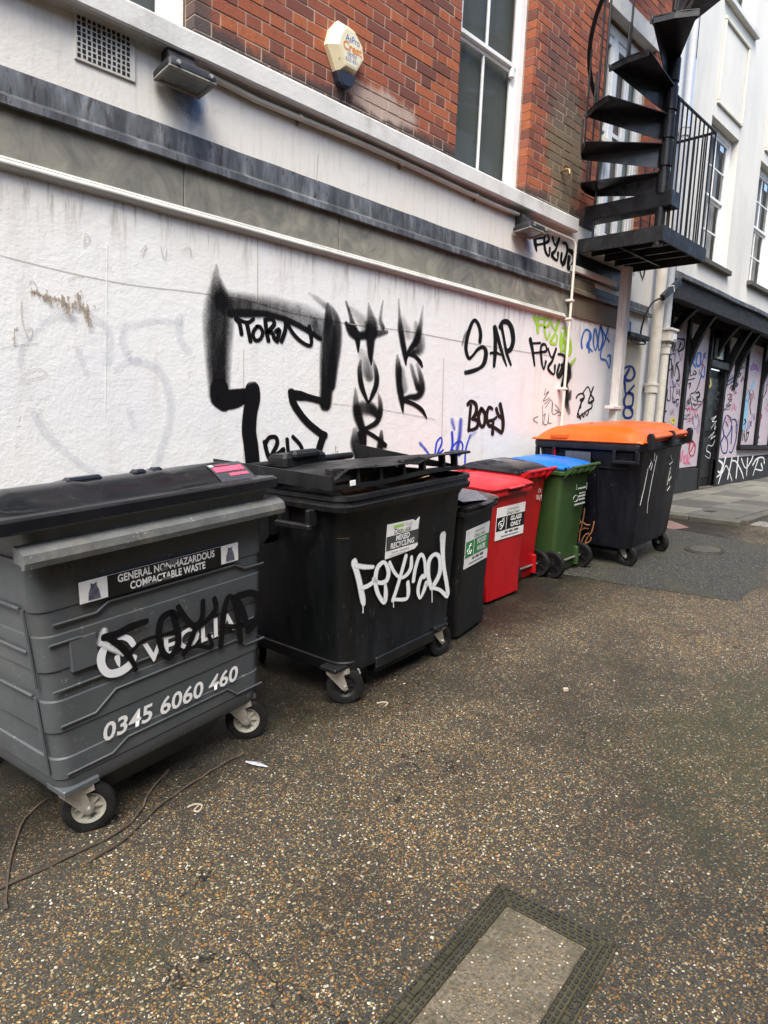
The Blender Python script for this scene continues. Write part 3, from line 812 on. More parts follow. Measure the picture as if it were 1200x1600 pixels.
  (0.1, '6.297,2.183,0.0099,1 6.275,2.12,0.0064,1 6.364,2.159,0.0104,1 6.263,2.053,0.0097,1 6.394,2.099,0.0063,1'),
  (0.1, '6.288,2.021,0.0069,1 6.407,2.083,0.0069,1'),
  (0.1, '6.314,1.988,0.0076,1 6.43,2.073,0.0062,1 6.447,1.949,0.0107,1'),
  (0.1, '6.455,2.051,0.0107,1 6.472,1.927,0.0074,1 6.599,1.967,0.0108,1 6.501,2.031,0.0077,1'),
  (0.1, '6.509,1.974,0.0086,1 6.671,1.935,0.0117,1 6.584,1.914,0.0086,1'),
  (0.1, '6.284,1.897,0.0073,1 6.323,1.921,0.0103,1 6.305,1.819,0.0095,1 6.379,1.821,0.0092,1 6.395,1.935,0.0074,1 6.399,1.833,0.0095,1 6.464,1.83,0.0057,1'),
  (0.1, '6.191,1.894,0.0063,1 6.094,1.857,0.0101,1 6.19,1.821,0.0063,1'),
  (0.1, '6.259,2.008,0.0083,1 6.286,1.807,0.0083,1'),
 ]),
 ('graffiti_tag', 'black spray tag FEYAD below the second floodlight', 'black', 'wall', [
  (0.15, '5.888,3.633,0.0643,1 5.911,3.578,0.0643,1 5.942,3.515,0.0321,1'),
  (0.15, '5.899,3.618,0.0235,1 6.05,3.659,0.0238,1'),
  (0.15, '5.929,3.565,0.0237,1 6.074,3.609,0.0241,1'),
  (0.15, '6.073,3.612,0.0262,1 6.153,3.655,0.0416,1 6.111,3.708,0.0273,1 6.066,3.663,0.0454,1 6.099,3.547,0.0449,1 6.173,3.509,0.0254,1 6.18,3.582,0.0463,1'),
  (0.15, '6.216,3.695,0.0429,1 6.277,3.637,0.0248,1 6.338,3.713,0.0362,1'),
  (0.15, '6.345,3.714,0.042,1 6.285,3.585,0.0385,1 6.223,3.528,0.0472,1 6.333,3.496,0.0254,1 6.341,3.569,0.0479,1'),
  (0.2, '6.414,3.684,0.0255,1 6.486,3.69,0.0411,1 6.516,3.614,0.0484,1 6.445,3.472,0.0429,1'),
  (0.2, '6.412,3.575,0.0495,1 6.412,3.502,0.0466,1 6.48,3.487,0.0322,1 6.504,3.575,0.047,1'),
  (0.2, '6.55,3.639,0.0437,1 6.647,3.621,0.0656,1 6.661,3.531,0.0628,1 6.559,3.456,0.0497,1 6.561,3.567,0.0727,1'),
  (0.5, '6.666,3.495,0.1074,0.8 6.702,3.389,0.108,0.6'),
 ]),
 ('graffiti_tag', 'black dripping tag below the stair landing', 'black', 'wall', [
  (0.3, '8.069,3.779,0.0411,1 8.094,3.66,0.0165,1'),
  (0.3, '8.133,3.791,0.0361,1 8.201,3.719,0.0182,1'),
  (0.3, '8.211,3.801,0.0394,1 8.271,3.709,0.0367,1 8.35,3.654,0.0098,1'),
  (0.3, '8.277,3.807,0.0203,1 8.37,3.819,0.0409,1 8.363,3.726,0.0452,1 8.326,3.639,0.0127,1'),
 ]),
 ('graffiti_tag', 'short blue spray dashes on the ledge', 'blue2', 'wall', [
  (0.4, '8.022,3.103,0.0454,1 8.035,2.991,0.0455,1'),
  (0.4, '8.109,3.102,0.0461,1 8.122,2.995,0.0462,1'),
 ]),
 ('faded_tag', 'pale grey ghost of overpainted letters', 'ghost', 'wall', [
  (0.5, '1.304,2.206,0.0524,0.22 1.391,2.246,0.0544,0.22 1.459,2.249,0.057,0.22'),
  (0.5, '1.574,2.265,0.0579,0.22 1.646,2.216,0.059,0.22 1.663,2.111,0.0565,0.22 1.643,2.026,0.055,0.22'),
  (0.5, '1.293,2.183,0.0402,0.22 1.206,2.073,0.0396,0.22 1.183,1.973,0.0403,0.22'),
  (0.7, '1.796,2.247,0.0514,0.22 1.927,2.301,0.0534,0.22 2.093,2.311,0.0561,0.22'),
  (0.5, '1.758,2.254,0.0534,0.22 1.732,2.167,0.0557,0.22 1.769,2.074,0.058,0.22'),
  (0.5, '1.794,2.058,0.0632,0.22 1.94,2.028,0.0681,0.22 2.023,1.881,0.071,0.22 2.023,1.686,0.0702,0.22 1.953,1.489,0.0691,0.22 1.925,1.41,0.0689,0.22'),
  (0.5, '2.093,2.349,0.0624,0.22 2.093,2.221,0.0641,0.22 2.151,2.151,0.0647,0.22'),
  (0.5, '1.692,1.994,0.0467,0.22 1.769,2.05,0.0474,0.22 1.833,2.062,0.0488,0.22'),
  (0.6, '1.479,2.092,0.0478,0.22 1.523,1.968,0.0484,0.22'),
  (0.5, '1.24,1.743,0.0486,0.22 1.301,1.619,0.05,0.22 1.4,1.527,0.0517,0.22 1.515,1.43,0.0531,0.22 1.611,1.379,0.0543,0.22'),
  (0.6, '1.767,1.778,0.0469,0.22 1.792,1.679,0.0473,0.22'),
 ]),
 ('airbrushed_patch', 'faint blue sprayed patch under the first floodlight', 'paleblue', 'wall', [
  (0.95, '2.035,3.642,0.131,0.3 2.12,3.599,0.2126,0.75 2.19,3.594,0.2078,0.75 2.208,3.54,0.1387,0.3'),
  (0.95, '2.172,3.603,0.0874,0.5 2.181,3.531,0.1037,0.6 2.164,3.451,0.0586,0.2'),
 ]),
 ('airbrushed_patch', 'faint blue sprayed patch under the second floodlight', 'paleblue', 'wall', [
  (0.95, '5.671,3.603,0.1036,0.2 5.777,3.555,0.1914,0.7 5.836,3.495,0.1708,0.4'),
 ]),
 ('peeling_paint', 'long brown patch of bare render where paint has flaked', 'tan', 'wall', [
  (0.8, '1.255,2.358,0.0119,0.55 1.291,2.347,0.0167,0.55 1.339,2.338,0.0238,0.55 1.388,2.335,0.0245,0.55 1.426,2.313,0.0276,0.55 1.432,2.268,0.0119,0.55'),
  (0.5, '1.256,2.349,0.0057,0.9 1.257,2.337,0.0035,0.8'),
  (0.5, '1.256,2.357,0.008,0.9 1.253,2.35,0.0048,0.8'),
  (0.5, '1.267,2.36,0.0085,0.9 1.266,2.347,0.0051,0.8'),
  (0.5, '1.264,2.351,0.0087,0.9 1.264,2.337,0.0052,0.8'),
  (0.5, '1.253,2.359,0.0082,0.9 1.254,2.352,0.0049,0.8'),
  (0.5, '1.276,2.358,0.0065,0.9 1.279,2.343,0.0039,0.8'),
  (0.5, '1.25,2.372,0.0062,0.9 1.253,2.363,0.0037,0.8'),
  (0.5, '1.275,2.367,0.0037,0.9 1.271,2.36,0.0022,0.8'),
  (0.5, '1.266,2.361,0.0069,0.9 1.263,2.35,0.0042,0.8'),
  (0.5, '1.247,2.352,0.007,0.9 1.248,2.336,0.0042,0.8'),
  (0.5, '1.277,2.366,0.0132,0.9 1.283,2.354,0.0079,0.8'),
  (0.5, '1.307,2.333,0.0143,0.9 1.312,2.322,0.0086,0.8'),
  (0.5, '1.289,2.353,0.0123,0.9 1.29,2.346,0.0074,0.8'),
  (0.5, '1.319,2.344,0.0128,0.9 1.313,2.328,0.0077,0.8'),
  (0.5, '1.284,2.343,0.0076,0.9 1.287,2.328,0.0046,0.8'),
  (0.5, '1.312,2.347,0.0056,0.9 1.314,2.339,0.0033,0.8'),
  (0.5, '1.324,2.371,0.0103,0.9 1.33,2.365,0.0062,0.8'),
  (0.5, '1.31,2.344,0.0048,0.9 1.305,2.334,0.0029,0.8'),
  (0.5, '1.284,2.35,0.0057,0.9 1.289,2.343,0.0034,0.8'),
  (0.5, '1.323,2.358,0.0081,0.9 1.323,2.347,0.0049,0.8'),
  (0.5, '1.321,2.35,0.0142,0.9 1.322,2.334,0.0085,0.8'),
  (0.5, '1.315,2.335,0.015,0.9 1.312,2.327,0.009,0.8'),
  (0.5, '1.366,2.345,0.013,0.9 1.36,2.335,0.0078,0.8'),
  (0.5, '1.335,2.339,0.0158,0.9 1.337,2.335,0.0095,0.8'),
  (0.5, '1.322,2.347,0.0151,0.9 1.32,2.333,0.009,0.8'),
  (0.5, '1.339,2.341,0.0079,0.9 1.341,2.324,0.0048,0.8'),
  (0.5, '1.338,2.322,0.0139,0.9 1.336,2.313,0.0083,0.8'),
  (0.5, '1.33,2.324,0.0138,0.9 1.328,2.315,0.0083,0.8'),
  (0.5, '1.34,2.342,0.0151,0.9 1.343,2.334,0.0091,0.8'),
  (0.5, '1.345,2.314,0.0095,0.9 1.341,2.303,0.0057,0.8'),
  (0.5, '1.384,2.341,0.011,0.9 1.382,2.325,0.0066,0.8'),
  (0.5, '1.346,2.318,0.0089,0.9 1.344,2.305,0.0053,0.8'),
  (0.5, '1.407,2.348,0.0095,0.9 1.402,2.336,0.0057,0.8'),
  (0.5, '1.402,2.312,0.0168,0.9 1.398,2.304,0.0101,0.8'),
  (0.5, '1.4,2.356,0.0166,0.9 1.398,2.35,0.0099,0.8'),
  (0.5, '1.377,2.308,0.0102,0.9 1.374,2.299,0.0061,0.8'),
  (0.5, '1.367,2.324,0.0175,0.9 1.363,2.32,0.0105,0.8'),
  (0.5, '1.432,2.352,0.0199,0.9 1.431,2.335,0.012,0.8'),
  (0.5, '1.402,2.342,0.0178,0.9 1.407,2.329,0.0107,0.8'),
  (0.5, '1.369,2.333,0.0106,0.9 1.365,2.328,0.0063,0.8'),
  (0.5, '1.408,2.317,0.0185,0.9 1.402,2.299,0.0111,0.8'),
  (0.5, '1.407,2.344,0.0221,0.9 1.412,2.333,0.0133,0.8'),
  (0.5, '1.468,2.317,0.0103,0.9 1.465,2.303,0.0062,0.8'),
  (0.5, '1.4,2.311,0.0219,0.9 1.401,2.303,0.0131,0.8'),
  (0.5, '1.425,2.28,0.0158,0.9 1.428,2.272,0.0095,0.8'),
  (0.5, '1.436,2.295,0.0189,0.9 1.431,2.28,0.0114,0.8'),
  (0.5, '1.467,2.333,0.0188,0.9 1.46,2.319,0.0112,0.8'),
  (0.5, '1.431,2.317,0.0114,0.9 1.428,2.306,0.0068,0.8'),
  (0.5, '1.4,2.3,0.0177,0.9 1.394,2.295,0.0106,0.8'),
  (0.5, '1.435,2.308,0.0095,0.9 1.441,2.293,0.0057,0.8'),
  (0.5, '1.444,2.266,0.0055,0.9 1.441,2.257,0.0033,0.8'),
  (0.5, '1.423,2.275,0.0056,0.9 1.418,2.266,0.0034,0.8'),
  (0.5, '1.442,2.263,0.008,0.9 1.441,2.259,0.0048,0.8'),
  (0.5, '1.437,2.263,0.0081,0.9 1.44,2.254,0.0049,0.8'),
  (0.5, '1.437,2.279,0.0063,0.9 1.435,2.268,0.0038,0.8'),
  (0.5, '1.428,2.275,0.0081,0.9 1.428,2.268,0.0048,0.8'),
  (0.5, '1.414,2.268,0.004,0.9 1.413,2.259,0.0024,0.8'),
  (0.5, '1.452,2.283,0.0065,0.9 1.457,2.269,0.0039,0.8'),
  (0.5, '1.431,2.26,0.0047,0.9 1.435,2.247,0.0028,0.8'),
  (0.5, '1.448,2.279,0.0084,0.9 1.451,2.268,0.005,0.8'),
 ]),
 ('peeling_paint', 'short brown patch of bare render right of the long one', 'tan', 'wall', [
  (0.8, '1.486,2.378,0.0145,0.55 1.492,2.328,0.0229,0.55 1.528,2.299,0.0285,0.55 1.541,2.261,0.015,0.55 1.543,2.221,0.0074,0.55'),
  (0.5, '1.501,2.374,0.0043,0.9 1.496,2.358,0.0026,0.8'),
  (0.5, '1.492,2.378,0.0057,0.9 1.497,2.373,0.0034,0.8'),
  (0.5, '1.513,2.38,0.0058,0.9 1.517,2.367,0.0035,0.8'),
  (0.5, '1.504,2.4,0.0099,0.9 1.508,2.397,0.006,0.8'),
  (0.5, '1.488,2.389,0.0096,0.9 1.482,2.374,0.0057,0.8'),
  (0.5, '1.49,2.38,0.0071,0.9 1.491,2.365,0.0043,0.8'),
  (0.5, '1.486,2.373,0.0066,0.9 1.487,2.358,0.0039,0.8'),
  (0.5, '1.475,2.371,0.0073,0.9 1.473,2.361,0.0044,0.8'),
  (0.5, '1.5,2.375,0.0121,0.9 1.499,2.361,0.0073,0.8'),
  (0.5, '1.497,2.369,0.0109,0.9 1.499,2.358,0.0066,0.8'),
  (0.5, '1.461,2.322,0.0159,0.9 1.456,2.316,0.0095,0.8'),
  (0.5, '1.492,2.358,0.0128,0.9 1.491,2.344,0.0077,0.8'),
  (0.5, '1.498,2.319,0.0093,0.9 1.499,2.311,0.0056,0.8'),
  (0.5, '1.495,2.308,0.0176,0.9 1.492,2.294,0.0106,0.8'),
  (0.5, '1.456,2.309,0.0127,0.9 1.453,2.302,0.0076,0.8'),
  (0.5, '1.516,2.33,0.0106,0.9 1.511,2.32,0.0064,0.8'),
  (0.5, '1.475,2.305,0.009,0.9 1.482,2.295,0.0054,0.8'),
  (0.5, '1.472,2.334,0.0176,0.9 1.477,2.323,0.0106,0.8'),
  (0.5, '1.458,2.321,0.0165,0.9 1.456,2.306,0.0099,0.8'),
  (0.5, '1.515,2.335,0.0091,0.9 1.511,2.321,0.0055,0.8'),
  (0.5, '1.499,2.332,0.0193,0.9 1.495,2.325,0.0116,0.8'),
  (0.5, '1.527,2.288,0.0196,0.9 1.532,2.272,0.0118,0.8'),
  (0.5, '1.526,2.266,0.0128,0.9 1.525,2.251,0.0077,0.8'),
  (0.5, '1.538,2.297,0.0198,0.9 1.535,2.288,0.0119,0.8'),
  (0.5, '1.494,2.306,0.008,0.9 1.491,2.296,0.0048,0.8'),
  (0.5, '1.51,2.296,0.0182,0.9 1.516,2.287,0.0109,0.8'),
  (0.5, '1.515,2.3,0.0131,0.9 1.517,2.295,0.0079,0.8'),
  (0.5, '1.573,2.329,0.0106,0.9 1.579,2.321,0.0064,0.8'),
  (0.5, '1.535,2.328,0.0131,0.9 1.537,2.315,0.0079,0.8'),
  (0.5, '1.535,2.312,0.0209,0.9 1.542,2.3,0.0125,0.8'),
  (0.5, '1.534,2.261,0.0084,0.9 1.532,2.246,0.005,0.8'),
  (0.5, '1.533,2.27,0.0062,0.9 1.535,2.258,0.0037,0.8'),
  (0.5, '1.554,2.245,0.0096,0.9 1.549,2.227,0.0057,0.8'),
  (0.5, '1.55,2.256,0.0107,0.9 1.551,2.244,0.0064,0.8'),
  (0.5, '1.532,2.267,0.0065,0.9 1.527,2.262,0.0039,0.8'),
  (0.5, '1.536,2.275,0.0095,0.9 1.54,2.266,0.0057,0.8'),
  (0.5, '1.54,2.252,0.0109,0.9 1.533,2.24,0.0066,0.8'),
  (0.5, '1.542,2.245,0.0072,0.9 1.539,2.236,0.0043,0.8'),
  (0.5, '1.517,2.261,0.0079,0.9 1.522,2.257,0.0048,0.8'),
  (0.5, '1.541,2.257,0.0057,0.9 1.544,2.243,0.0034,0.8'),
  (0.5, '1.545,2.218,0.0041,0.9 1.548,2.203,0.0025,0.8'),
  (0.5, '1.543,2.227,0.0028,0.9 1.542,2.22,0.0017,0.8'),
  (0.5, '1.534,2.22,0.003,0.9 1.53,2.205,0.0018,0.8'),
  (0.5, '1.556,2.221,0.0064,0.9 1.562,2.212,0.0038,0.8'),
  (0.5, '1.534,2.221,0.0051,0.9 1.541,2.208,0.0031,0.8'),
  (0.5, '1.539,2.211,0.0043,0.9 1.54,2.197,0.0026,0.8'),
  (0.5, '1.556,2.222,0.005,0.9 1.555,2.211,0.003,0.8'),
  (0.5, '1.539,2.219,0.0042,0.9 1.532,2.207,0.0025,0.8'),
  (0.5, '1.538,2.224,0.0048,0.9 1.545,2.208,0.0029,0.8'),
  (0.5, '1.552,2.216,0.0045,0.9 1.545,2.206,0.0027,0.8'),
 ]),
 ('peeling_paint', 'small flaked spot low on the left of the wall', 'tan', 'wall', [
  (0.8, '1.165,2.156,0.0067,0.55 1.161,2.112,0.0058,0.55 1.165,2.08,0.008,0.55'),
  (0.5, '1.166,2.154,0.0046,0.9 1.171,2.147,0.0028,0.8'),
  (0.5, '1.173,2.162,0.0028,0.9 1.177,2.15,0.0017,0.8'),
  (0.5, '1.175,2.16,0.0049,0.9 1.173,2.145,0.0029,0.8'),
  (0.5, '1.178,2.161,0.004,0.9 1.181,2.151,0.0024,0.8'),
  (0.5, '1.167,2.155,0.0023,0.9 1.163,2.149,0.0014,0.8'),
  (0.5, '1.152,2.111,0.0035,0.9 1.151,2.098,0.0021,0.8'),
  (0.5, '1.159,2.107,0.0042,0.9 1.158,2.102,0.0025,0.8'),
  (0.5, '1.169,2.116,0.003,0.9 1.167,2.105,0.0018,0.8'),
  (0.5, '1.158,2.113,0.0018,0.9 1.154,2.098,0.0011,0.8'),
  (0.5, '1.165,2.109,0.0024,0.9 1.161,2.103,0.0014,0.8'),
  (0.5, '1.161,2.078,0.0025,0.9 1.157,2.071,0.0015,0.8'),
  (0.5, '1.163,2.079,0.0025,0.9 1.162,2.07,0.0015,0.8'),
  (0.5, '1.165,2.081,0.0041,0.9 1.163,2.078,0.0024,0.8'),
  (0.5, '1.171,2.081,0.0028,0.9 1.17,2.076,0.0017,0.8'),
  (0.5, '1.16,2.083,0.0029,0.9 1.155,2.068,0.0017,0.8'),
 ]),
 ('peeling_paint', 'flaked patch of paint above the black container', 'tan', 'wall', [
  (0.8, '3.39,1.557,0.0092,0.55 3.398,1.508,0.0144,0.55 3.458,1.498,0.0085,0.55 3.524,1.493,0.0117,0.55 3.014,1.425,0.0109,0.55'),
  (0.5, '3.388,1.549,0.0046,0.9 3.395,1.542,0.0028,0.8'),
  (0.5, '3.39,1.553,0.007,0.9 3.392,1.546,0.0042,0.8'),
  (0.5, '3.402,1.553,0.0075,0.9 3.403,1.55,0.0045,0.8'),
  (0.5, '3.394,1.556,0.0031,0.9 3.387,1.553,0.0019,0.8'),
  (0.5, '3.378,1.564,0.0035,0.9 3.386,1.555,0.0021,0.8'),
  (0.5, '3.41,1.524,0.0127,0.9 3.403,1.518,0.0076,0.8'),
  (0.5, '3.366,1.52,0.006,0.9 3.364,1.506,0.0036,0.8'),
  (0.5, '3.411,1.503,0.0083,0.9 3.415,1.488,0.005,0.8'),
  (0.5, '3.411,1.496,0.0114,0.9 3.417,1.486,0.0069,0.8'),
  (0.5, '3.412,1.511,0.0091,0.9 3.409,1.498,0.0055,0.8'),
  (0.5, '3.449,1.497,0.0045,0.9 3.453,1.487,0.0027,0.8'),
  (0.5, '3.455,1.503,0.0065,0.9 3.45,1.491,0.0039,0.8'),
  (0.5, '3.47,1.497,0.0077,0.9 3.473,1.493,0.0046,0.8'),
  (0.5, '3.46,1.488,0.0073,0.9 3.466,1.473,0.0044,0.8'),
  (0.5, '3.435,1.494,0.0081,0.9 3.433,1.487,0.0049,0.8'),
  (0.5, '3.539,1.489,0.0126,0.9 3.533,1.479,0.0076,0.8'),
  (0.5, '3.529,1.491,0.0093,0.9 3.525,1.487,0.0056,0.8'),
  (0.5, '3.538,1.484,0.0086,0.9 3.53,1.478,0.0052,0.8'),
  (0.5, '3.535,1.494,0.0098,0.9 3.534,1.481,0.0059,0.8'),
  (0.5, '3.502,1.5,0.0086,0.9 3.498,1.495,0.0051,0.8'),
  (0.5, '3.037,1.418,0.005,0.9 3.031,1.404,0.003,0.8'),
  (0.5, '3.024,1.411,0.0049,0.9 3.024,1.405,0.0029,0.8'),
  (0.5, '3.023,1.433,0.0088,0.9 3.027,1.419,0.0053,0.8'),
  (0.5, '3.004,1.417,0.0074,0.9 2.999,1.404,0.0045,0.8'),
  (0.5, '2.994,1.432,0.0057,0.9 2.995,1.423,0.0034,0.8'),
 ]),
 ('paint_crack', 'fine cracks and joints in the white paint', 'crack', 'wall', [
  (0.4, '1.108,2.509,0.0042,1 1.418,2.488,0.0044,1 1.772,2.481,0.0047,1 2.178,2.504,0.005,1 2.549,2.516,0.0054,1 3.027,2.485,0.0058,1 3.583,2.486,0.0062,1 4.158,2.509,0.0067,1 5.022,2.507,0.0075,1 6.344,2.528,0.0086,1'),
  (0.4, '2.65,2.924,0.006,1 2.66,2.483,0.0061,1'),
  (0.4, '2.554,2.2,0.005,1 2.568,1.391,0.0051,1'),
  (0.4, '4.608,2.335,0.0104,1 4.638,1.666,0.0106,1'),
  (0.4, '1.942,3.328,0.0042,1 1.922,3.13,0.0042,1'),
  (0.4, '3.142,3.595,0.0062,1 3.132,3.414,0.0062,1'),
  (0.4, '1.094,2.045,0.0031,1 1.155,2.068,0.0032,1 1.28,2.095,0.0033,1'),
  (0.4, '3.35,1.883,0.0048,1 3.898,1.859,0.0052,1 4.539,1.804,0.0056,1'),
  (0.3, '1.201,2.3,0.0037,1 1.201,2.203,0.0038,1 1.233,2.109,0.0041,1 1.25,2.161,0.0039,1 1.219,2.167,0.0041,1'),
  (0.3, '1.434,2.444,0.0037,1 1.485,2.48,0.0038,1 1.519,2.479,0.0042,1'),
  (0.3, '1.24,2.387,0.0035,1 1.256,2.416,0.0041,1 1.28,2.378,0.0042,1'),
  (0.3, '1.522,2.638,0.004,1 1.533,2.708,0.0036,1 1.557,2.679,0.0041,1 1.529,2.65,0.0036,1'),
  (0.3, '1.842,2.669,0.004,1 1.881,2.72,0.005,1 1.857,2.654,0.0043,1'),
  (0.3, '1.968,2.731,0.0051,1 1.992,2.662,0.0048,1 2.009,2.721,0.0046,1'),
  (0.3, '2.104,2.733,0.0042,1 2.155,2.769,0.0049,1 2.168,2.715,0.0054,1'),
  (0.3, '1.181,1.906,0.0037,1 1.261,1.963,0.0039,1 1.315,1.934,0.0038,1 1.174,1.883,0.0038,1'),
 ]),
 ('paint_seam', 'leftmost pale upright joint in the white paint', 'seam', 'wall', [
  (0.5, '1.652,2.682,0.0064,1 1.645,2.369,0.0065,1 1.638,2.049,0.0066,1 1.63,1.723,0.0066,1'),
 ]),
 ('paint_seam', 'rightmost pale upright joint in the white paint', 'seam', 'wall', [
  (0.5, '5.279,2.893,0.0181,1 5.296,2.638,0.0182,1 5.32,2.314,0.0184,1'),
 ]),
 ('paint_seam', 'second pale upright joint in the white paint', 'seam', 'wall', [
  (0.5, '2.65,2.924,0.0091,1 2.66,2.483,0.0092,1'),
 ]),
 ('paint_seam', 'third pale upright joint in the white paint', 'seam', 'wall', [
  (0.5, '3.52,2.937,0.0116,1 3.522,2.634,0.0117,1'),
 ]),
 ('graffiti_tag', 'black tag of three tall letters on the first pink panel', 'black', 'shop', [
  (0.1, '10.391,3.204,0.0216,1 10.529,3.205,0.0218,1 10.69,3.208,0.0378,1 10.697,3.1,0.0397,1 10.497,3.016,0.0299,1 10.564,3.147,0.048,1'),
  (0.1, '10.197,2.97,0.0472,1 10.247,3.082,0.0221,1 10.325,2.999,0.0226,1 10.356,3.109,0.0506,1'),
  (0.1, '10.243,2.937,0.0151,1 10.313,2.967,0.0123,1 10.393,2.96,0.013,1'),
  (0.1, '10.174,2.832,0.0164,1 10.278,2.872,0.0287,1 10.363,2.603,0.0248,1 10.35,2.817,0.0191,1 10.433,2.639,0.0139,1 10.465,2.828,0.0342,1'),
  (0.1, '10.172,2.68,0.018,1 10.309,2.745,0.0181,1'),
  (0.1, '10.574,2.869,0.0179,1 10.484,2.829,0.0351,1 10.585,2.745,0.0311,1 10.64,2.608,0.0332,1 10.523,2.591,0.0144,1'),
 ]),
 ('graffiti_tag', 'thin black tag of square letters on the first pink panel', 'black', 'shop', [
  (0.1, '10.152,2.525,0.0187,1 10.153,2.28,0.0169,1 10.284,2.288,0.0077,1'),
  (0.1, '10.248,2.44,0.0189,1 10.266,2.287,0.0153,1 10.38,2.293,0.0182,1 10.336,2.477,0.0188,1'),
  (0.1, '10.393,2.481,0.0078,1 10.529,2.49,0.0078,1'),
  (0.1, '10.459,2.485,0.0195,1 10.463,2.274,0.018,1 10.561,2.279,0.0079,1'),
  (0.1, '10.595,2.384,0.0199,1 10.595,2.463,0.0079,1 10.654,2.387,0.0079,1 10.675,2.468,0.0088,1 10.718,2.375,0.0188,1'),
  (0.1, '10.614,2.306,0.019,1 10.694,2.31,0.0191,1'),
 ]),
 ('graffiti_tag', 'black curl and yellow dab near the orange lid', 'black', 'shop', [
  (0.2, '10.287,2.117,0.0209,1 10.132,2.048,0.0585,1 10.134,1.956,0.0508,1 10.293,1.93,0.0198,1'),
 ]),
 ('graffiti_tag', 'yellow dab on the first pink panel', 'yellow', 'shop', [
  (0.6, '10.439,1.966,0.058,1 10.528,2.008,0.0419,1 10.615,1.979,0.104,1 10.523,1.944,0.0537,1'),
 ]),
 ('graffiti_tag', 'hazy blue tag high on the second pink panel', 'blue2', 'shop', [
  (0.5, '11.035,2.847,0.0671,1 11.026,3.039,0.0567,1 11.169,3.07,0.0394,1 11.173,2.973,0.0563,1 11.076,2.931,0.0607,1 11.25,2.85,0.04,1'),
  (0.5, '11.258,3.062,0.0603,1 11.259,2.9,0.0488,1 11.415,2.897,0.0496,1 11.388,3.076,0.052,1 11.28,3.065,0.0227,1'),
  (0.5, '11.414,3.062,0.0606,1 11.459,2.901,0.0241,1 11.586,3.096,0.052,1'),
  (0.5, '11.511,3.038,0.0236,1 11.65,3.035,0.0238,1'),
  (0.3, '11.534,2.875,0.0426,1 11.499,2.755,0.038,1 11.643,2.733,0.0332,1 11.624,2.882,0.0452,1'),
 ]),
 ('graffiti_tag', 'black tag and question mark on the second pink panel', 'black', 'shop', [
  (0.1, '10.91,2.756,0.0289,1 10.91,2.676,0.0289,1'),
  (0.1, '10.989,2.779,0.0292,1 10.993,2.683,0.0293,1'),
  (0.1, '10.908,2.716,0.0116,1 11.001,2.732,0.0116,1'),
  (0.1, '11.051,2.784,0.0293,1 11.064,2.704,0.0201,1 11.146,2.719,0.0119,1'),
  (0.1, '11.174,2.729,0.0278,1 11.199,2.796,0.0122,1 11.298,2.756,0.0303,1 11.195,2.731,0.0125,1'),
  (0.1, '10.906,2.612,0.0152,1 11.253,2.678,0.0156,1'),
  (0.1, '11.014,2.571,0.0168,1 11.104,2.585,0.0287,1 11.077,2.527,0.0385,1'),
 ]),
 ('graffiti_doodle', 'black tangled line doodle on the second pink panel', 'black', 'shop', [
  (0.1, '11.508,2.723,0.0318,1 11.421,2.55,0.0288,1 11.312,2.46,0.0187,1 11.149,2.417,0.0241,1 11.17,2.336,0.0282,1 11.344,2.179,0.0141,1 11.633,2.276,0.0204,1 11.7,2.365,0.03,1'),
  (0.2, '11.36,2.446,0.0285,1 11.488,2.471,0.0316,1 11.528,2.406,0.0534,1 11.4,2.382,0.0286,1'),
  (0.1, '11.2,2.387,0.0135,1 11.347,2.329,0.0105,1 11.475,2.353,0.0218,1 11.414,2.249,0.0131,1 11.274,2.275,0.0107,1 11.543,2.272,0.0106,1 11.619,2.326,0.0146,1 11.44,2.317,0.01,1'),
 ]),
 ('graffiti_tag', 'red number fifty with a ringed zero', 'redp', 'shop', [
  (0.15, '11.354,1.725,0.0203,1 11.18,1.723,0.0279,1 11.184,1.656,0.0316,1 11.31,1.64,0.0352,1 11.311,1.556,0.053,1'),
  (0.15, '11.434,1.675,0.0268,1 11.569,1.591,0.0412,1 11.539,1.453,0.035,1 11.409,1.437,0.02,1 11.32,1.522,0.0425,1 11.354,1.641,0.0358,1 11.456,1.676,0.0225,1'),
  (0.15, '11.39,1.505,0.0344,1 11.497,1.608,0.0346,1'),
 ]),
 ('graffiti_tag', 'pink spray tag VEK below the red number', 'pink', 'shop', [
  (0.4, '10.93,1.538,0.0513,1 11.043,1.338,0.0255,1 11.064,1.505,0.0598,1'),
  (0.4, '11.112,1.404,0.0291,1 11.189,1.438,0.0452,1 11.15,1.337,0.0473,1 11.241,1.319,0.0212,1'),
  (0.4, '11.272,1.454,0.0527,1 11.276,1.302,0.0528,1'),
  (0.4, '11.391,1.42,0.0312,1 11.285,1.369,0.0508,1 11.423,1.3,0.0285,1'),
 ]),
 ('graffiti_tag', 'pale teal smoky spray cloud on the third pink panel', 'teal', 'shop', [
  (0.9, '13.038,3.279,0.1132,0.5 13.339,3.217,0.1198,0.6 13.593,3.149,0.1274,0.5'),
  (0.9, '13.525,3.347,0.1647,0.4 13.431,3.115,0.2053,0.5'),
 ]),
 ('graffiti_tag', 'black underlined tag on the third pink panel', 'black', 'shop', [
  (0.1, '12.873,3.118,0.0369,1 12.797,3.021,0.0457,1 12.913,2.995,0.0203,1'),
  (0.1, '12.99,3.093,0.0299,1 13.126,3.014,0.0188,1 13.222,3.059,0.0171,1 13.412,3.001,0.0233,1'),
  (0.1, '12.756,2.73,0.027,1 13.325,2.92,0.0255,1 13.365,2.886,0.0323,1 12.799,2.679,0.0249,1 12.756,2.73,0.0513,1'),
  (0.1, '12.921,2.632,0.0324,1 13.01,2.693,0.0227,1 13.009,2.611,0.0537,1'),
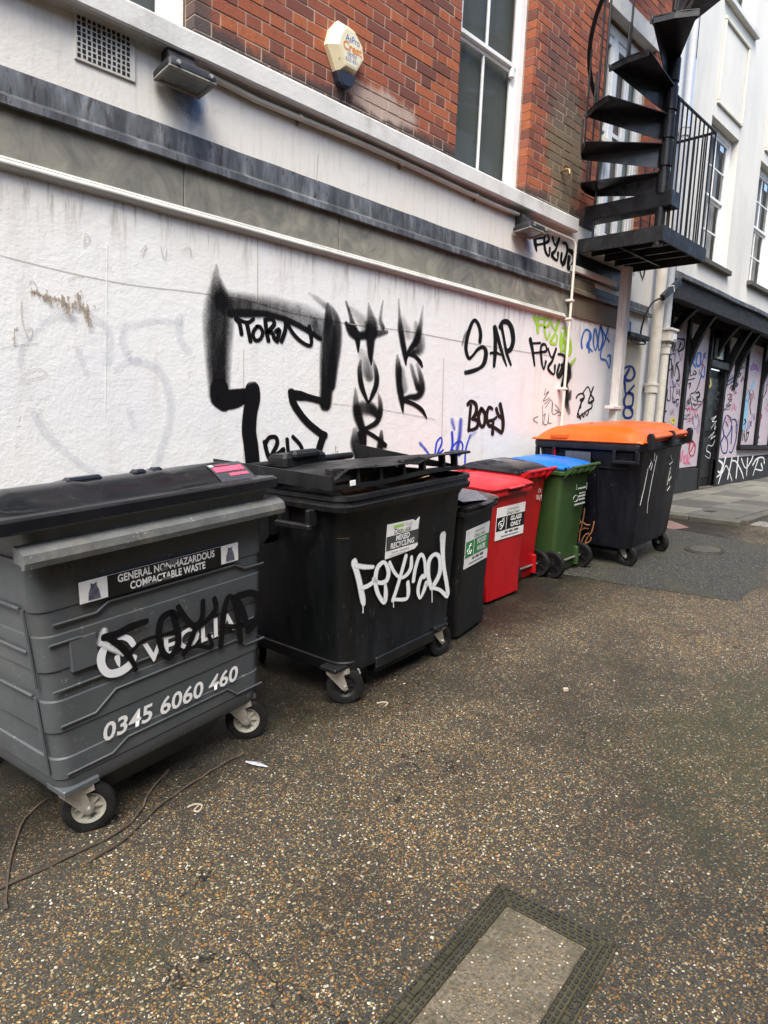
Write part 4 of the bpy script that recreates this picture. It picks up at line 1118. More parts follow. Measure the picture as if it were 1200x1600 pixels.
  (0.1, '13.085,2.717,0.0539,1 13.098,2.626,0.054,1'),
  (0.1, '13.187,2.743,0.0256,1 13.281,2.712,0.0553,1 13.184,2.668,0.0268,1'),
  (0.1, '13.479,2.801,0.0469,1 13.511,2.879,0.0169,1 13.621,2.811,0.017,1 13.682,2.892,0.0415,1'),
 ]),
 ('graffiti_piece', 'blue bubble letters low on the third pink panel', 'blue3', 'shop', [
  (0.2, '12.864,2.135,0.0427,1 12.763,1.948,0.0473,1 12.866,1.785,0.048,1 12.748,1.654,0.0469,1 12.905,1.487,0.0227,1 13.115,1.506,0.0401,1 13.083,1.694,0.038,1 12.861,1.803,0.0251,1'),
  (0.2, '12.911,2.155,0.0204,1 13.15,2.09,0.0332,1 13.203,1.922,0.0474,1 13.033,1.769,0.0357,1'),
  (0.2, '13.204,2.091,0.0178,1 13.439,2.061,0.0371,1 13.533,1.777,0.0517,1 13.393,1.506,0.0373,1 13.225,1.506,0.0171,1'),
  (0.2, '13.246,1.961,0.0496,1 13.288,1.659,0.0498,1'),
  (0.2, '12.892,2.044,0.0229,1 13.028,1.955,0.0231,1'),
 ]),
 ('graffiti_doodle', 'thin grey marker scrawl on the third pink panel', 'grey', 'shop', [
  (0.1, '12.803,2.498,0.0075,1 13.062,2.531,0.0158,1 12.878,2.429,0.0204,1 13.092,2.441,0.0186,1 12.807,2.316,0.0204,1 13.067,2.347,0.0155,1 12.725,2.239,0.0195,1 13.037,2.271,0.0076,1'),
  (0.1, '10.901,2.062,0.0068,1 11.231,2.107,0.0123,1 10.955,2.015,0.0104,1 11.335,2.044,0.0082,1 11.094,1.97,0.0081,1'),
  (0.1, '10.836,2.237,0.0066,1 11.145,2.269,0.0086,1 10.951,2.194,0.0138,1 11.209,2.189,0.0066,1'),
 ]),
 ('graffiti_piece', 'light blue figure painted on the shop window panel', 'sky', 'shop', [
  (0.2, '13.869,2.522,0.1815,1 13.892,2.368,0.2615,1 13.899,2.174,0.2627,1 13.906,1.979,0.2107,1'),
  (0.5, '14.195,2.815,0.1258,1 14.054,2.688,0.1,1'),
 ]),
 ('graffiti_piece', 'purple haze at the top of the window panel', 'purple', 'shop', [
  (0.8, '13.921,3.064,0.1185,1 14.214,3.109,0.1204,1'),
  (0.6, '14.013,3.149,0.077,1 14.357,3.062,0.0786,1'),
 ]),
 ('graffiti_tag', 'black tag low on the shop window panel', 'black', 'shop', [
  (0.1, '13.772,1.936,0.0181,1 13.661,1.914,0.0465,1 13.781,1.819,0.0464,1 13.703,1.701,0.0407,1'),
  (0.1, '13.83,1.938,0.0465,1 13.88,1.703,0.0165,1 13.956,1.921,0.046,1'),
  (0.1, '13.953,1.842,0.0396,1 14.067,1.686,0.0399,1'),
  (0.1, '14.077,1.924,0.0478,1 14.121,1.706,0.0228,1 14.22,1.867,0.0469,1 14.074,1.845,0.0177,1'),
  (0.1, '13.739,2.553,0.025,1 13.656,2.624,0.0293,1 13.817,2.673,0.0143,1'),
  (0.1, '14.118,2.594,0.0364,1 14.102,2.378,0.0356,1 14.218,2.225,0.0305,1'),
 ]),
 ('graffiti_tag', 'short red dash on the window figure', 'redp', 'shop', [
  (0.15, '13.811,2.345,0.0312,1 13.903,2.252,0.0314,1'),
 ]),
 ('graffiti_tag', 'small red hook on the window figure', 'redp', 'shop', [
  (0.15, '13.86,2.114,0.0214,1 13.962,2.078,0.0481,1 13.867,2.007,0.0314,1'),
 ]),
 ('graffiti_tag', 'red looping marks on the fourth panel', 'redp', 'shop', [
  (0.15, '14.786,2.431,0.0484,1 14.716,2.265,0.0516,1 14.841,2.106,0.0521,1 14.784,1.899,0.0419,1 14.679,1.917,0.018,1'),
  (0.15, '14.716,2.265,0.0215,1 14.902,2.211,0.0502,1 14.775,2.104,0.0363,1'),
 ]),
 ('graffiti_tag', 'black tag on the fourth panel', 'black', 'shop', [
  (0.15, '14.777,2.634,0.0556,1 14.84,2.82,0.0182,1 14.974,2.646,0.0184,1 15.005,2.832,0.0591,1'),
  (0.15, '14.864,2.578,0.0313,1 15.017,2.71,0.0316,1'),
  (0.1, '14.699,1.774,0.0112,1 14.888,1.798,0.0313,1 14.728,1.693,0.0328,1 14.893,1.694,0.0104,1'),
 ]),
 ('graffiti_tag', 'white tag of zigzag letters down the black door', 'white', 'door', [
  (0.1, '12.228,2.058,0.0107,1 12.46,2.12,0.0145,1 12.287,2.024,0.0195,1 12.537,2.032,0.009,1'),
  (0.1, '12.274,1.899,0.0159,1 12.442,2.011,0.0091,1 12.429,1.885,0.0215,1 12.488,1.94,0.0187,1'),
  (0.1, '12.198,1.737,0.0135,1 12.439,1.849,0.0095,1 12.302,1.72,0.016,1 12.537,1.778,0.0192,1 12.411,1.604,0.0145,1 12.21,1.612,0.012,1 12.162,1.522,0.0181,1 12.35,1.468,0.0167,1 12.324,1.387,0.0101,1 12.114,1.433,0.0097,1'),
 ]),
 ('graffiti_tag', 'faint grey tag high on the black door', 'grey', 'door', [
  (0.1, '12.264,2.607,0.0086,1 12.401,2.651,0.0173,1 12.309,2.539,0.0183,1 12.468,2.514,0.0198,1 12.291,2.432,0.0197,1 12.48,2.389,0.0186,1 12.357,2.294,0.0192,1 12.431,2.217,0.0154,1'),
  (0.6, '12.147,2.668,0.0327,0.4 12.328,2.725,0.0551,0.6'),
 ]),
 ('graffiti_tag', 'yellow tag high beside the black door', 'yellow', 'shop', [
  (0.3, '11.882,2.718,0.0545,1 11.851,2.579,0.0428,1 11.981,2.622,0.0541,1 11.9,2.736,0.0486,1'),
 ]),
 ('graffiti_tag', 'white spray tag scrawled along the dark plinth', 'white', 'plinth', [
  (0.4, '12.562,1.362,0.0334,1 12.847,1.285,0.0611,1 12.786,1.137,0.056,1 12.649,1.158,0.0302,1'),
  (0.4, '12.973,1.396,0.0715,1 12.845,1.117,0.0705,1 12.743,0.932,0.0345,1'),
  (0.4, '12.604,1.048,0.0355,1 12.893,1.134,0.041,1 13.075,1.244,0.031,1 13.442,0.967,0.0345,1'),
  (0.4, '13.31,1.375,0.0663,1 13.203,1.013,0.0662,1'),
  (0.4, '13.323,1.336,0.0268,1 13.558,1.315,0.0342,1 13.913,1.132,0.047,1 14.083,0.988,0.0337,1'),
  (0.4, '13.642,1.411,0.0704,1 13.655,1.02,0.0708,1'),
  (0.4, '13.832,1.371,0.0465,1 14.137,1.188,0.0284,1 14.408,1.306,0.0554,1 14.499,1.407,0.0721,1'),
  (0.4, '14.198,1.368,0.0738,1 14.248,1.045,0.0445,1'),
  (0.4, '14.558,1.243,0.0624,1 14.775,1.364,0.0429,1 15.172,1.383,0.036,1 15.282,1.276,0.0786,1'),
  (0.4, '14.849,1.343,0.0694,1 14.632,1.035,0.0344,1'),
  (0.4, '14.719,1.158,0.0288,1 15.199,1.128,0.0415,1 15.083,1.257,0.0711,1'),
 ]),
 ('graffiti_tag', 'black spray tag over the white lettering', 'black', 'b1', [
  (0.1, '-0.314,0.802,0.0321,1 -0.259,0.798,0.0337,1 -0.195,0.808,0.0347,1 -0.124,0.81,0.0279,1'),
  (0.1, '-0.3,0.801,0.0292,1 -0.255,0.753,0.0297,1 -0.222,0.707,0.0305,1 -0.196,0.656,0.0223,1 -0.184,0.617,0.0198,1'),
  (0.15, '-0.201,0.703,0.019,1 -0.132,0.733,0.0179,1 0.008,0.716,0.0177,1'),
  (0.1, '0.032,0.781,0.0279,1 -0.003,0.813,0.0295,1 -0.052,0.799,0.0359,1 -0.071,0.734,0.0323,1 -0.052,0.648,0.0287,1 -0.017,0.618,0.0342,1 0.022,0.66,0.0371,1 0.021,0.733,0.0325,1 -0.003,0.813,0.0307,1'),
  (0.1, '0.03,0.829,0.0278,1 0.076,0.753,0.0277,1 0.126,0.7,0.0277,1'),
  (0.1, '0.161,0.818,0.0286,1 0.154,0.745,0.0301,1 0.117,0.703,0.0303,1 0.071,0.628,0.0301,1 0.049,0.606,0.03,1'),
  (0.1, '0.224,0.812,0.0278,1 0.231,0.76,0.0315,1 0.18,0.722,0.0295,1 0.126,0.704,0.0279,1'),
  (0.1, '0.054,0.619,0.0205,1 0.123,0.618,0.0195,1 0.202,0.587,0.025,1 0.186,0.651,0.0214,1'),
  (0.2, '0.051,0.605,0.0068,1 0.05,0.583,0.0068,1'),
  (0.1, '0.253,0.574,0.035,1 0.265,0.657,0.0351,1 0.282,0.753,0.0359,1 0.312,0.799,0.0278,1 0.349,0.742,0.0317,1 0.366,0.625,0.034,1 0.374,0.558,0.0344,1'),
  (0.1, '0.27,0.667,0.0237,1 0.381,0.628,0.0245,1'),
  (0.15, '0.34,0.784,0.0386,1 0.388,0.707,0.0413,1 0.426,0.59,0.0306,1'),
  (0.15, '0.36,0.786,0.04,1 0.45,0.778,0.0378,1 0.501,0.723,0.0464,1 0.494,0.659,0.0566,1 0.457,0.621,0.0553,1 0.42,0.591,0.0326,1'),
 ]),
 ('spray_blot', 'white spray blot at the start of the black tag', 'white', 'b1', [
  (0.85, '-0.312,0.825,0.0399,0.9 -0.324,0.789,0.0498,0.9'),
  (0.7, '-0.316,0.773,0.0292,0.8 -0.277,0.74,0.0296,0.8 -0.237,0.705,0.021,0.7'),
 ]),
 ('logo_ring', 'white ring emblem of the waste company', 'white', 'b1', [
  (0.05, '-0.188,0.73,0.0258,1 -0.208,0.761,0.0253,1 -0.246,0.78,0.0211,1 -0.295,0.773,0.0236,1 -0.325,0.736,0.0377,1 -0.328,0.69,0.0337,1 -0.303,0.648,0.0323,1 -0.255,0.636,0.0376,1 -0.211,0.648,0.038,1 -0.188,0.674,0.03,1'),
  (0.1, '-0.262,0.701,0.0261,1 -0.257,0.671,0.0157,1 -0.254,0.657,0.0026,1'),
 ]),
 ('graffiti_tag', 'white spray tag FEYAD with short drips', 'white', 'b2', [
  (0.35, '-0.474,0.825,0.0545,1 -0.452,0.769,0.0461,1 -0.425,0.695,0.0474,1 -0.396,0.601,0.0485,1 -0.387,0.569,0.0341,1'),
  (0.3, '-0.392,0.564,0.01,1 -0.39,0.52,0.01,1'),
  (0.45, '-0.461,0.805,0.0323,1 -0.388,0.781,0.0331,1 -0.321,0.766,0.0272,1'),
  (0.3, '-0.407,0.667,0.0295,1 -0.358,0.667,0.0321,1 -0.3,0.682,0.0344,1'),
  (0.25, '-0.317,0.698,0.0259,1 -0.264,0.662,0.0258,1 -0.203,0.659,0.0386,1 -0.188,0.71,0.0384,1 -0.227,0.772,0.026,1 -0.278,0.759,0.0388,1 -0.297,0.711,0.0401,1 -0.289,0.638,0.0354,1 -0.251,0.569,0.0302,1 -0.209,0.534,0.0344,1 -0.203,0.581,0.041,1 -0.21,0.631,0.0274,1'),
  (0.25, '-0.182,0.762,0.027,1 -0.133,0.691,0.0254,1 -0.075,0.647,0.0225,1 -0.019,0.653,0.0323,1 0.017,0.688,0.0394,1 0.017,0.75,0.03,1'),
  (0.25, '-0.036,0.768,0.0359,1 -0.068,0.683,0.0358,1 -0.1,0.604,0.0358,1 -0.137,0.527,0.0357,1'),
  (0.25, '-0.132,0.529,0.0232,1 -0.018,0.502,0.0272,1 0.004,0.534,0.0389,1 -0.006,0.6,0.0358,1'),
  (0.3, '-0.133,0.514,0.0086,1 -0.129,0.481,0.0086,1'),
  (0.25, '0.047,0.6,0.037,1 0.057,0.667,0.0375,1 0.091,0.741,0.0349,1 0.131,0.733,0.0266,1 0.157,0.664,0.0345,1 0.162,0.605,0.0392,1 0.122,0.601,0.0375,1 0.097,0.53,0.0367,1 0.122,0.472,0.0227,1 0.159,0.515,0.0394,1 0.176,0.556,0.0372,1 0.188,0.54,0.0281,1'),
  (0.3, '0.232,0.51,0.0389,1 0.193,0.598,0.0421,1 0.191,0.688,0.0473,1 0.245,0.722,0.0295,1 0.301,0.685,0.0395,1 0.31,0.584,0.0498,1 0.252,0.518,0.0475,1'),
  (0.2, '0.232,0.51,0.0254,1 0.32,0.475,0.0262,1 0.415,0.41,0.0375,1 0.395,0.497,0.0416,1 0.358,0.6,0.0411,1 0.331,0.711,0.0471,1 0.32,0.824,0.0696,0.8'),
  (0.3, '0.238,0.502,0.01,1 0.248,0.413,0.01,1'),
 ]),
]

# ================================================================== SETTING
def sheet(name, poly, dz, mat, kind=True):
    vs = [(x, y, ground_z(x) + dz) for x, y in poly]
    me = bpy.data.meshes.new(name)
    me.from_pydata(vs, [], [tuple(range(len(vs)))])
    me.materials.append(mat)
    o = place(name, me)
    return struct(o) if kind else o

# road: one sheet, breaking its slope where the pavement starts
vs, fs = [], []
xs = [-60, -10, 0, 9, 20, 90]
for x in xs:
    for y in (-60, -5, .6):
        vs.append((x, y, ground_z(x)))
for i in range(len(xs) - 1):
    for j in range(2):
        a = i * 3 + j
        fs.append((a, a + 3, a + 4, a + 1))
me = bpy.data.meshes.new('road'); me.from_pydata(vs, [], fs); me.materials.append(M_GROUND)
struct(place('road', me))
def ragged(poly, step=.12, amp=.012):
    out = []
    for i, (x, y) in enumerate(poly):
        x2, y2 = poly[(i + 1) % len(poly)]
        n = max(1, int(math.hypot(x2 - x, y2 - y) / step))
        for k in range(n):
            t = k / n
            out.append((x + (x2 - x) * t + random.uniform(-amp, amp), y + (y2 - y) * t + random.uniform(-amp, amp)))
    return out
sheet('asphalt_patch', ragged([(5.42, -.05), (5.5, -.96), (5.72, -2.24), (6.55, -2.23), (7.9, -1.86), (8.05, -.76), (8.1, -.05)], .09, .022), .004, M_PATCH)
sheet('paving_strip', ragged([(8.05, -.80), (8.26, -.90), (8.52, -.58), (8.5, -.2), (8.1, -.2)], .2, .004), .004, M_TACT)

# pavement with flagstones and kerb
PAVE = .055
def pave_z(x):
    return ground_z(max(x, 9.0)) + PAVE if x >= 9 else ground_z(x) + PAVE
pm = MB()
for a, b in ((8.86, 9.0), (9.0, 24.0)):
    rr = []
    for x in (a, b):
        z = ground_z(x) + PAVE - .012
        rr.append([Vector((x, -1.22, z - .2)), Vector((x, 1.0, z - .2)), Vector((x, 1.0, z)), Vector((x, -1.22, z))])
    pm.loft(rr)
pavement = struct(pm.obj('pavement', M_MORTAR))
pavement.data.materials[0] = simple('dark_joint_grit', (.06, .057, .048), .85, .2, None, 0, 20, .2)
tiltx = -math.atan(.03)
flag_cache = {}
for row, (ya, yb) in enumerate(((-1.21, -.62), (-.62, -.03), (-.03, .56))):
    x = 8.88 - .3 * row
    while x < 19:
        w = random.choice((.62, .78, .92))
        xa = max(x, 8.88)
        if x + w - xa > .15:
            ln = round(x + w - xa - .016, 3)
            key = (ln, row)
            if key not in flag_cache:
                flag_cache[key] = MB().bbox(-ln / 2, ln / 2, -(yb - ya - .016) / 2, (yb - ya - .016) / 2, -.05, 0, .005).mesh('flagstone', M_FLAG)
            xc = xa + ln / 2
            sl = .03 if xc > 9 else .08
            place('flagstone', flag_cache[key], pavement, (xc, (ya + yb) / 2, ground_z(xc) + PAVE + random.uniform(-.004, .004)), (random.uniform(-.005, .005), -math.atan(sl), 0))
        x += w
kerb = struct(MB().box(8.84, 8.86, -1.30, .55, .45, ground_z(8.84) + .02).obj('kerb', M_KERB))
y = .5
while y > -1.2:
    ln = .6
    me = MB().bbox(-.07, .07, -ln / 2 + .004, ln / 2 - .004, -.25, 0, .012).mesh('kerbstone', M_KERB)
    place('kerbstone', me, kerb, (8.79, y - ln / 2, ground_z(8.79) + PAVE + .003), (0, -TH, 0))
    y -= ln
x = 8.9
while x < 19:
    me = MB().bbox(.004, .9 - .004, -.06, .06, -.25, 0, .012).mesh('kerbstone', M_KERB)
    place('kerbstone', me, kerb, (x, -1.285, ground_z(x + .0) + PAVE + .003), (0, -math.atan(.03), 0))
    x += .9
# pale setts and a small drain by the kerb end
sett = struct(sheet('sett_strip', [(8.86, -1.36), (9.9, -1.36), (9.9, -1.62), (8.86, -1.62)], .003, M_KERB))
M_SETT = simple('pale_granite', (.16, .155, .14), .7, .2, (.12, .12, .11), .5, 9, .2)
sme = MB().bbox(-.055, .055, -.055, .055, -.03, .012, .008).mesh('sett', M_SETT)
for i in range(9):
    for j in range(2):
        if 3 <= i <= 5 and j == 0:
            continue
        xx = 8.93 + i * .117
        place('sett', sme, sett, (xx, -1.43 - .12 * j, ground_z(xx) + random.uniform(0, .004)), (0, -.03, random.uniform(-.06, .06)))
dg_ = thing('drain_grate', 'small dark iron drain grate set among pale setts by the kerb', 'drain', M=Matrix.Translation((9.4, -1.43, ground_z(9.4) + .006)))
MB().bbox(-.17, .17, -.055, .055, -.02, .002, .004).obj('grate_frame', M_CASTIR, dg_)
for i in range(7):
    MB().bbox(-.14 + i * .045, -.12 + i * .045, -.045, .045, .0, .010, .003).obj('grate_bar', M_CASTIR, dg_)
# round manhole cover
M_WORNIR = simple('worn_iron_rib', (.050, .046, .040), .5, .2, (.04, .036, .03), .5, 14, .1)
mh = thing('manhole_cover', 'round ribbed iron manhole cover in the dark asphalt patch', 'manhole cover', M=pose(7.25, -1.44, 0) @ Matrix.Translation((0, 0, .007)))
MB().lathe([(.001, .002), (.16, .002), (.165, .010), (.19, .010), (.195, .0), (.19, -.02), (.001, -.02)], seg=40).obj('cover_disc', M_CASTIR, mh, True)
for i in range(-4, 5):
    h = math.sqrt(max(.001, .155 ** 2 - (i * .034) ** 2))
    MB().bbox(i * .034 - .008, i * .034 + .008, -h, h, .0, .016, .004).obj('cover_rib', M_WORNIR, mh)
st = tagged(MB().bbox(-.09, .09, -.06, .06, -.02, .004, .003).obj('stopcock_cover', M_CASTIR), 'tiny dark rectangular utility lid in the pavement flags', 'utility cover')
st.location = (9.28, -.77, pave_z(9.28) + .001)
# big inspection cover in the foreground
ic = thing('inspection_cover', 'rectangular inspection cover with studded iron frame and gravelly infill in the foreground', 'inspection cover', M=pose(1.88, -2.69, 6) @ Matrix.Translation((0, 0, .003)))
LX, LY = 1.05, .43
MB().bbox(-LX + .076, -.076, -LY + .076, -.076, -.02, .006, .004).obj('infill', M_INFILL, ic)
fr = MB()
for a in (0.0, .038):
    x0, x1, y0, y1 = -LX + a, -a, -LY + a, -a
    w = .034
    fr.bbox(x0, x1, y1 - w, y1, -.02, .004 + a * .02, .002)
    fr.bbox(x0, x1, y0, y0 + w, -.02, .004 + a * .02, .002)
    fr.bbox(x0, x0 + w, y0 + w + .001, y1 - w - .001, -.02, .004 + a * .02, .002)
    fr.bbox(x1 - w, x1, y0 + w + .001, y1 - w - .001, -.02, .004 + a * .02, .002)
fr.obj('cover_frame', simple('mossy_iron_frame', (.048, .044, .025), .8, .35, (.020, .019, .012), .8, 9, .3, spec=.25, scuff=(.10, .10, .05)), ic)
studs = MB()
for a in (.005, .021, .043, .059):
    x0, x1, y0, y1 = -LX + a, -a, -LY + a, -a
    n = int((x1 - x0) / .026)
    for i in range(n):
        xx = x0 + (i + .5) * (x1 - x0) / n
        if a == .021 and -.72 < xx < -.30:
            continue
        for yy in (y0 + .006, y1 - .006):
            if yy < -LY / 2 or not (a == .021 and -.72 < xx < -.3):
                studs.bbox(xx - .008, xx + .008, yy - .004, yy + .004, .003, .0125, .002)
    n = int((y1 - y0) / .026)
    for i in range(1, n - 1):
        yy = y0 + (i + .5) * (y1 - y0) / n
        for xx in (x0 + .006, x1 - .006):
            studs.bbox(xx - .004, xx + .004, yy - .008, yy + .008, .003, .0125, .002)
so = studs.obj('stud', simple('dark_iron_stud', (.022, .019, .017), .6, .3, None, 0, 9, .2), ic); so['kind'] = 'stuff'
cl = MB()
for x0, n, y0 in ((-.72, 15, -.036), (-.36, 5, -LY + .010)):
    for i in range(n):
        if i in (7,):
            continue
        xx = x0 + i * .029
        cl.bbox(xx, xx + .004, y0, y0 + .022, .003, .0095, .001)
        if i % 3 != 1:
            cl.bbox(xx + .006, xx + .018, y0 + (.018 if i % 2 else 0), y0 + (.022 if i % 2 else .004), .003, .0095, .001)
        if i % 2:
            cl.bbox(xx + .016, xx + .020, y0, y0 + .02, .003, .0092, .001)
cl.obj('cast_lettering', M_CASTIR, ic)['kind'] = 'stuff'

# ================================================================== MAIN BUILDING
bld = thing('corner_building', 'old building with graffitied white rendered ground floor and red brick above', 'building', (0, .3, 0))
bld.location = (0, 0, 0)

def holed_wall(mb, x0, x1, z0, z1, y, openings, depth):
    """front face of a wall with rectangular openings and their reveals"""
    X = sorted({x0, x1, *[o[0] for o in openings], *[o[1] for o in openings]})
    Z = sorted({z0, z1, *[o[2] for o in openings], *[o[3] for o in openings]})
    X = [v for v in X if x0 <= v <= x1]; Z = [v for v in Z if z0 <= v <= z1]
    for i in range(len(X) - 1):
        for j in range(len(Z) - 1):
            cx, cz = (X[i] + X[i + 1]) / 2, (Z[j] + Z[j + 1]) / 2
            if any(o[0] < cx < o[1] and o[2] < cz < o[3] for o in openings):
                continue
            mb.add([(X[i], y, Z[j]), (X[i + 1], y, Z[j]), (X[i + 1], y, Z[j + 1]), (X[i], y, Z[j + 1])], [(0, 1, 2, 3)])
    for a, b, c, d in openings:
        y1 = y + depth
        for q in (((a, c), (a, d)), ((b, c), (b, d)), ((a, c), (b, c)), ((a, d), (b, d))):
            (xa, za), (xb, zb) = q
            mb.add([(xa, y, za), (xb, y, zb), (xb, y1, zb), (xa, y1, za)], [(0, 1, 2, 3)])
    return mb

wall = MB().box(-5, 8.6, 0, .35, -1, 3.92).obj('rendered_wall', M_WALL, bld)
# slate panels
xj = [-3.95, -2.74, -1.5, -.28, .90, 2.11, 3.34, 4.55, 5.62, 6.60]
for a, b in zip(xj[:-1], xj[1:]):
    MB().bbox(a + .0025, b - .0025, -.022, .0, 2.975, 3.25, .003).obj('slate_panel', M_SLATE, bld)
M_SLATEB = simple('brown_streaked_slate', (.135, .105, .07), .7, .25, (.07, .065, .055), .6, 5, .2, stretch=(5, 5, .6))
for a, b in ((6.62, 7.75), (7.755, 8.0)):
    MB().bbox(a, b, -.020, .0, 2.985, 3.22, .003).obj('slate_panel', M_SLATEB, bld)
# lead flashing over the slates
lj = [-3.5, -2.2, -.9, .52, 1.83, 3.14, 4.12, 5.35, 6.60]
def lead(a, b, zt=3.415, mat=M_LEAD, seed=0):
    n = max(4, int((b - a) / .12))
    rings = []
    for i in range(n + 1):
        x = a + (b - a) * i / n
        j = (noise.noise((x * 3, seed, 0)) * .006)
        prof = [(-.004, zt + j), (-.012, zt - .03 + j), (-.014, 3.29), (-.034 + j * .5, 3.272), (-.052 + j, 3.262), (-.056 + j, 3.222 + j), (-.050 + j, 3.214 + j), (-.020, 3.225), (-.002, 3.30)]
        rings.append([Vector((x, yy, zz)) for yy, zz in prof])
    return MB().loft(rings)
for i, (a, b) in enumerate(zip(lj[:-1], lj[1:])):
    lead(a + .002, b + .006 if i % 2 else b - .002, seed=i * 7).obj('lead_flashing', M_LEAD, bld, True)
lead(6.62, 7.15, 3.40, seed=50).obj('lead_flashing', M_SLATEB, bld, True)
lead(7.155, 8.58, 3.36, seed=60).obj('lead_flashing', M_LEAD, bld, True)
MB().bbox(6.6, 7.6, -.05, .0, 3.43, 3.50, .008).obj('ledge', M_TRIM, bld)
# half round moulding under the slates
prof = [(0, 2.985), (-.030, 2.983), (-.034, 2.972)] + [(-.026 - .022 * math.sin(R(a)), 2.951 + .019 * math.cos(R(a))) for a in range(0, 181, 20)] + [(-.012, 2.928), (0, 2.920)]
rings = []
for i in range(78):
    x = -5 + i * .15
    j = noise.noise((x * 2.2, 3, 1)) * .004
    rings.append([Vector((min(x, 6.52), yy + j, zz + j * .7)) for yy, zz in prof])
MB().loft(rings).obj('moulding', M_TRIM, bld, True)
# projecting string course
prof = [(0, 3.96), (-.095, 3.935), (-.102, 3.925), (-.100, 3.815), (-.092, 3.803), (-.06, 3.800), (-.055, 3.812), (-.03, 3.80), (0, 3.79)]
rings = []
for i in range(96):
    x = -5 + i * .1217
    j = noise.noise((x * 3.2, 9, 1)) * .005
    k = noise.noise((x * 5.2, 19, 1)) * .004
    rings.append([Vector((min(x, 6.54), yy + (j if n else 0), zz + (k if n > 1 else 0))) for n, (yy, zz) in enumerate(prof)])
MB().loft(rings).obj('string_course', M_SILLP, bld)
# ventilation grille
vg = MB().bbox(1.49, 1.82, -.012, .004, 3.575, 3.825, .003).obj('vent_grille', M_TRIM, bld)
vb = MB()
for i in range(11):
    for j in range(8):
        jx, jz = random.uniform(-.0012, .0012), random.uniform(-.0012, .0012)
        cx, cz = 1.512 + i * .0265 + jx, 3.600 + j * .0262 + jz
        s = .0085 + random.uniform(-.001, .001)
        vb.box(cx - s, cx + s, -.0135, -.0125, cz - s * 1.1, cz + s * 1.1)
vb.obj('vent_holes', M_DARK, vg)['kind'] = 'stuff'

# brick upper storey
OPEN = [(-.2, 2.18, 3.90, 6.2), (4.62, 5.68, 3.90, 6.25), (7.05, 8.17, 3.80, 6.22)]
BX0, BX1, BZ0, BZ1 = -4.0, 8.62, 3.93, 8.2
bw = holed_wall(MB(), BX0, BX1, 3.92, BZ1, .0045, [(a - .0085, b + .0085, c, d + .009) for a, b, c, d in OPEN], .30).obj('brick_wall', M_MORTAR, bld)
def cam_px(p):
    v = Vector(p) - Vector((0, -3.9, 1.75))
    z = v.dot(_f)
    if z < .1:
        return None
    return 600 + 1050 * v.dot(_r2) / z, 800 + 1050 * v.dot(_d2) / z, z
bricks = []
CO = .0800
course = 0
z = BZ0
while z < BZ1 - .05:
    x = BX0 + (0 if course % 2 == 0 else -.18)
    k = 0
    while x < BX1:
        w = .24 if k % 2 == 0 else .12
        a, b = max(x, BX0), min(x + w, BX1)
        segs = [(a, b)]
        zc = z + CO / 2
        for o in OPEN:
            if o[2] < zc < o[3]:
                ns = []
                for s in segs:
                    if s[1] <= o[0] or s[0] >= o[1]:
                        ns.append(s)
                    else:
                        if s[0] < o[0]: ns.append((s[0], o[0]))
                        if s[1] > o[1]: ns.append((o[1], s[1]))
                segs = ns
        for s in segs:
            if s[1] - s[0] > .03:
                bricks.append((s[0], s[1], z))
        x += w; k += 1
    z += CO; course += 1
def score(b):
    q = cam_px(((b[0] + b[1]) / 2, 0, b[2] + .04))
    if q is None or not (-6 < q[0] < 1206 and -6 < q[1] < 1606):
        return 1e9
    hidden = 200 if (b[0] > 8.1) else 0
    return q[2] / math.sqrt(max(.08, b[1] - b[0])) + hidden
bricks.sort(key=score)
bcache = {}
for a, b, z in bricks[:300]:
    ln = round(b - a - .008, 3)
    if ln not in bcache:
        bcache[ln] = [MB().bbox(-ln / 2, ln / 2, 0, .10, -.0357, .0357, .003).mesh('brick', M_BRICK) for _ in range(1)]
    place('brick', bcache[ln][0], bw, ((a + b) / 2, random.uniform(-.0025, .002), z + .04 + random.uniform(-.001, .001)), (random.uniform(-.004, .004), random.uniform(-.004, .004), random.uniform(-.004, .004)))
rest = MB()
for a, b, z in bricks[300:]:
    j = random.uniform(-.002, .002)
    rest.box(a + .0045, b - .0045, j, .10, z + .0043, z + .0757)
rest.obj('brick', M_BRICK, bw)['kind'] = 'stuff'

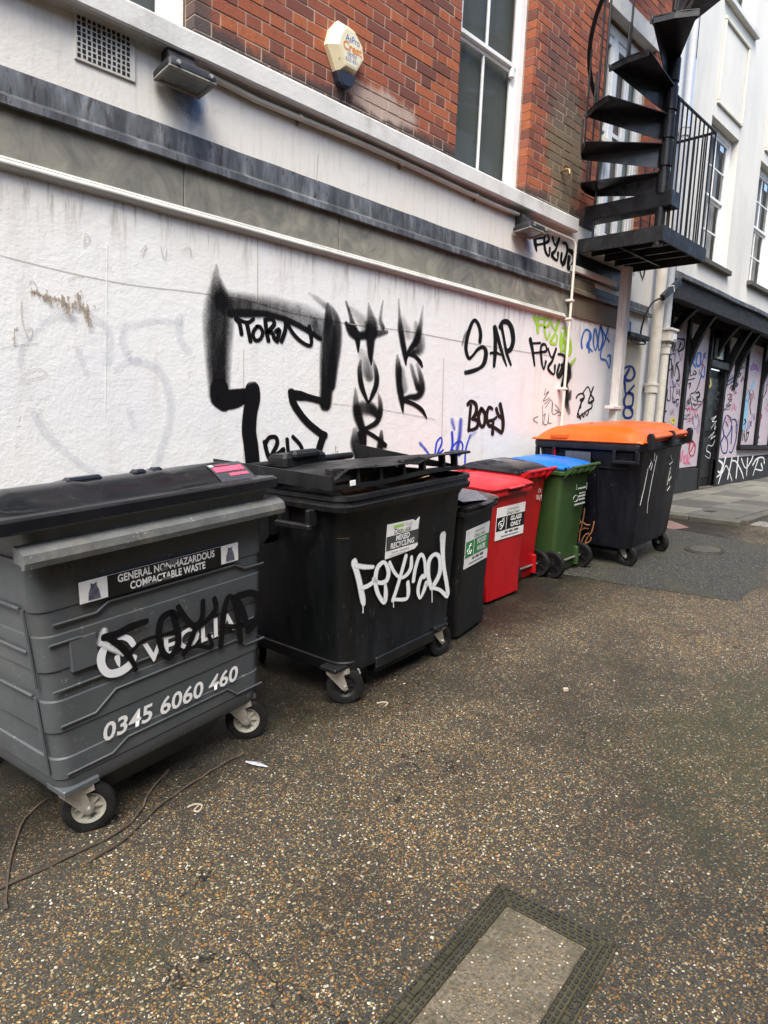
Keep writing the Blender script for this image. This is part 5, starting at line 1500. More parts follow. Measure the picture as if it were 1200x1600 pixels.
def sash(parent, x0, x1, z0, z1, y, zm, cols, rows_u, rows_l, wmat, blind, fw=.075, bar=.024, back=.10, split=None, wavy=False):
    """double hung window: box frame, two sashes with panes and bars, a blind behind"""
    f = MB()
    f.bbox(x0, x0 + fw, y, y + .08, z0, z1, .006); f.bbox(x1 - fw, x1, y, y + .08, z0, z1, .006)
    f.bbox(x0 + fw, x1 - fw, y + .002, y + .08, z1 - fw, z1, .006)
    f.bbox(x0 + fw, x1 - fw, y - .01, y + .08, z0, z0 + .05, .006)
    win = f.obj('sash_window', wmat, parent)
    a, b = x0 + fw, x1 - fw
    st = .042
    for nm, za, zb, yy, rows in (('upper', zm, z1 - fw, y + .012, rows_u), ('lower', z0 + .05, zm, y + .040, rows_l)):
        s = MB()
        s.bbox(a + .001, a + st, yy, yy + .03, za, zb, .004); s.bbox(b - st, b - .001, yy, yy + .03, za, zb, .004)
        s.bbox(a + st, b - st, yy - .002, yy + .03, za, za + (.05 if nm == 'lower' else .038), .004)
        s.bbox(a + st, b - st, yy + .001, yy + .03, zb - .035, zb, .004)
        s.obj('sash_frame', wmat, win)
        zs0, zs1 = za + (.05 if nm == 'lower' else .038), zb - .035
        xs0, xs1 = a + st, b - st
        for i in range(1, cols):
            xx = xs0 + (xs1 - xs0) * (i / cols if split is None else split)
            MB().bbox(xx - bar / 2, xx + bar / 2, yy + .003, yy + .026, zs0, zs1, .003).obj('glazing_bar', wmat, win)
        for j in range(1, rows):
            zz = zs0 + (zs1 - zs0) * j / rows
            MB().bbox(xs0, xs1, yy + .0045, yy + .0245, zz - bar / 2, zz + bar / 2, .003).obj('glazing_bar', wmat, win)
        for i in range(cols):
            for j in range(rows):
                u = [0, split, 1] if (split and cols == 2) else [q / cols for q in range(cols + 1)]
                pa, pb = xs0 + (xs1 - xs0) * u[i], xs0 + (xs1 - xs0) * u[i + 1]
                qa, qb = zs0 + (zs1 - zs0) * j / rows, zs0 + (zs1 - zs0) * (j + 1) / rows
                t = random.uniform(-.0015, .0015)
                MB().add([(pa, yy + .014 + t, qa), (pb, yy + .014 - t, qa), (pb, yy + .014 - t, qb), (pa, yy + .014 + t, qb)], [(0, 1, 2, 3)]).obj('pane', M_GLASS, win)
    if blind:
        n = 40
        bl = MB()
        r0 = [Vector((a + (b - a) * i / n, y + back + (.010 * math.sin(i * 1.3) if wavy else 0), z0)) for i in range(n + 1)]
        r1 = [Vector((v.x, v.y, z1)) for v in r0]
        bl.loft([r0, r1], caps=False, close=False)
        bl.obj('blind', blind, win)
    MB().add([(x0 - .2, y + .55, z0 - .3), (x1 + .2, y + .55, z0 - .3), (x1 + .2, y + .55, z1 + .3), (x0 - .2, y + .55, z1 + .3)], [(0, 1, 2, 3)]).obj('room_backing', M_DARK, win)
    return win
w2 = sash(bld, 4.625, 5.675, 3.945, 6.24, .105, 5.08, 2, 1, 1, M_WINP, M_BLIND, fw=.10, split=.47)
# sash horn and a strip of curtain
MB().bbox(5.50, 5.545, .105, .15, 4.99, 5.075, .008).obj('sash_horn', M_WINP, w2)
w0 = sash(bld, -.19, 2.175, 3.945, 6.19, .105, 5.0, 4, 1, 1, M_WINP, M_BLIND, fw=.11)
# glazed doors onto the stair landing
fd = MB()
for xx, ww in ((7.056, .09), (7.40, .085), (8.075, .09)):
    fd.bbox(xx, xx + ww, .12, .19, 3.83, 6.2, .006)
fd.bbox(7.146, 8.075, .121, .19, 6.09, 6.2, .006)
gd = fd.obj('glazed_door', M_WINP, bld)
for a, b in ((7.146, 7.40), (7.485, 7.78), (7.785, 8.075)):
    leaf = MB()
    leaf.bbox(a, a + .045, .13, .175, 3.86, 6.085, .004); leaf.bbox(b - .045, b, .13, .175, 3.86, 6.085, .004)
    leaf.bbox(a + .045, b - .045, .131, .175, 3.86, 4.05, .004); leaf.bbox(a + .045, b - .045, .131, .175, 6.0, 6.085, .004)
    leaf.bbox(a + .045, b - .045, .131, .175, 5.10, 5.15, .004)
    leaf.obj('door_leaf', M_WINP, gd)
    for c, d in ((4.05, 5.10), (5.15, 6.0)):
        MB().add([(a + .045, .15, c), (b - .045, .15, c), (b - .045, .15, d), (a + .045, .15, d)], [(0, 1, 2, 3)]).obj('pane', M_GLASS, gd)
for a, b, m in ((7.10, 7.43, M_BLIND3), (7.47, 7.70, M_BLIND2), (7.71, 7.87, M_DOORIN), (7.89, 8.12, M_BLIND3)):
    r0 = [Vector((a + (b - a) * i / 16, .215 + .012 * math.sin(i * 1.7), 3.86)) for i in range(17)]
    MB().loft([r0, [Vector((v.x, v.y, 6.15)) for v in r0]], caps=False, close=False).obj('curtain', m, gd)
MB().box(7.0, 8.2, .5, .52, 3.8, 6.3).obj('room_backing', M_DARK, gd)
MB().bbox(7.0, 7.33, -.03, .15, 4.86, 4.93, .008).obj('window_board', M_CREAM, bld)
MB().bbox(6.98, 8.24, -.012, .10, 6.22, 6.42, .006).obj('lintel', M_TRIM, bld)
# recessed cream panel and little canopy by the downpipes
MB().bbox(7.95, 8.50, -.004, .0, .2, 2.86, .002).obj('cream_panel', simple('dirty_cream_paint', (.60, .55, .42), .6, .06, (.40, .37, .30), .4, 3, .08), bld)
MB().bbox(7.85, 8.40, -.14, .0, 2.90, 2.96, .01).obj('small_canopy', M_IRONW, bld)
MB().bbox(7.80, 7.835, -.02, .0, .3, 2.70, .004).obj('dark_door_edge', M_BLKTIM, bld)

# pier between the buildings
MB().box(8.601, 9.32, .01, .6, -.5, 8.2).obj('white_pier', simple('bluish_white_paint', (.70, .72, .74), .6, .06, (.5, .49, .45), .4, 2, .15), bld)

# ================================================================== NEIGHBOURING BUILDING
nb = thing('cream_building', 'pale cream stuccoed building with sash windows above a graffitied timber shopfront', 'building', (0, 0, 0))
WO = [(10.02, 11.12, 4.27, 6.13), (12.16, 13.26, 4.30, 6.16), (14.3, 15.4, 4.3, 6.16), (10.10, 11.25, 7.66, 9.4), (12.2, 13.3, 7.66, 9.4)]
holed_wall(MB(), 9.32, 22, 3.70, 10.5, 0, WO, .16).obj('stucco_wall', M_STUCCO, nb)
for a, b, c, d in WO:
    sash(nb, a + .004, b - .004, c + .004, d - .004, .10, (c + d) / 2, 2, 2, 2, M_WINP, M_BLIND2, fw=.085, bar=.022, back=.12, wavy=True)
    MB().bbox(a - .06, b + .08, -.07, .10, c - .075, c - .001, .008).obj('window_sill', M_KERB if c < 5 else M_SILLP, nb)
for a, b, c, d in ((10.12, 11.13, 6.31, 7.42), (12.25, 13.27, 6.33, 7.45)):
    t = .045
    p = MB()
    p.bbox(a, b, -.03, 0, c, c + t, .01); p.bbox(a, b, -.03, 0, d - t, d, .01)
    p.bbox(a, a + t, -.029, 0, c + t, d - t, .01); p.bbox(b - t, b, -.029, 0, c + t, d - t, .01)
    p.obj('panel_moulding', M_CREAM, nb)
# shopfront set back under the upper floor
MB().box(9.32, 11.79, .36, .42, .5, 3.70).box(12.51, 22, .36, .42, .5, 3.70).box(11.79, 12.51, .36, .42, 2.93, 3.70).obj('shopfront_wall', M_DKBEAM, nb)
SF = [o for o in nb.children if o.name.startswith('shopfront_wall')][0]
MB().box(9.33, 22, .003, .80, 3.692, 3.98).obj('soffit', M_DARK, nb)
bm_ = MB()
rings = []
for i in range(40):
    x = 9.30 + i * .32
    j = noise.noise((x, 4, 2)) * .01
    rings.append([Vector((x, yy, zz + j)) for yy, zz in ((0, 3.95), (-.10, 3.90), (-.115, 3.885), (-.112, 3.835), (-.09, 3.83), (0, 3.84))])
MB().loft(rings).obj('lead_roof_edge', M_LEAD, nb, True)
MB().bbox(9.33, 22, -.06, .08, 3.57, 3.83, .012).obj('fascia_beam', M_DKBEAM, nb)
def panel(x0, x1, z0a, z0b, z1, mat, name='pink_panel', y=.35, parent=None):
    vs = []
    for yy in (y, y + .02):
        vs += [(x0, yy, z0a), (x1, yy, z0b), (x1, yy, z1), (x0, yy, z1)]
    return MB().add(vs, [(0, 1, 2, 3), (7, 6, 5, 4), (0, 4, 5, 1), (1, 5, 6, 2), (2, 6, 7, 3), (3, 7, 4, 0)]).obj(name, mat, parent or nb)
panel(10.14, 10.76, 1.22, 1.235, 3.5, M_PINK)
panel(10.87, 11.72, 1.235, 1.26, 3.5, M_PINK)
panel(12.60, 13.62, 1.375, 1.40, 3.5, M_PINK)
panel(13.622, 16.2, 1.40, 1.46, 1.53, M_PINK)
for a, b in ((13.68, 14.55), (14.70, 15.45), (15.6, 16.4)):
    panel(a, b, 1.63, 1.64, 3.5, M_PINK, y=.348)
def post(x0, x1, z0, z1, y=.30, d=.07):
    return MB().bbox(x0, x1, y, y + d, z0, z1, .006).obj('shop_post', M_BLKTIM, nb)
post(10.07, 10.13, .8, 3.6); post(10.765, 10.865, 1.1, 3.6); post(11.73, 11.80, .88, 3.6); post(12.50, 12.59, .9, 3.6); post(13.625, 13.675, 1.55, 3.6); post(14.56, 14.69, 1.60, 3.6); post(15.46, 15.59, 1.6, 3.6)
MB().bbox(13.60, 17, .27, .36, 1.545, 1.625, .008).obj('shop_sill', M_BLKTIM, nb)
for a, b, c in ((10.0, 11.74, 1.225), (12.50, 20, 1.37)):
    pl = MB().bbox(a, b, .315, .36, .6, c, .006).obj('plinth', M_PLINTH, nb)
# door in its recess
dr = MB().bbox(11.80, 12.50, .38, .42, .9, 2.88, .004).obj('shop_door', M_BLKTIM, nb)
for c, d in ((1.05, 1.75), (1.85, 2.75)):
    MB().bbox(11.88, 12.42, .372, .382, c, d, .006).obj('door_panel', M_IRON, dr)
MB().bbox(11.80, 12.50, .30, .42, .60, .90, .01).obj('door_step', M_KERB, nb)
MB().bbox(11.74, 12.56, .27, .40, 2.90, 3.02, .01).obj('door_head', M_IRONW, nb)
MB().bbox(11.80, 12.50, .36, .40, 3.03, 3.55, .006).obj('fanlight', M_BLKTIM, nb)
# curved braces carrying the upper floor
def brace(x, zt=3.60, zb=2.72, w=.09):
    out, inn = [], []
    for i in range(11):
        t = i / 10
        y = .33 - .36 * t ** 1.7
        z = zb + (zt - zb) * t ** .9
        out.append((y, z))
        inn.append((y + .10 + .03 * t, z + .02))
    ring = out + list(reversed(inn))
    rings = [[Vector((xx, y, z)) for y, z in ring] for xx in (x - w / 2, x + w / 2)]
    return MB().loft(rings).obj('curved_brace', M_BLKTIM, nb)
for x, zb in ((10.22, 3.05), (10.90, 2.55), (12.05, 2.9), (12.62, 2.45), (13.1, 2.6), (14.62, 2.5), (15.5, 2.5)):
    brace(x, zb=zb)
MB().lathe([(.001, -.05), (.07, -.045), (.09, -.01), (.09, .0), (.001, .0)], Matrix.Translation((11.55, .15, 3.70)), 20).obj('soffit_lamp', M_TRIM, nb, True)
MB().lathe([(.001, -.05), (.06, -.045), (.08, -.01), (.08, .0), (.001, .0)], Matrix.Translation((10.0, .15, 3.70)), 20).obj('soffit_lamp', M_TRIM, nb, True)
MB().bbox(12.0, 12.3, .30, .36, 3.05, 3.40, .01).obj('door_lamp', M_FLOODG, nb)

# ================================================================== OTHER SIDE OF THE STREET (unseen terrace, added to block low skylight)
ob = thing('unseen_terrace', 'unseen brown brick terrace, added behind the camera to shade the street', 'building', (0, 0, 0))
OW = [(x, x + 1.1, z, z + 1.8) for x in [-18 + 2.6 * i for i in range(17)] for z in (2.2, 5.4)]
M_OB = simple('brown_terrace_brick', (.21, .15, .11), .85, .2, (.10, .08, .065), .5, 2, .2)
vs_ = holed_wall(MB(), -20, 26, -2, 8.0, 0, OW, .15)
vs_.v = [(x, -9.2 - y, z) for x, y, z in vs_.v]
vs_.obj('brick_front', M_OB, ob)
for a, b, c, d in OW:
    MB().box(a, b, -9.37, -9.33, c, d).obj('window', M_FLOODG, ob)
MB().bbox(-20, 26, -9.3, -9.0, 8.0, 8.25, .03).obj('parapet', M_TRIM, ob)

# ================================================================== GRAFFITI ON THE WALLS
PCOL = {'black': (.005, .005, .0055), 'brown': (.014, .007, .006), 'blue': (.03, .06, .55), 'blue2': (.03, .14, .48), 'blue3': (.012, .035, .20), 'green': (.36, .62, .05), 'grey': (.10, .10, .11), 'ghost': (.58, .61, .66), 'paleblue': (.30, .42, .68), 'tan': (.36, .29, .215), 'crack': (.50, .46, .41), 'seam': (.86, .86, .85), 'white': (.80, .81, .82), 'redp': (.48, .02, .04), 'pink': (.72, .16, .28), 'yellow': (.70, .60, .08), 'teal': (.35, .47, .47), 'sky': (.25, .50, .68), 'purple': (.36, .20, .50)}
PM = {}
def pmat(k):
    if k not in PM:
        PM[k] = mat_paint(k, PCOL[k])
    return PM[k]
BIN_TAGS = {}
order = {}
for nm, lb, ck, plane, ss in TAGS:
    strokes = [(s, [tuple(float(q) for q in p.split(',')) for p in t.split()]) for s, t in ss]
    if plane in ('wall', 'shop', 'door', 'plinth'):
        y0 = {'wall': 0.0, 'shop': .348, 'door': .372, 'plinth': .315}[plane]
        par = {'wall': wall, 'shop': SF, 'door': dr, 'plinth': SF}[plane]
        k = order[plane] = order.get(plane, 0) + 1
        sf = (lambda x, z, y0=y0: (-.005 if (7.94 < x < 8.51 and z < 2.87) else 0) + y0) if plane == 'wall' else (lambda x, z, y0=y0: y0)
        place(nm, paint_mesh(nm, strokes, pmat(ck), sf, .0022 + .0002 * (k % 4)), par, label=lb)
    else:
        BIN_TAGS.setdefault(plane, []).append((nm, lb, ck, strokes))
# many small overlapping scrawls on the pink panels
rs = random.Random(21)
for i, (xa, xb, za, zb) in enumerate([(10.18, 10.72, 1.4, 3.3)] * 6 + [(10.92, 11.68, 1.4, 3.3)] * 8 + [(12.64, 13.58, 1.55, 3.3)] * 10 + [(13.72, 14.5, 1.7, 3.2)] * 8 + [(14.74, 15.4, 1.7, 3.2)] * 7):
    x, z = rs.uniform(xa + .1, xb - .15), rs.uniform(za + .1, zb - .2)
    s = rs.uniform(.05, .16)
    w = rs.choice((.006, .008, .012, .02, .03))
    pts = []
    for k in range(rs.randint(6, 12)):
        pts.append((min(xb - .03, max(xa + .03, x + k * s * .28 + rs.uniform(-.4, .4) * s)), z + rs.uniform(-1, 1) * s, w, 1.0 if w < .02 else .7))
    ck = rs.choice(('black', 'black', 'grey', 'blue2', 'redp', 'purple', 'blue3', 'teal', 'pink', 'black'))
    place('graffiti_scribble', paint_mesh('graffiti_scribble', [(.15 if w < .02 else .6, pts)], pmat(ck), lambda a, b: .347, .0024 + .00015 * (i % 7)), SF)

# ================================================================== WALL FITTINGS
def floodlight(x, z, label, yaw=0):
    t = thing('floodlight', label, 'floodlight', group='floodlights under the string course', M=Matrix.Translation((x, 0, z)))
    # gear box against the wall, lamp head below tilted down
    side = [(-.005, .105), (-.075, .10), (-.095, .06), (-.17, .0), (-.15, -.035), (-.02, -.03), (-.005, .0)]
    MB().loft([[Vector((xx, y, zz)) for y, zz in side] for xx in (-.085, -.075, .075, .085)]).obj('gear_housing', M_FLOOD, t)
    A = Matrix.Translation((0, -.115, -.035)) @ Matrix.Rotation(R(-6), 4, 'X')
    hd = MB().loft([[A @ v for v in rrect(-.15 + i, .15 - i, -.105 + i, .095 - i, zz, .02)] for zz, i in ((-.025, .0), (.0, 0), (.03, .02), (.045, .05))]).obj('lamp_head', M_FLOOD, t, True)
    fr = MB()
    for a, b, c, d in ((-.148, .148, -.103, -.078), (-.148, .148, .068, .093), (-.148, -.122, -.078, .068), (.122, .148, -.078, .068)):
        fr.bbox(a, b, c, d, -.042, -.024, .005, A)
    fr.obj('bezel', M_FLOODR, t)
    MB().box(-.121, .121, -.077, .067, -.032, -.0275, A).obj('glass', M_FLOODG, t)
    for sx in (-1, 1):
        MB().lathe([(.001, 0), (.012, 0), (.012, .014), (.001, .014)], A @ Matrix.Translation((sx * .10, -.112, -.012)) @ Matrix.Rotation(R(90), 4, 'X'), 8).obj('clip', M_STEEL, t)
    return t
floodlight(2.06, 3.70, 'black floodlight with a grimy bezel beside the ventilation grille')
floodlight(5.63, 3.66, 'black floodlight above the FEYAD tag near the end of the wall')

# alarm box
al = thing('alarm_box', 'aged cream alarm bell box with dark blue base on the brickwork', 'alarm box', M=Matrix.Translation((3.33, 0, 4.31)))
out = [(-.075, .175), (.03, .175), (.13, .085), (.155, -.02), (.07, -.155), (-.075, -.155), (-.165, -.005), (-.135, .10)]
cx, cz = -.005, .005
rings = []
for y, s in ((0, 1.0), (-.035, 1.0), (-.085, .74), (-.088, .70)):
    rings.append([Vector((cx + (x - cx) * s + (.02 if s < 1 else 0), y, cz + (z - cz) * s)) for x, z in out])
MB().loft(rings).obj('bell_cover', M_ALARM, al)
ins = [Vector((cx + (x - cx) * .64 + .02, -.0895, cz + (z - cz) * .64)) for x, z in out]
MB().add(ins, [tuple(range(len(ins)))]).obj('face_plate', simple('cream_face', (.68, .64, .46), .4, .04, None, 0, 6, 0), al)
bs_ = [(-.085, -.150), (.078, -.150), (.055, -.215), (.02, -.228), (-.03, -.228), (-.062, -.210)]
MB().loft([[Vector((x * s, y, z)) for x, z in bs_] for y, s in ((0, 1), (-.05, 1), (-.075, .85))]).obj('strobe_base', M_ALARMB, al)
text('lettering', 'AsPro', .062, M_BLUEPR, al, .02, .066, -.0905, width=.13)
text('lettering', 'Crest', .078, M_ORPR, al, .02, .012, -.0905, width=.175, bold=.0022)
text('lettering', '08700', .036, M_BLUEPR, al, .018, -.033, -.0905, width=.085)
text('lettering', '622 651', .036, M_BLUEPR, al, .018, -.066, -.0905, width=.11)
MB().lathe([(.001, 0), (.008, 0), (.008, .004), (.001, .004)], Matrix.Translation((-.075, -.068, -.075)) @ Matrix.Rotation(R(90), 4, 'X'), 8).obj('screw', M_STEEL, al)
tagged(MB().tube([(3.33, -.02, 4.10), (3.325, -.012, 4.04), (3.33, -.01, 3.95)], .006, 6).obj('alarm_cable', M_CABLE), 'short dark cable dropping from the alarm box', 'cable')

# conduits
cp = thing('conduit_pipe', 'cream painted conduit running under the string course and down the wall', 'conduit', (6.55, -.03, 2.0))
cp.location = (0, 0, 0)
pts = [(2.28, -.032, 3.770)]
x = 2.6
while x < 5.5:
    pts.append((x, -.032 + .004 * math.sin(x * 3), 3.758 + .008 * math.sin(x * 2.1))); x += .3
pts += [(5.60, -.035, 3.757)]
MB().tube(pts, .019, 10).obj('horizontal_run', M_PIPE, cp, True)
MB().tube([(5.72, -.045, 3.735), (6.2, -.045, 3.735), (6.48, -.05, 3.735), (6.535, -.06, 3.725), (6.556, -.072, 3.69), (6.556, -.075, 3.4), (6.552, -.075, 2.6), (6.55, -.075, 1.0)], .014, 8).obj('vertical_run', M_PIPE, cp, True)
for x, z in ((2.95, 3.76), (3.95, 3.762), (4.9, 3.758)):
    MB().lathe([(.001, -.014), (.024, -.014), (.024, .014), (.001, .014)], Matrix.Translation((x, -.03, z)) @ Matrix.Rotation(R(90), 4, 'Y'), 10).obj('saddle', M_PIPE, cp)
    MB().bbox(x - .008, x + .008, -.02, 0, z - .045, z - .015, .003).obj('saddle', M_RUST, cp)
for z in (3.12, 2.93, 2.2):
    MB().bbox(6.525, 6.585, -.095, 0, z - .012, z + .012, .004).obj('saddle', M_PIPE, cp)

# downpipes
def downpipe(name, label, x, y, r, z0, z1, mat, collars=(), group=None):
    t = thing(name, label, 'downpipe', (x, y, z0))
    MB().tube([(0, 0, 0), (0, 0, z1 - z0)], r, 18).obj('pipe_shaft', mat, t, True)
    for zc in collars:
        MB().lathe([(r, -.05), (r * 1.28, -.045), (r * 1.28, .04), (r * 1.42, .045), (r * 1.42, .075), (r, .08)], Matrix.Translation((0, 0, zc - z0)), 18).obj('collar', mat, t, True)
        MB().bbox(-r * .3, r * .3, 0, -y, zc - z0 - .02, zc - z0 + .02, .003).obj('bracket', M_RUST, t)
    return t
downpipe('downpipe', 'thick cream downpipe with a rusty collar beside the graffitied recess', 8.66, -.10, .065, ground_z(8.66), 4.6, M_PIPE, (2.33, 4.2))
hp = downpipe('downpipe', 'thinner cream downpipe under the hopper head', 9.02, -.08, .05, ground_z(9) + .07, 2.98, M_PIPE, (2.86, 1.6))
hb = MB()
hb.loft([rrect(-.11, .11, -.09, .075, 2.975 - hp.location.z, .01), rrect(-.11, .11, -.09, .075, 3.10 - hp.location.z, .01), rrect(-.13, .13, -.11, .078, 3.11 - hp.location.z, .01), rrect(-.13, .13, -.11, .078, 3.135 - hp.location.z, .01)])
hb.obj('hopper_head', M_PIPE, hp)
sg = MB().bbox(.0, .10, -.094, -.0905, 2.985 - hp.location.z, 3.095 - hp.location.z, .001).obj('number_plate', M_STICK, hp)
for zz in (3.082, 2.998):
    MB().box(.012, .088, -.0955, -.0945, zz - hp.location.z - .007, zz - hp.location.z + .007).obj('plate_print', M_GREYPR, sg)
text('plate_print', '1', .06, M_GREYPR, sg, .05, 3.04 - hp.location.z, -.0955)
downpipe('downpipe', 'grey plastic downpipe discharging into the hopper head', 8.98, -.08, .048, 3.14, 9.5, M_GREYP, (5.55, 8.0))
downpipe('downpipe', 'slim black downpipe beside the grey one above the stair landing', 8.60, -.07, .035, 4.62, 9.5, M_IRON, (5.25, 7.6))

# cable with a black junction strip across the pipes
cb = thing('cable_strip', 'black cable ending in a slanted black junction strip across the pipes', 'cable', (0, 0, 0))
A = Vector((8.50, -.20, 3.44)); B = Vector((8.98, -.20, 3.72))
d = (B - A).normalized()
Mx = Matrix((d, Vector((0, -1, 0)), d.cross(Vector((0, -1, 0))))).transposed().to_4x4(); Mx.translation = A
MB().bbox(0, (B - A).length, -.03, .03, -.04, .04, .008, Mx).obj('junction_strip', M_IRONW, cb)
MB().bbox((B - A).length * .52, (B - A).length * .55, -.032, .032, -.042, .042, .002, Mx).obj('cable_tie', M_STICK, cb)
cpts = [(8.50, -.20, 3.44), (8.36, -.14, 3.36), (8.30, -.08, 3.15), (8.30, -.06, 2.95), (8.24, -.16, 2.86), (8.05, -.17, 2.83), (7.85, -.16, 2.85)]
MB().tube([p for p in spline(cpts, 6)], .011, 8).obj('cable', M_CABLE, cb, True)

# outside tap
tp = thing('wall_tap', 'small brass tap on the stained brickwork beside the stair', 'tap', (6.30, 0, 4.36))
MB().tube([(0, 0, 0), (0, -.07, 0), (0, -.09, -.01), (0, -.095, -.05)], .014, 8).obj('spout', simple('dull_brass', (.30, .20, .09), .45, .2, (.1, .08, .05), .5, 30, .1, metal=.7), tp, True)
MB().tube([(-.04, -.05, .035), (.04, -.05, .035)], .010, 8).obj('handle', M_RUST, tp, True)
MB().tube([(0, -.05, 0), (0, -.05, .035)], .008, 6).obj('stem', M_STEEL, tp)

# timber post carrying the landing
po = thing('timber_post', 'tall weathered grey timber post under the stair landing', 'post', (7.50, -.20, ground_z(7.5)))
MB().bbox(-.05, .05, -.05, .05, 0, 3.62 - po.location.z, .006).obj('post_shaft', M_POST, po)
MB().bbox(-.16, .055, -.06, .055, 2.02 - po.location.z, 2.06 - po.location.z, .006).obj('bracket', simple('pinkish_paint', (.62, .50, .48), .6, .1, None, 0, 8, .1), po)

# ================================================================== SPIRAL FIRE STAIR
PX, PY = 6.76, -.86
fs_ = thing('spiral_stair', 'black iron spiral fire stair with a railed landing on the end of the building', 'staircase', (PX, PY, 3.77))
def V(x, y, z):
    return Vector((x - PX, y - PY, z - 3.77))
MB().tube([V(PX, PY, 3.60), V(PX, PY, 8.4)], .050, 16).obj('centre_pole', M_IRON, fs_, True)
TZ0, RISE = 4.29, .255
tre = None
def tread_mesh():
    top, web = MB(), MB()
    for bx in (.10, .25, .40):
        web.lathe([(.001, 0), (.011, 0), (.009, .008), (.001, .009)], Matrix.Translation((bx, -.056 - .17 * (bx - .04), -.045)) @ Matrix.Rotation(R(90), 4, 'X'), 6)
    pts = [(.04, -.05)] + [(.80 * math.cos(R(a)), .80 * math.sin(R(a))) for a in (-14, -7, 0, 7, 14)] + [(.04, .05)]
    top.loft([[Vector((x, y, z)) for x, y in pts] for z in (-.008, 0)])
    # downturned nosing at the outer end
    top.loft([[Vector((.80 * math.cos(R(a)), .80 * math.sin(R(a)), z)) for a in (-14, 0, 14)] + [Vector((.792 * math.cos(R(a)), .792 * math.sin(R(a)), z)) for a in (14, 0, -14)] for z in (-.055, -.0085)])
    web.add([Vector((.04, y, -.009)) for y in (-.055, -.047)] + [Vector((.81, y, -.009)) for y in (-.180, -.172)] + [Vector((.04, y, -.20)) for y in (-.055, -.047)] + [Vector((.81, y, -.035)) for y in (-.180, -.172)],
            [(0, 2, 6, 4), (1, 5, 7, 3), (4, 6, 7, 5), (2, 3, 7, 6), (0, 4, 5, 1), (0, 1, 3, 2)])
    return top.mesh('tread', M_IRON), web.mesh('tread_web', simple('blue_sheen_iron', (.030, .034, .042), .35, .4, (.075, .078, .08), .6, 10, .15))  # web iron: bluish sheen put into a lighter base colour
tm, wm = tread_mesh()
def phi(k):
    return 86 - 27 * k
sleeve = MB().lathe([(.05, -.21), (.064, -.205), (.064, 0), (.05, .005)], None, 14).mesh('tread_sleeve', M_IRON)
outer = []
for k in range(14):
    zz = TZ0 + RISE * k - 3.77
    a = 180 - phi(k)
    o = place('tread', tm, fs_, (0, 0, zz), (0, 0, R(a)))
    place('tread_web', wm, o)
    place('tread_sleeve', sleeve, o)
    u = Vector((math.cos(R(a)), math.sin(R(a)), 0))
    outer.append((u, zz))
    e = u * .80
    MB().tube([e + Vector((0, 0, zz)), e + Vector((0, 0, zz + RISE * 1.0 + .02 if k else zz + .3))], .011, 6).obj('baluster', M_IRONW, fs_)
    e2 = u * .77
    MB().tube([e2 + Vector((0, 0, zz)), e2 + Vector((0, 0, zz + .92))], .010, 6).obj('baluster', M_IRON, fs_)
hr = []
for i in range(0, 14 * 6):
    k = i / 6 - .6
    a = R(180 - phi(k))
    hr.append((.79 * math.cos(a), .79 * math.sin(a), TZ0 + RISE * k - 3.77 + .93))
MB().tube(hr, .022, 8).obj('handrail', M_IRON, fs_, True)
# bottom box step
MB().bbox(-.05, .14, -.12, .80, .185, .335, .006).obj('box_step', M_IRON, fs_)
# landing
ld = MB().bbox(-.03, 1.05, -.05, .85, -.03, -.002, .003).obj('landing', M_IRON, fs_)
for a, b, c, d in ((-.05, -.03, -.07, .855), (1.05, 1.07, -.07, .855), (-.03, 1.05, -.07, -.05)):
    MB().bbox(a, b, c, d, -.135, .012, .003).obj('landing_fascia', M_IRONW, ld)
for a in (.25, .55, .80):
    MB().bbox(a, a + .03, -.048, .85, -.10, -.031, .003).obj('joist', M_IRON, ld)
MB().bbox(-.028, 1.048, .40, .43, -.12, -.101, .003).obj('joist', M_IRON, ld)
for yy in (-.02,):
    MB().box(-.05, .95, .83, .857, -.36, -.136).obj('black_sheet', M_IRON, ld)  # black sheet on the wall below the landing
# landing guard rail
zr = 1.20
MB().tube([(.02, -.055, zr - .0), (1.05, -.055, zr), (1.05, .84, zr)], .016, 6).obj('guard_rail', M_IRON, fs_)
n = 10
for i in range(n):
    x = .06 + (1.05 - .06) * i / (n - 1)
    MB().tube([(x, -.055, -.01), (x, -.055, zr)], .0085 if i else .018, 6).obj('guard_baluster', M_IRON, fs_)
for i in range(1, 8):
    y = -.055 + .86 * i / 8
    MB().tube([(1.05, y, -.01), (1.05, y, zr)], .0085, 6).obj('guard_baluster', M_IRON, fs_)
MB().tube([(-.02, .70, -.02), (-.02, .70, 2.2), (0.0, .71, 3.2)], .013, 8).obj('tall_rail', M_IRON, fs_, True)

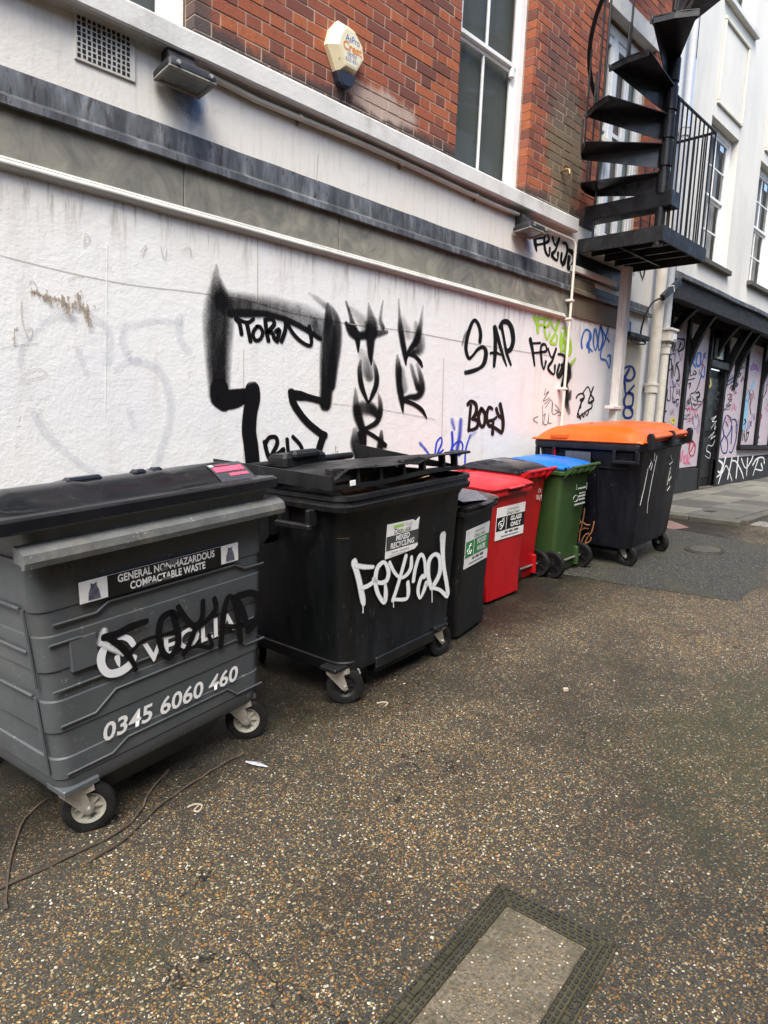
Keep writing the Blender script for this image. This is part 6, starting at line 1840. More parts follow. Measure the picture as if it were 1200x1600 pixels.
# ================================================================== BINS
def castor_mesh(rimmat):
    """200 mm castor, axle along local y, swivel axis at origin (top plate at z=0), trailing towards +x"""
    r = .104
    off = .045
    C = Matrix.Translation((off, 0, -.116)) @ Matrix.Rotation(R(90), 4, 'X')
    tyre = MB().lathe([(.062, -.020), (.085, -.024), (r - .004, -.020), (r, -.010), (r, .010), (r - .004, .020), (.085, .024), (.062, .020), (.060, 0), (.062, -.020)], C, 28, False).mesh('tyre', M_RUBBER, True)
    rim = MB()
    rim.lathe([(.001, -.022), (.020, -.022), (.022, -.008), (.046, -.006), (.054, -.016), (.064, -.021), (.066, -.010), (.066, .010), (.064, .021), (.054, .016), (.046, .006), (.022, .008), (.020, .022), (.001, .022)], C, 28)
    for k in range(8):
        a = k * math.pi / 4
        T = C @ Matrix.Rotation(a, 4, 'Z')
        rim.box(.018, .056, -.005, .005, -.014, .014, T)
    rm = rim.mesh('rim', rimmat, True)
    fk = MB()
    fk.lathe([(.001, -.024), (.046, -.024), (.050, -.012), (.050, 0.0), (.001, 0.0)], None, 20)
    for s in (-1, 1):
        poly = [(-.058, -.012), (.072, -.012), (.074, -.034), (.040, -.044), (.052, -.085), (.062, -.128), (.045, -.140), (.028, -.128), (-.055, -.030)]
        rings = [[Vector((x, s * (.032 + .006 * (i > 4) * 0) + dy, z)) for i, (x, z) in enumerate(poly)] for dy in (-.002, .002)]
        fk.loft(rings)
    fk.box(-.058, .072, -.034, .034, -.014, -.010)
    fk.lathe([(.001, -.044), (.010, -.044), (.010, .044), (.001, .044)], C, 10)
    return tyre, rm, fk.mesh('fork', M_STEEL, False)
CAST_P = castor_mesh(M_RIM)
CAST_B = castor_mesh(M_BLKRIM)
def add_castor(parent, x, y, z, yaw, kind):
    t, r, f = CAST_P if kind == 'pale' else CAST_B
    fo = place('castor', f, parent, (x, y, z), (0, 0, R(yaw)))
    place('tyre', t, fo); place('rim', r, fo)
    return fo

def big_body(parent, mat, prof, r=.07, steps=()):
    """prof: (z, half width, y front, y back)"""
    return MB().loft([rrect(-h, h, a, b, z, r) for z, h, a, b in prof]).obj('body', mat, parent, True)

def surf_line(z0, y0, z1, y1):
    k = (y1 - y0) / (z1 - z0)
    return lambda x, z: y0 + k * (z - z0)

def bin_tags(key, parent, sf, lift=.004):
    for i, (nm, lb, ck, st) in enumerate(BIN_TAGS.get(key, [])):
        k = {'logo_ring': 0, 'spray_blot': .0025}.get(nm, .003)
        place(nm, paint_mesh(nm, st, pmat(ck), sf, lift + k), parent, label=lb)

def tilted(sf, x, z, lift=0.0):
    """matrix that lays a flat x,z print on the leaning front face around height z"""
    k = (sf(x, z + .1) - sf(x, z - .1)) / .2
    return Matrix.Translation((x, sf(x, z) - lift, z)) @ Matrix.Rotation(math.atan(-k), 4, 'X')

# ---------------- grey container in the foreground
g1 = thing('waste_container', 'large grey wheeled waste container with black rolling lid and white lettering', 'waste container', group='waste containers along the wall', M=pose(1.325, -.83, 9))
prof = [(.175, .46, -.42, .44), (.20, .505, -.46, .47)]
zs = [.215, .27, .275, .36, .365, .47, .475, .60, .605, .72, .725, .86, .865, .955, .96, 1.10]
for i, z in enumerate(zs):
    t = (z - .2) / .95
    w = .012 if (i // 2) % 2 else 0
    prof.append((z, .512 + .045 * t + w * .6, -.468 - .050 * t - w * .35, .48 + .04 * t))
prof.append((1.15, .562, -.520, .52))
big_body(g1, M_GREYBIN, prof, .06)
sf1 = surf_line(.22, -.475, 1.15, -.527)
# collar, worn rim and front comb bar
MB().loft([rrect(-.55, .55, -.535, .52, 1.151, .06), rrect(-.565, .565, -.548, .53, 1.235, .06), rrect(-.575, .575, -.555, .535, 0, .06, z_of=lambda x, y: 1.266 - .03 * max(0, min(1, (y + .45) / .3)))]).obj('collar', M_GREYWORN, g1, True)
bar = [(-.535, 1.225), (-.575, 1.215), (-.600, 1.200), (-.606, 1.172), (-.600, 1.150), (-.582, 1.146), (-.578, 1.162), (-.530, 1.168)]
MB().loft([[Vector((x, y * s - (1 - s) * .5, z)) for y, z in bar] for x, s in ((-.615, .985), (-.605, 1), (.605, 1), (.615, .985))]).obj('comb_bar', M_GREYWORN, g1)
# raised stepped ribs of the front and left side
def rib(parent, pts, r, mat, sf, name='body_rib'):
    return MB().tube([(x, sf(x, z) + .0005, z) for x, z in pts], r, 6).obj(name, mat, parent, True)
for pts in ([(-.50, .905), (-.33, .905), (-.28, .935), (.36, .935), (.42, .905), (.54, .905)], [(-.50, .50), (-.36, .50), (-.27, .565), (.36, .565), (.42, .52), (.54, .52)], [(-.49, .295), (-.30, .295), (-.23, .335), (.30, .335), (.36, .285), (.52, .285)], [(-.52, .645), (.53, .645)], [(-.52, .83), (-.40, .83)]):
    rib(g1, pts, .0055, M_GREYBIN, sf1)
MB().bbox(-.445, -.335, -.006, .02, .70, .83, .004, Matrix.Translation((0, sf1(0, .765), 0))).obj('rating_plate', M_GREYBIN, g1)
side = lambda z: -(.525 + .05 * (z - .2) / .95)
for pts in ([(-.42, .97), (.1, .97), (.2, .93), (.45, .93)], [(-.42, .80), (.3, .80)], [(-.40, .62), (.3, .62)], [(-.42, .30), (-.42, .62)], [(-.44, .66), (-.44, .97)]):
    MB().tube([(side(z), y, z) for y, z in pts], .007, 6).obj('body_rib', M_GREYBIN, g1, True)
# deep base pan
MB().loft([rrect(-.29, .29, -.37, .37, .085, .05), rrect(-.33, .33, -.425, .42, .178, .05)]).obj('base_pan', M_GREYBIN, g1, True)
for x, y, a in ((-.44, -.42, -30), (.42, -.40, -42), (-.40, .38, 60), (.42, .38, 100)):
    add_castor(g1, x, y, .218, a, 'pale')
    MB().bbox(x - .075, x + .075, y - .065, y + .065, .205, .235, .005).obj('castor_plate', M_GREYBIN, g1)
for z in (1.10, .90):
    MB().tube([(-.56, -.10, z), (-.64, -.12, z - .01), (-.68, -.25, z - .02)], .012, 8).obj('lifting_lever', M_STEEL, g1, True)
# rolling lid
def lid_z(y):
    d = y + .56
    if d < .02: return 1.322
    if d < .18: return 1.322 + .078 * math.sin((d - .02) / .16 * math.pi / 2)
    if d < .60: return 1.400 - .143 * (1 - math.cos((d - .18) / .42 * math.pi)) / 2
    return 1.257
rings = []
NX = 26
for i in range(NX + 1):
    x = -.70 + 1.24 * i / NX
    e = min(1, (i + .0) / 3, (NX - i) / 2.5)
    e = math.sqrt(max(0, e))
    dz = .006 if (i % 8 == 0) else 0
    ring = []
    for k in range(25):
        y = -.575 + 1.13 * k / 24
        zz = min(1.318, lid_z(y)) + (lid_z(y) - min(1.318, lid_z(y))) * e + (dz if 1 < k < 9 else 0)
        ring.append(Vector((x, y, zz - .004 * 0)))
    ring += [Vector((x, .555, 1.24)), Vector((x, -.575, 1.28))]
    rings.append(ring)
lid = MB().loft(rings).obj('rolling_lid', M_LIDBLK, g1, True)
MB().loft([rrect(-.705, .605, -.585, .565, 0, .05, z_of=lambda x, y: q - .075 * max(0, min(1, (y + .30) / .5))) if i == 0 else rrect(-.710 + .015 * (i == 3), .612 - .012 * (i == 3), -.592 + .014 * (i == 3), .57, 0, .05, z_of=lambda x, y: q - .075 * max(0, min(1, (y + .30) / .5))) for i, q in enumerate((1.272, 1.280, 1.316, 1.326))]).obj('lid_lip', M_LIDBLK, lid, True)
for a, b in ((-.33, -.18), (-.04, .02), (.05, .10)):
    MB().bbox(a, b, -.40, -.35, 1.38, 1.412, .01).obj('lid_grip', M_LIDBLK, lid)
def on_lid(x, y):
    return lid_z(y)
def lid_patch(name, x0, x1, y0, y1, mat, lift, shear=0):
    vs = []
    for k in range(5):
        y = y0 + (y1 - y0) * k / 4
        vs += [(x0 + shear * k / 4, y, lid_z(y) + lift), (x1 + shear * k / 4, y, lid_z(y) + lift)]
    return MB().add(vs, [(2 * k, 2 * k + 1, 2 * k + 3, 2 * k + 2) for k in range(4)]).obj(name, mat, lid)
lid_patch('lid_sticker', .30, .50, -.535, -.42, simple('clear_film', (.045, .05, .057), .3, .1, None, 0, 6, 0), .0035)
lid_patch('sticker_print', .31, .48, -.485, -.455, M_PINKST, .006, .0)
lid_patch('sticker_print', .37, .48, -.512, -.498, M_PINKST, .006, .0)
lid_patch('sticker_print', .34, .42, -.445, -.437, simple('dull_pink_print', (.35, .05, .10), .4, .1, None, 0, 6, 0), .006)
lid_patch('sticker_print', .305, .33, -.448, -.432, M_FAINT, .006)
# sticker and lettering on the front
T = tilted(sf1, 0, 1.0, .012)
st = MB().bbox(-.398, .372, -.0005, .004, -.042, .043, .001, T).obj('notice_sticker', M_STICK, g1, label='black and white waste type sticker with sack pictures')
MB().box(-.285, .270, -.0016, -.0008, -.042, .043, T).obj('sticker_panel', M_STKBLK, st)
text('lettering', 'GENERAL NON-HAZARDOUS', .044, M_WHITEPR, st, -.005, .019, -.0022, width=.475, bold=.0011, M=T)
text('lettering', 'COMPACTABLE WASTE', .044, M_WHITEPR, st, -.005, -.022, -.0022, width=.37, bold=.0011, M=T)
for cx in (-.342, .322):
    sk = [(-.024, -.034), (.026, -.034), (.022, -.005), (.012, .020), (.014, .031), (-.002, .026), (-.012, .032), (-.012, .018), (-.022, -.006)]
    MB().add([T @ Vector((cx + x, -.0022, z)) for x, z in sk], [tuple(range(len(sk)))]).obj('sack_picture', M_SACK, st)
for x, z, w, h in ((.01, .033, .05, .03), (.06, .040, .012, .022), (-.03, .012, .04, .016), (-.02, -.03, .06, .014), (-.10, -.036, .10, .012)):
    pts = [(x + w * (.5 * math.cos(a) * random.uniform(.7, 1)), z + h * (.6 * math.sin(a) * random.uniform(.6, 1))) for a in [i * math.pi / 5 for i in range(10)]]
    MB().add([T @ Vector((a, -.0030, b)) for a, b in pts], [tuple(range(10))]).obj('torn_patch', M_GREYWORN, st)
T = tilted(sf1, 0, .668, .0095)
text('lettering', 'VEOLIA', .125, M_WHITEPR, g1, .105, -.004, 0, width=.50, bold=.0030, M=T, label='white company name painted on the front')
T = tilted(sf1, 0, .405, .0095)
text('lettering', '0345 6060 460', .105, M_WHITEPR, g1, .005, -.006, 0, width=.70, bold=.0022, shear=.12, M=T, label='white telephone number on the front')
for i, ch in enumerate('EN 840'):
    if ch != ' ':
        text('embossed_mark', ch, .05, M_GREYBIN, g1, -.475 + i * .045, 0, 0, M=tilted(sf1, 0, 1.10, .008))
bin_tags('b1', g1, sf1, .0105)

# ---------------- black container with a broken lid
g2 = thing('waste_container', 'large black wheeled recycling container with a broken lid and white FEYAD tag', 'waste container', group='waste containers along the wall', M=pose(2.865, -.80, 4.5))
prof = [(.165, .48, -.43, .44), (.178, .515, -.466, .47), (.24, .520, -.470, .475), (.246, .512, -.466, .47), (.62, .532, -.492, .49), (.95, .550, -.518, .505), (1.06, .557, -.527, .512), (1.10, .575, -.545, .53)]
big_body(g2, M_BLKBIN, prof, .10)
sf2 = surf_line(.24, -.470, 1.06, -.529)
MB().loft([rrect(-.575, .575, -.547, .53, 1.101, .09), rrect(-.600, .600, -.575, .555, 1.108, .10), rrect(-.605, .605, -.582, .56, 1.135, .10), rrect(-.595, .595, -.572, .55, 1.142, .10), rrect(-.592, .592, -.570, .55, 1.160, .10), rrect(-.602, .602, -.580, .56, 1.166, .10), rrect(-.600, .600, -.578, .56, 1.188, .10), rrect(-.570, .570, -.55, .53, 1.190, .09), rrect(-.552, .552, -.53, .51, 1.10, .08)], caps=False).obj('rim', M_BLKBIN2, g2, True)
MB().loft([rrect(-.54, .54, -.51, .49, .95, .08), rrect(-.545, .545, -.515, .495, .96, .08)]).obj('contents_bed', M_CARD, g2)
# corner skirts and middle cut-out
MB().bbox(-.24, .24, -.455, .44, .10, .166, .01).obj('base_pan', M_BLKBIN2, g2)
MB().bbox(-.26, .30, -.475, -.458, .135, .21, .008).obj('base_cross_bar', M_BLKBIN2, g2)
for x, y, a in ((-.50, -.39, -44), (.36, -.43, -4), (-.40, .38, 60), (.42, .38, 100)):
    add_castor(g2, x, y, .218, a, 'black')
    MB().bbox(x - .07, x + .07, y - .06, y + .06, .205, .23, .005).obj('castor_plate', M_BLKBIN2, g2)
MB().tube([(-.42, -.45, .20), (-.405, -.47, .185), (-.40, -.475, .165), (-.41, -.47, .15), (-.425, -.46, .158)], .006, 8).obj('brake_ring', M_STEEL, g2, True)
# side: handle pocket and lifting trunnion
hx = -.605
for a in (-.36, -.14):
    MB().bbox(hx - .035, hx + .03, a, a + .03, 1.02, 1.11, .005).obj('handle_bracket', M_BLKBIN2, g2)
MB().bbox(hx - .05, hx - .015, -.37, -.10, 1.00, 1.035, .008).obj('side_handle', M_BLKBIN2, g2)
MB().loft([[Vector((xx, y, z)) for y, z in ((-.02, 1.10), (-.02, .93), (.04, .87), (.13, .86), (.22, .95), (.24, 1.10))] for xx in (-.535, -.625)]).obj('trunnion_block', M_BLKBIN, g2)
MB().lathe([(.001, 0), (.034, 0), (.034, .05), (.026, .052), (.026, .075), (.001, .075)], Matrix.Translation((-.625, .15, 1.0)) @ Matrix.Rotation(R(-90), 4, 'Y'), 18).obj('trunnion', M_BLKBIN2, g2, True)
# broken lid: ribbed frame lifted off the rim, torn top skin
LZ = 1.215
def lidp(x, y):
    """underside height of the skewed lid"""
    return LZ + .020 * (-x) + .012 * (y + .4) + .012 * math.sin(x * 5)
lid2 = MB()
fy = -.50
segs = [-.60, -.585, -.50, -.485, -.33, -.305, -.10, -.085, .02, .045, .22, .235, .42, .445, .585, .60]
lid2.loft([[Vector((x, fy, lidp(x, fy))), Vector((x, fy + .05, lidp(x, fy))), Vector((x, fy + .05, lidp(x, fy) + .022)), Vector((x, fy, lidp(x, fy) + .022))] for x in [-.60 + .05 * i for i in range(25)]])
lo = lid2.obj('broken_lid', M_BLKBIN2, g2)
for x0, x1 in ((-.60, -.575), (-.40, -.385), (-.22, -.20), (-.02, .0), (.17, .19), (.37, .39), (.50, .52)):
    MB().loft([[Vector((x, y, lidp(x, fy) + z)) for y, z in ((fy + .004, .018), (fy + .046, .018), (fy + .05, .105), (fy + .01, .098))] for x in (x0, x1)]).obj('lid_rib', M_BLKBIN2, lo)
for x0, x1, n in ((-.56, -.42, 5), (-.37, -.23, 5), (.02, .16, 5)):
    for i in range(n):
        xx = x0 + (x1 - x0) * i / n
        MB().bbox(xx, xx + .006, fy + .01, fy + .035, lidp(xx, fy) + .075, lidp(xx, fy) + .105, .001).obj('lid_rib', M_BLKBIN2, lo)
rows = []
NXL = 26
for j in range(13):
    y = fy - .012 + .98 * j / 12
    row = []
    for i in range(NXL + 1):
        x = -.615 + 1.18 * i / NXL
        z = lidp(x, y) + .106 - .11 * j / 12 + .006 * math.sin(7 * x + 3 * y)
        if j == 0:
            z -= .006 + .022 * max(0, math.sin(9 * x + .6)) ** 3
            yy = y + .01 * math.sin(11 * x)
        else:
            yy = y
        if x < -.5: z -= (-.5 - x) * .35
        row.append(Vector((x, yy, z)))
    rows.append(row)
MB().loft(rows + [[v - Vector((0, 0, .006)) for v in r] for r in reversed(rows)], caps=False, close=False).obj('lid_skin', M_BLKBIN2, lo, True)
MB().loft([[Vector((x, y, lidp(x, y) + z)) for y, z in ((-.52, .0), (.46, .0), (.46, .09), (-.52, .07))] for x in (-.625, -.608)]).obj('lid_side', M_BLKBIN2, lo)
MB().loft([[Vector((x, y, lidp(x, y) + z)) for y, z in ((-.48, .0), (.46, .0), (.46, .11), (-.48, .02))] for x in (.595, .61)]).obj('lid_side', M_BLKBIN2, lo)
MB().bbox(.50, .66, -.50, -.40, LZ + .088, LZ + .104, .004).obj('lid_tab', M_BLKBIN2, lo)
MB().bbox(-.16, .22, .36, .54, LZ + .0, LZ + .095, .02).obj('hinge_box', M_BLKBIN2, lo)
MB().bbox(-.10, .14, .33, .42, LZ + .06, LZ + .118, .02).obj('hinge_box', M_BLKBIN2, lo)
MB().tube([(-.62, .52, LZ + .03), (.62, .52, LZ + .02)], .025, 10).obj('hinge_rod', M_BLKBIN2, lo, True)
MB().bbox(-.47, -.43, fy - .004, fy + .002, LZ + .002, LZ + .030, .001, Matrix.Translation((0, 0, .012))).obj('small_label', M_STICK, lo)
# rubbish peeping out
for i, (x, y, s, lb) in enumerate(((.02, -.44, .11, 'torn strip of pale card sticking out below the broken lid'), (.16, -.42, .10, 'brown card flap in the middle of the broken lid gap'), (.34, -.44, .07, 'small brown card scrap near the right end of the lid gap'), (-.30, -.40, .13, 'large shaded cardboard sheet at the left of the lid gap'))):
    T = Matrix.Translation((x, y, 1.16 + .02 * (i % 2))) @ Matrix.Rotation((.5, -.3, .2, .9)[i], 4, 'X') @ Matrix.Rotation((.7, 2.2, .3, 0)[i], 4, 'Z')
    tagged(MB().bbox(-s, s, -s * .5, s * .5, -.003, .003, .001, g2.matrix_world @ T).obj('cardboard_scrap', M_CARD if i else M_BIT), lb, 'cardboard')
# sticker
T = tilted(sf2, -.065, .885, .004)
s2 = MB().prism([(-.150, -.100), (-.02, -.096), (.05, -.092), (.115, -.088), (.142, -.072), (.140, .04), (.148, .098), (.118, .080), (.085, .092), (-.142, .098)], -.001, .003, T).obj('notice_sticker', M_STICK, g2, label='torn mixed recycling sticker')
MB().box(-.1475, .1415, -.0022, -.0012, -.054, .028, T).obj('sticker_panel', M_STKGRY, s2)
text('lettering', 'MIXED', .044, M_WHITEPR, s2, -.005, .006, -.003, width=.125, bold=.0014, shear=.1, M=T)
text('lettering', 'RECYCLING', .044, M_WHITEPR, s2, -.005, -.033, -.003, width=.215, bold=.0014, shear=.1, M=T)
text('lettering', 'Disp', .045, M_GREYPR, s2, -.045, .048, -.003, width=.075, M=T)
text('lettering', 'o', .045, M_LIME, s2, .008, .046, -.003, width=.024, M=T)
text('lettering', 'sal', .045, M_GREYPR, s2, .045, .048, -.003, width=.045, M=T)
MB().box(-.09, .0, -.0024, -.0014, .070, .086, T).obj('sticker_print', M_LIME, s2)
text('lettering', 'Waste', .026, M_FAINT, s2, .045, .076, -.003, width=.065, M=T)
for a, b, z in ((-.10, -.04, -.070), (-.03, .06, -.070), (-.12, .03, -.086)):
    MB().box(a, b, -.0024, -.0014, z - (.005 if z > -.08 else .002), z + (.005 if z > -.08 else .002), T).obj('sticker_print', M_FAINT, s2)
bin_tags('b2', g2, sf2, .005)

# ---------------- wheeled household bins
def wheel_pair(parent, hw, y, mat, r=.122):
    for s in (-1, 1):
        C = Matrix.Translation((s * hw, y, r)) @ Matrix.Rotation(R(90), 4, 'Y')
        w = MB().lathe([(.088, -.022), (r - .006, -.025), (r, -.014), (r, .014), (r - .006, .025), (.088, .022), (.086, 0), (.088, -.022)], C, 28, False).obj('wheel', M_RUBBER, parent, True)
        h = MB().lathe([(.001, -.02), (.022, -.02), (.024, -.010), (.082, -.012), (.090, -.02), (.090, .02), (.082, .012), (.024, .010), (.022, .02), (.001, .02)], C, 24)
        for k in range(6):
            h.box(.02, .084, -.006, .006, -.017, .017, C @ Matrix.Rotation(k * math.pi / 3, 4, 'Z'))
        h.obj('hub', M_BLKRIM, w, True)
    MB().tube([(-hw, y, r), (hw, y, r)], .010, 8).obj('axle', M_STEEL, parent)

def wheelie(name, label, M, hw, body, lidm, zr=.93, zb=.985, d=1.0, lid_curve=.03, handle=True, crumpled=False):
    t = thing(name, label, 'wheelie bin', group='wheelie bins along the wall', M=M)
    yf, yb = -.30 * d, .29 * d
    b = hw * .80
    def zt(x, y):
        return zr + (zb - zr) * (y - yf) / (yb - yf)
    rings = [rrect(-b + .01, b - .01, yf * .78 + .01, yb * .62, .012, .03), rrect(-b, b, yf * .80, yb * .66, .03, .035), rrect(-b - .002, b + .002, yf * .80 - .001, yb * .70, .20, .035)]
    for k in range(1, 6):
        u = k / 5
        w = b + (hw * .935 - b) * u
        rings.append(rrect(-w, w, yf * (.80 + .16 * u), yb * (.70 + .25 * u), .20 + (zr - .28) * u, .04))
    rings.append(rrect(-hw * .94, hw * .94, yf * .965, yb * .96, 0, .04, z_of=lambda x, y: zt(x, y) - .055))
    MB().loft(rings).obj('body', body, t, True)
    MB().loft([rrect(-hw * .945, hw * .945, yf * .975, yb * .97, 0, .04, z_of=lambda x, y: zt(x, y) - .0545), rrect(-hw, hw, yf * 1.07, yb * 1.03, 0, .045, z_of=lambda x, y: zt(x, y) - .045), rrect(-hw, hw, yf * 1.075, yb * 1.035, 0, .045, z_of=lambda x, y: zt(x, y) - .022), rrect(-hw * .97, hw * .97, yf * 1.04, yb * 1.0, 0, .045, z_of=lambda x, y: zt(x, y) - .016), rrect(-hw * .97, hw * .97, yf * 1.04, yb * 1.0, 0, .045, z_of=lambda x, y: zt(x, y) - .001)]).obj('rim', body, t, True)
    # lid
    def lz(x, y, k):
        u = (y - yf * 1.1) / (yb - yf * 1.1)
        q = zt(x, y) + .001 + k * lid_curve * (math.sin(math.pi * min(1, max(0, u))) * .9 + .45)
        if crumpled:
            q += .006 * math.sin(9 * x + 4 * y) * k
        return q
    ln = MB().loft([rrect(-hw * .985, hw * .985, yf * 1.09, yb * 1.03, 0, .05, z_of=lambda x, y: lz(x, y, 0)), rrect(-hw * .995, hw * .995, yf * 1.11, yb * 1.03, 0, .05, z_of=lambda x, y: lz(x, y, 0) + .014), rrect(-hw * .93, hw * .93, yf * 1.03, yb * 1.0, 0, .05, z_of=lambda x, y: lz(x, y, .6) + .014), rrect(-hw * .80, hw * .80, yf * .88, yb * .93, 0, .06, z_of=lambda x, y: lz(x, y, 1) + .012), rrect(-hw * .45, hw * .45, yf * .5, yb * .6, 0, .06, z_of=lambda x, y: lz(x, y, 1.1) + .014)])
    lid = ln.obj('lid', lidm, t, True)
    MB().bbox(-hw * .35, hw * .35, yf * 1.11 - .03, yf * 1.05, zr + .004, zr + .016, .005).obj('lid_grip', lidm, lid)
    if handle:
        hy = yb + .085
        for s in (-1, 1):
            MB().loft([[Vector((s * x, y, z)) for y, z in ((yb * .9, zb - .10), (yb * .9, zb - .01), (hy, zb + .035), (hy + .012, zb + .015), (hy - .02, zb - .01))] for x in (hw * .80, hw * .86)]).obj('handle_arm', body, t)
        for s in (-.45, 0, .45):
            MB().loft([[Vector((s * hw + x, y, z)) for y, z in ((yb * .95, zb - .07), (yb * .95, zb - .02), (hy, zb + .028), (hy, zb + .008))] for x in (-.006, .006)]).obj('handle_web', body, t)
        MB().tube([(-hw * .87, hy, zb + .025), (hw * .87, hy, zb + .025)], .015, 10).obj('handle_bar', body, t, True)
        MB().tube([(-hw * .72, yb + .01, zb + .012), (hw * .72, yb + .01, zb + .012)], .016, 10).obj('lid_hinge', lidm, lid, True)
        for s in (-1, 1):
            MB().lathe([(.001, 0), (.013, 0), (.013, .006), (.001, .006)], Matrix.Translation((s * (hw * .87), yb + .01, zb + .012)) @ Matrix.Rotation(R(90 * s), 4, 'Y'), 10).obj('hinge_pin', M_BLKRIM, lid)
    wheel_pair(t, hw * .80 + .035, yb * .74, body)
    for s in (-1, 1):
        MB().bbox(s * b * .75 - .02, s * b * .75 + .02, yb * .60, yb * .82, .045, .22, .006).obj('axle_bracket', body, t)
    return t, lid

def disposal_sticker(t, sf, x, z, w, h, panel, l1, l2, icon):
    T = tilted(sf, x, z, .004)
    s = MB().bbox(-w / 2, w / 2, -.0008, .003, -h / 2, h / 2, .0005, T).obj('notice_sticker', M_STICK, t, label='white disposal sticker reading %s %s' % (l1, l2))
    MB().box(-w / 2 + .002, w / 2 - .002, -.0021, -.0011, -h * .22, h * .20, T).obj('sticker_panel', panel, s)
    MB().box(-w * .16, -w * .145, -.0029, -.0023, -h * .21, h * .19, T).obj('sticker_print', M_WHITEPR, s)
    text('lettering', l1, h * .19, M_WHITEPR, s, w * .18, h * .085, -.003, width=w * .40, bold=.0022, M=T)
    text('lettering', l2, h * .19, M_WHITEPR, s, w * .18, -h * .105, -.003, width=w * .38, bold=.0022, M=T)
    text('lettering', 'Disp', h * .13, M_GREYPR, s, -w * .06, h * .28, -.003, width=w * .20, M=T)
    text('lettering', 'O', h * .13, M_LIME, s, w * .085, h * .28, -.003, width=w * .075, M=T)
    text('lettering', 'sal', h * .13, M_GREYPR, s, w * .21, h * .28, -.003, width=w * .14, M=T)
    MB().box(-w * .14, w * .26, -.0022, -.0014, h * .37, h * .42, T).obj('sticker_print', M_FAINT, s)
    for a, b, zz, hh in ((-.18, -.08, -.30, .030), (-.04, .10, -.30, .030), (.14, .30, -.30, .030), (-.30, .32, -.41, .012)):
        MB().box(a * w, b * w, -.0022, -.0014, (zz - hh) * h, (zz + hh) * h, T).obj('sticker_print', M_GREYPR, s)
    for pts in icon:
        MB().tube([T @ Vector((x * w, -.0025, z * h)) for x, z in pts], .0028, 5).obj('sticker_icon', M_WHITEPR, s)
    return s

HAND = [[(-.40, -.12), (-.43, 0), (-.40, .06), (-.35, .08), (-.31, .06), (-.28, .15), (-.25, .16), (-.245, .05), (-.26, -.06), (-.30, -.12), (-.34, -.17), (-.38, -.15), (-.40, -.12)], [(-.39, -.02), (-.32, 0)], [(-.37, -.07), (-.31, -.05)]]
APPLE = [[(-.40, -.12), (-.43, -.06), (-.40, .0), (-.35, .0), (-.33, -.05), (-.35, -.12), (-.40, -.13)], [(-.36, .0), (-.33, .08), (-.28, .12)], [(-.32, .08), (-.25, .06)], [(-.30, -.15), (-.24, -.06)]]
b3, l3 = wheelie('wheelie_bin', 'black food waste wheelie bin between the black container and the red bin', pose(3.725, -.855, 13), .285, M_BLKBIN2, M_LIDBLK, d=1.02, lid_curve=.02, crumpled=True)
sfw = surf_line(.2, -.30 * .80 - .002, .85, -.30 * .96 - .001)
disposal_sticker(b3, lambda x, z: sfw(x, z) * 1.02, .0, .64, .385, .27, M_STKGRN, 'FOOD', 'WASTE', APPLE)
MB().add([(-.27, -.30, .985), (.05, -.34, .957), (.16, -.20, .992), (.10, .10, 1.03), (-.2, .12, 1.02), (-.24, -.12, 1.005), (-.19, -.17, 1.0)], [(0, 1, 2, 3, 4, 5, 6)]).obj('torn_bag_sheet', simple('grey_plastic_sheet', (.09, .095, .11), .25, .2, (.2, .2, .22), .5, 9, .2), l3)
b4, l4 = wheelie('wheelie_bin', 'red wheelie bin with a red lid and a glass only sticker', pose(4.53, -.60, 1), .295, M_RED, M_REDLID, d=1.0, zb=.96, lid_curve=.034)
disposal_sticker(b4, sfw, .02, .655, .40, .265, M_STKBLK, 'GLASS', 'ONLY', HAND)
b5, l5 = wheelie('wheelie_bin', 'red wheelie bin with a black lid behind the glass only bin', pose(5.07, -.46, 180), .25, M_RED, M_LIDBLK, d=1.0, zr=1.0, zb=.985, lid_curve=.05)
MB().add([(-.10, -.10, 1.004), (.14, -.13, 1.002), (.15, .02, 1.016), (-.09, .04, 1.018)], [(0, 1, 2, 3)]).obj('lid_sticker', M_STICK, l5).location = (0, 0, .022)
for k, pts in enumerate(([(-.10, .83), (-.07, .85), (-.08, .80), (-.11, .79)], [(-.05, .84), (-.03, .86), (-.03, .80)], [(-.13, .70), (-.11, .72), (-.11, .77)], [(-.07, .70), (-.07, .77)], [(-.02, .71), (.01, .73), (.0, .78), (-.03, .77), (-.03, .72)])):
    MB().tube([(x * .6 - .11, .262 + .05 * (z - .7), .76 + (z - .76) * .7) for x, z in pts], .0022, 5).obj('white_mark', M_WHITEPR, b5)
b6, l6 = wheelie('wheelie_bin', 'green wheelie bin with a bright blue lid', pose(5.59, -.575, 180), .265, M_GREEN, M_BLUE, d=1.05, zr=1.005, zb=.985, lid_curve=.045, crumpled=True)
# small white recycling print on the bin's back
for a, b, z0, z1 in ((-.09, .05, .79, .805), (-.09, .02, .745, .755), (-.09, .03, .715, .732), (-.09, .02, .685, .700), (-.10, .09, .645, .660), (.075, .08, .79, .84), (-.11, -.105, .77, .84)):
    MB().box(a, b, 0, .002, z0, z1, Matrix.Translation((-.04, .268, 0)) @ Matrix.Rotation(R(-3.5), 4, 'X')).obj('recycling_print', M_FAINT, b6)
MB().tube([(.04 * math.cos(a) + .015, .301, .03 * math.sin(a) + .705) for a in [i * .6 for i in range(10)]], .003, 5).obj('recycling_print', M_FAINT, b6)

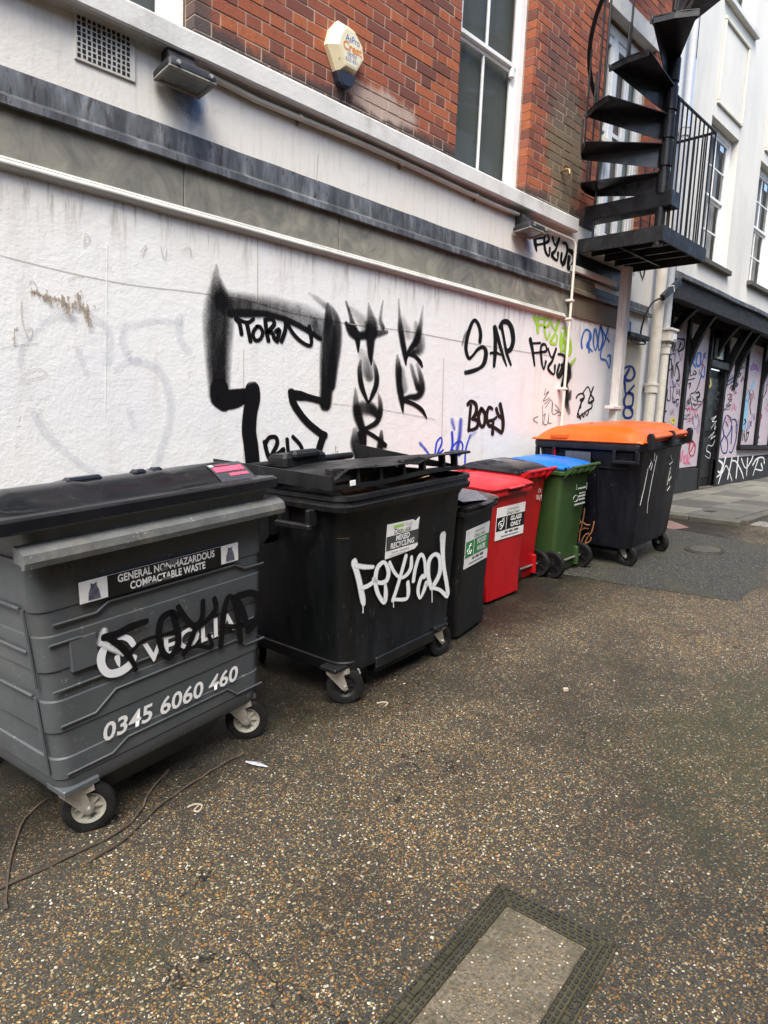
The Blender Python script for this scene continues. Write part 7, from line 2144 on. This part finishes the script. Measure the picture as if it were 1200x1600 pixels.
# ---------------- container with the orange lid (its back to the road)
g3 = thing('waste_container', 'large blue-black waste container with a domed orange lid', 'waste container', group='waste containers along the wall', M=pose(6.53, -.72, 182))
prof = [(.165, .44, -.42, .40), (.185, .475, -.45, .44), (.24, .485, -.46, .45), (.62, .515, -.49, .485), (1.02, .545, -.515, .51), (1.10, .555, -.525, .52)]
big_body(g3, M_NAVY, prof, .09)
MB().loft([rrect(-.555, .555, -.525, .52, 1.101, .06), rrect(-.585, .585, -.555, .55, 1.12, .07), rrect(-.59, .59, -.56, .555, 1.165, .07), rrect(-.58, .58, -.55, .545, 1.185, .07)]).obj('rim', M_NAVY, g3, True)
for x, y, a in ((.38, .34, 80), (-.40, .36, 65), (.40, -.36, 30), (-.40, -.36, 120)):
    add_castor(g3, x, y, .218, a, 'black')
    MB().bbox(x - .07, x + .07, y - .06, y + .06, .19, .23, .005).obj('castor_plate', M_STEEL, g3)
MB().bbox(-.30, .30, -.32, .32, .10, .166, .02).obj('base_pan', M_NAVY, g3)
# handle pockets on the visible end, side panel outline
for y0, y1 in ((.28, .52), (-.52, -.30)):
    xx = .588
    for a, b, c, d in ((y0, y1, 1.0, 1.03), (y0, y0 + .03, 1.03, 1.12), (y1 - .03, y1, 1.03, 1.12)):
        MB().bbox(xx - .04, xx + .012, a, b, c, d, .005).obj('side_handle', M_NAVY, g3)
sx = lambda z: .487 + .067 * (z - .24) / .86
for pts in ([(-.10, 1.08), (.05, 1.075), (.12, .98), (.13, .5)], [(.40, .95), (.02, .95), (-.03, .90), (-.03, .40)], [(-.38, 1.06), (-.15, 1.04), (-.12, .95)]):
    MB().tube([(sx(z) + .002, y, z) for y, z in pts], .007, 6).obj('body_rib', M_NAVY, g3, True)
MB().add([(.575, -.20, .92), (.573, .06, .92), (.578, .06, 1.09), (.578, -.20, 1.09)], [(0, 1, 2, 3)]).obj('notice_sheet', simple('dull_film', (.07, .075, .085), .25, .2, None, 0, 6, 0), g3)
MB().bbox(.578, .60, -.33, -.30, .96, 1.10, .004).obj('red_strap', M_RED, g3)
# faded white scrawl on the road side
sfo = lambda x, z: -(.452 + .07 * (z - .24) / .86)
for pts in ([(.30, 1.02), (.24, .98), (.26, .92), (.31, .95), (.27, 1.0)], [(.33, .95), (.36, .75), (.40, .60)], [(.22, 1.08), (.21, 1.0)], [(.16, 1.05), (.20, .80), (.22, .60), (.20, .50)]):
    MB().tube([(x, -sfo(x, z) + .003, z) for x, z in pts], .003, 5).obj('scrawl_mark', M_FAINT, g3)
for pts in ([(-.20, 1.02), (-.27, .95), (-.20, .93), (-.28, .88)], [(-.24, .90), (-.22, .72)], [(-.25, .85), (-.30, .80), (-.25, .76), (-.30, .70), (-.24, .66)]):
    MB().tube([(x, -sfo(x, z) + .003, z) for x, z in pts], .0035, 5).obj('scrawl_mark', M_FAINT, g3)
# domed orange lid
def oz(x, y):
    u = (y + .56) / 1.11
    return 1.187 + .012 + .135 * math.sin(math.pi * min(1, u * .62 + .16)) ** .6
rings = []
for k in range(17):
    y = -.57 + 1.12 * k / 16
    e = math.sqrt(max(0, min(1, k / 2.2, (16 - k) / 2.2)))
    ring = []
    for i in range(21):
        x = -.585 + 1.17 * i / 20
        ex = max(0, min(1, i / 2.5, (20 - i) / 2.5)) ** .5
        z = 1.19 + (oz(x, y) - 1.19) * e * ex
        if 3 <= i <= 17 and (6 <= i <= 8 or 12 <= i <= 14):
            z += .006 * e
        ring.append(Vector((x, y, z)))
    ring += [Vector((.585, y, 1.186)), Vector((-.585, y, 1.186))]
    rings.append(ring)
ol = MB().loft(rings).obj('orange_lid', M_ORANGE, g3, True)
MB().loft([rrect(-.592, .592, -.58, .555, 1.186, .06), rrect(-.597, .597, -.585, .56, 1.196, .06), rrect(-.590, .590, -.578, .555, 1.206, .06)]).obj('lid_lip', M_ORANGE, ol, True)
MB().bbox(.53, .60, -.36, -.18, 1.205, 1.25, .008).obj('lid_step', M_ORANGE, ol)
MB().bbox(-.40, .40, .44, .60, 1.21, 1.262, .02).obj('lid_rear_grip', M_ORANGE, ol)
for x in (.47, -.02, -.50):
    MB().loft([[Vector((xx, y, z)) for y, z in ((.50, 1.12), (.60, 1.13), (.605, 1.25), (.59, 1.275), (.565, 1.275), (.55, 1.25), (.55, 1.19), (.50, 1.18))] for xx in (x - .025, x + .025)]).obj('hinge_post', M_NAVY, g3)
# dry orange straps dangling between the green bin and this container
dw = thing('dry_weed', 'tangle of dry orange stems between the green bin and the orange-lidded container', 'weed', (5.93, -.66, ground_z(5.93)))
for i in range(9):
    x0 = random.uniform(-.03, .05); y0 = random.uniform(-.05, .10); z0 = random.uniform(.05, .62)
    pts = [(x0, y0, 0 if i < 3 else z0)]
    a = random.uniform(.4, 1.4)
    for k in range(5):
        a += random.uniform(-1.1, .9)
        pts.append((pts[-1][0] + .012 * math.cos(a), pts[-1][1] - .045 * math.cos(a), min(.75, pts[-1][2] + (.16 if i < 3 else .07) * abs(math.sin(a)) - .01 * k)))
    MB().tube(spline(pts, 4), .007, 5).obj('stem', M_TWIG, dw, True)

# ================================================================== LITTER ON THE ROAD
def on_road(x, y, h=.006):
    return (x, y, ground_z(x) + h)
def strap(label, pts, w=.006):
    P = spline(pts, 8)
    rings = []
    for i, (x, y) in enumerate(P):
        x0, y0 = P[max(0, i - 1)]; x1, y1 = P[min(len(P) - 1, i + 1)]
        t = Vector((x1 - x0, y1 - y0, 0)).normalized(); nrm = Vector((-t.y, t.x, 0))
        k = w * (1.0 if 0 < i < len(P) - 3 else 1.8)
        c = Vector(on_road(x, y, .004 + .006 * abs(math.sin(i * .5))))
        rings.append([c - nrm * k, c + nrm * k, c + nrm * k * .6 + Vector((0, 0, .005)), c - nrm * k * .6 + Vector((0, 0, .005))])
    tagged(MB().loft(rings).obj('plastic_strap', M_STRAP, None, True), label, 'strap', 'straps on the road by the grey container')
strap('curled brown strap lying at the left edge beneath the grey container', [(.95, -1.00), (.83, -1.08), (.72, -1.28), (.645, -1.48), (.62, -1.56)], .0045)
strap('brown strap passing under the front castor of the grey container', [(.60, -1.44), (.85, -1.447), (1.07, -1.44), (1.19, -1.37), (1.27, -1.28), (1.41, -1.18)], .005)
strap('longest brown strap running along the road in front of the grey container', [(.91, -1.53), (1.07, -1.50), (1.26, -1.40), (1.47, -1.345), (1.60, -1.32), (1.735, -1.305)], .004)
ft = []
for i in range(8):
    t = i / 7
    w = .016 * math.sin(math.pi * (t * .9 + .08))
    c = Vector(on_road(1.70 + .045 * t, -1.375 - .115 * t, .006 + .004 * math.sin(t * 3)))
    n_ = Vector((.93, .36, 0))
    ft.append([c - n_ * w, c + n_ * w, c + n_ * w * .3 + Vector((0, 0, .004)), c - n_ * w * .3 + Vector((0, 0, .004))])
tagged(MB().loft(ft).obj('feather', M_FEATH), 'small grey and white feather on the road right of the grey container', 'feather')
def scrap(label, pts, r=.005, mat=M_BIT, group=None):
    tagged(MB().tube([on_road(x, y, r * .8) for x, y in spline(pts, 4)], r, 5).obj('litter_scrap', mat, None, True), label, 'litter', group)
scrap('curled pale scrap of plastic in front of the grey container', [(1.335, -1.49), (1.37, -1.495), (1.385, -1.525), (1.355, -1.55), (1.345, -1.53), (1.375, -1.515)], .004)
scrap('pale twig fragments beside the front wheel of the black container', [(2.54, -1.40), (2.57, -1.41), (2.585, -1.44), (2.55, -1.455)], .004)
scrap('flattened white blot of gum on the open road', [(3.38, -2.065), (3.40, -2.085)], .012)
cr = MB()
for i in range(40):
    s = random.uniform(.004, .010)
    cr.bbox(-s, s, -s * .6, s * .6, 0, .003, .0012, pose(random.uniform(.7, 4.5), random.uniform(-2.6, -1.25), random.uniform(0, 360)) @ Matrix.Translation((0, 0, .002)))
cr = tagged(cr.obj('litter_crumbs', M_BIT), 'tiny pale crumbs of litter scattered over the speckled asphalt', 'litter')
cr['kind'] = 'stuff'
bt = tagged(MB().bbox(-.05, .05, -.03, .03, 0, .006, .002, pose(2.56, -1.20, 30)).obj('black_wrapper', M_STKBLK), 'flat black wrapper beside the front castor of the black container', 'litter')
# pebbles standing proud of the foreground asphalt
pb = MB()
for i in range(1500):
    x = random.uniform(.5, 2.6); y = random.uniform(-3.6, -1.45)
    r = random.uniform(.003, .0065)
    pb.lathe([(.001, 0), (r, .0), (r * .75, r * .55), (.001, r * .7)], pose(x, y, random.uniform(0, 360)) @ Matrix.Diagonal((1, random.uniform(.55, .95), .7, 1)), 6)
m, nt, bs = new_mat('flint_pebble')
g = N(nt, 'ShaderNodeNewGeometry')
L(nt, ramp(nt, g.outputs['Random Per Island'], [(0, (.07, .055, .035)), (.3, (.17, .11, .045)), (.5, (.26, .115, .035)), (.68, (.27, .20, .09)), (.85, (.14, .13, .115)), (1, (.48, .44, .36))]), bs.inputs['Base Color'])
bs.inputs['Roughness'].default_value = .55
po_ = pb.obj('pebbles', m)
po_['label'] = 'tiny flint pebbles set in the foreground asphalt'; po_['category'] = 'pebbles'; po_['kind'] = 'stuff'
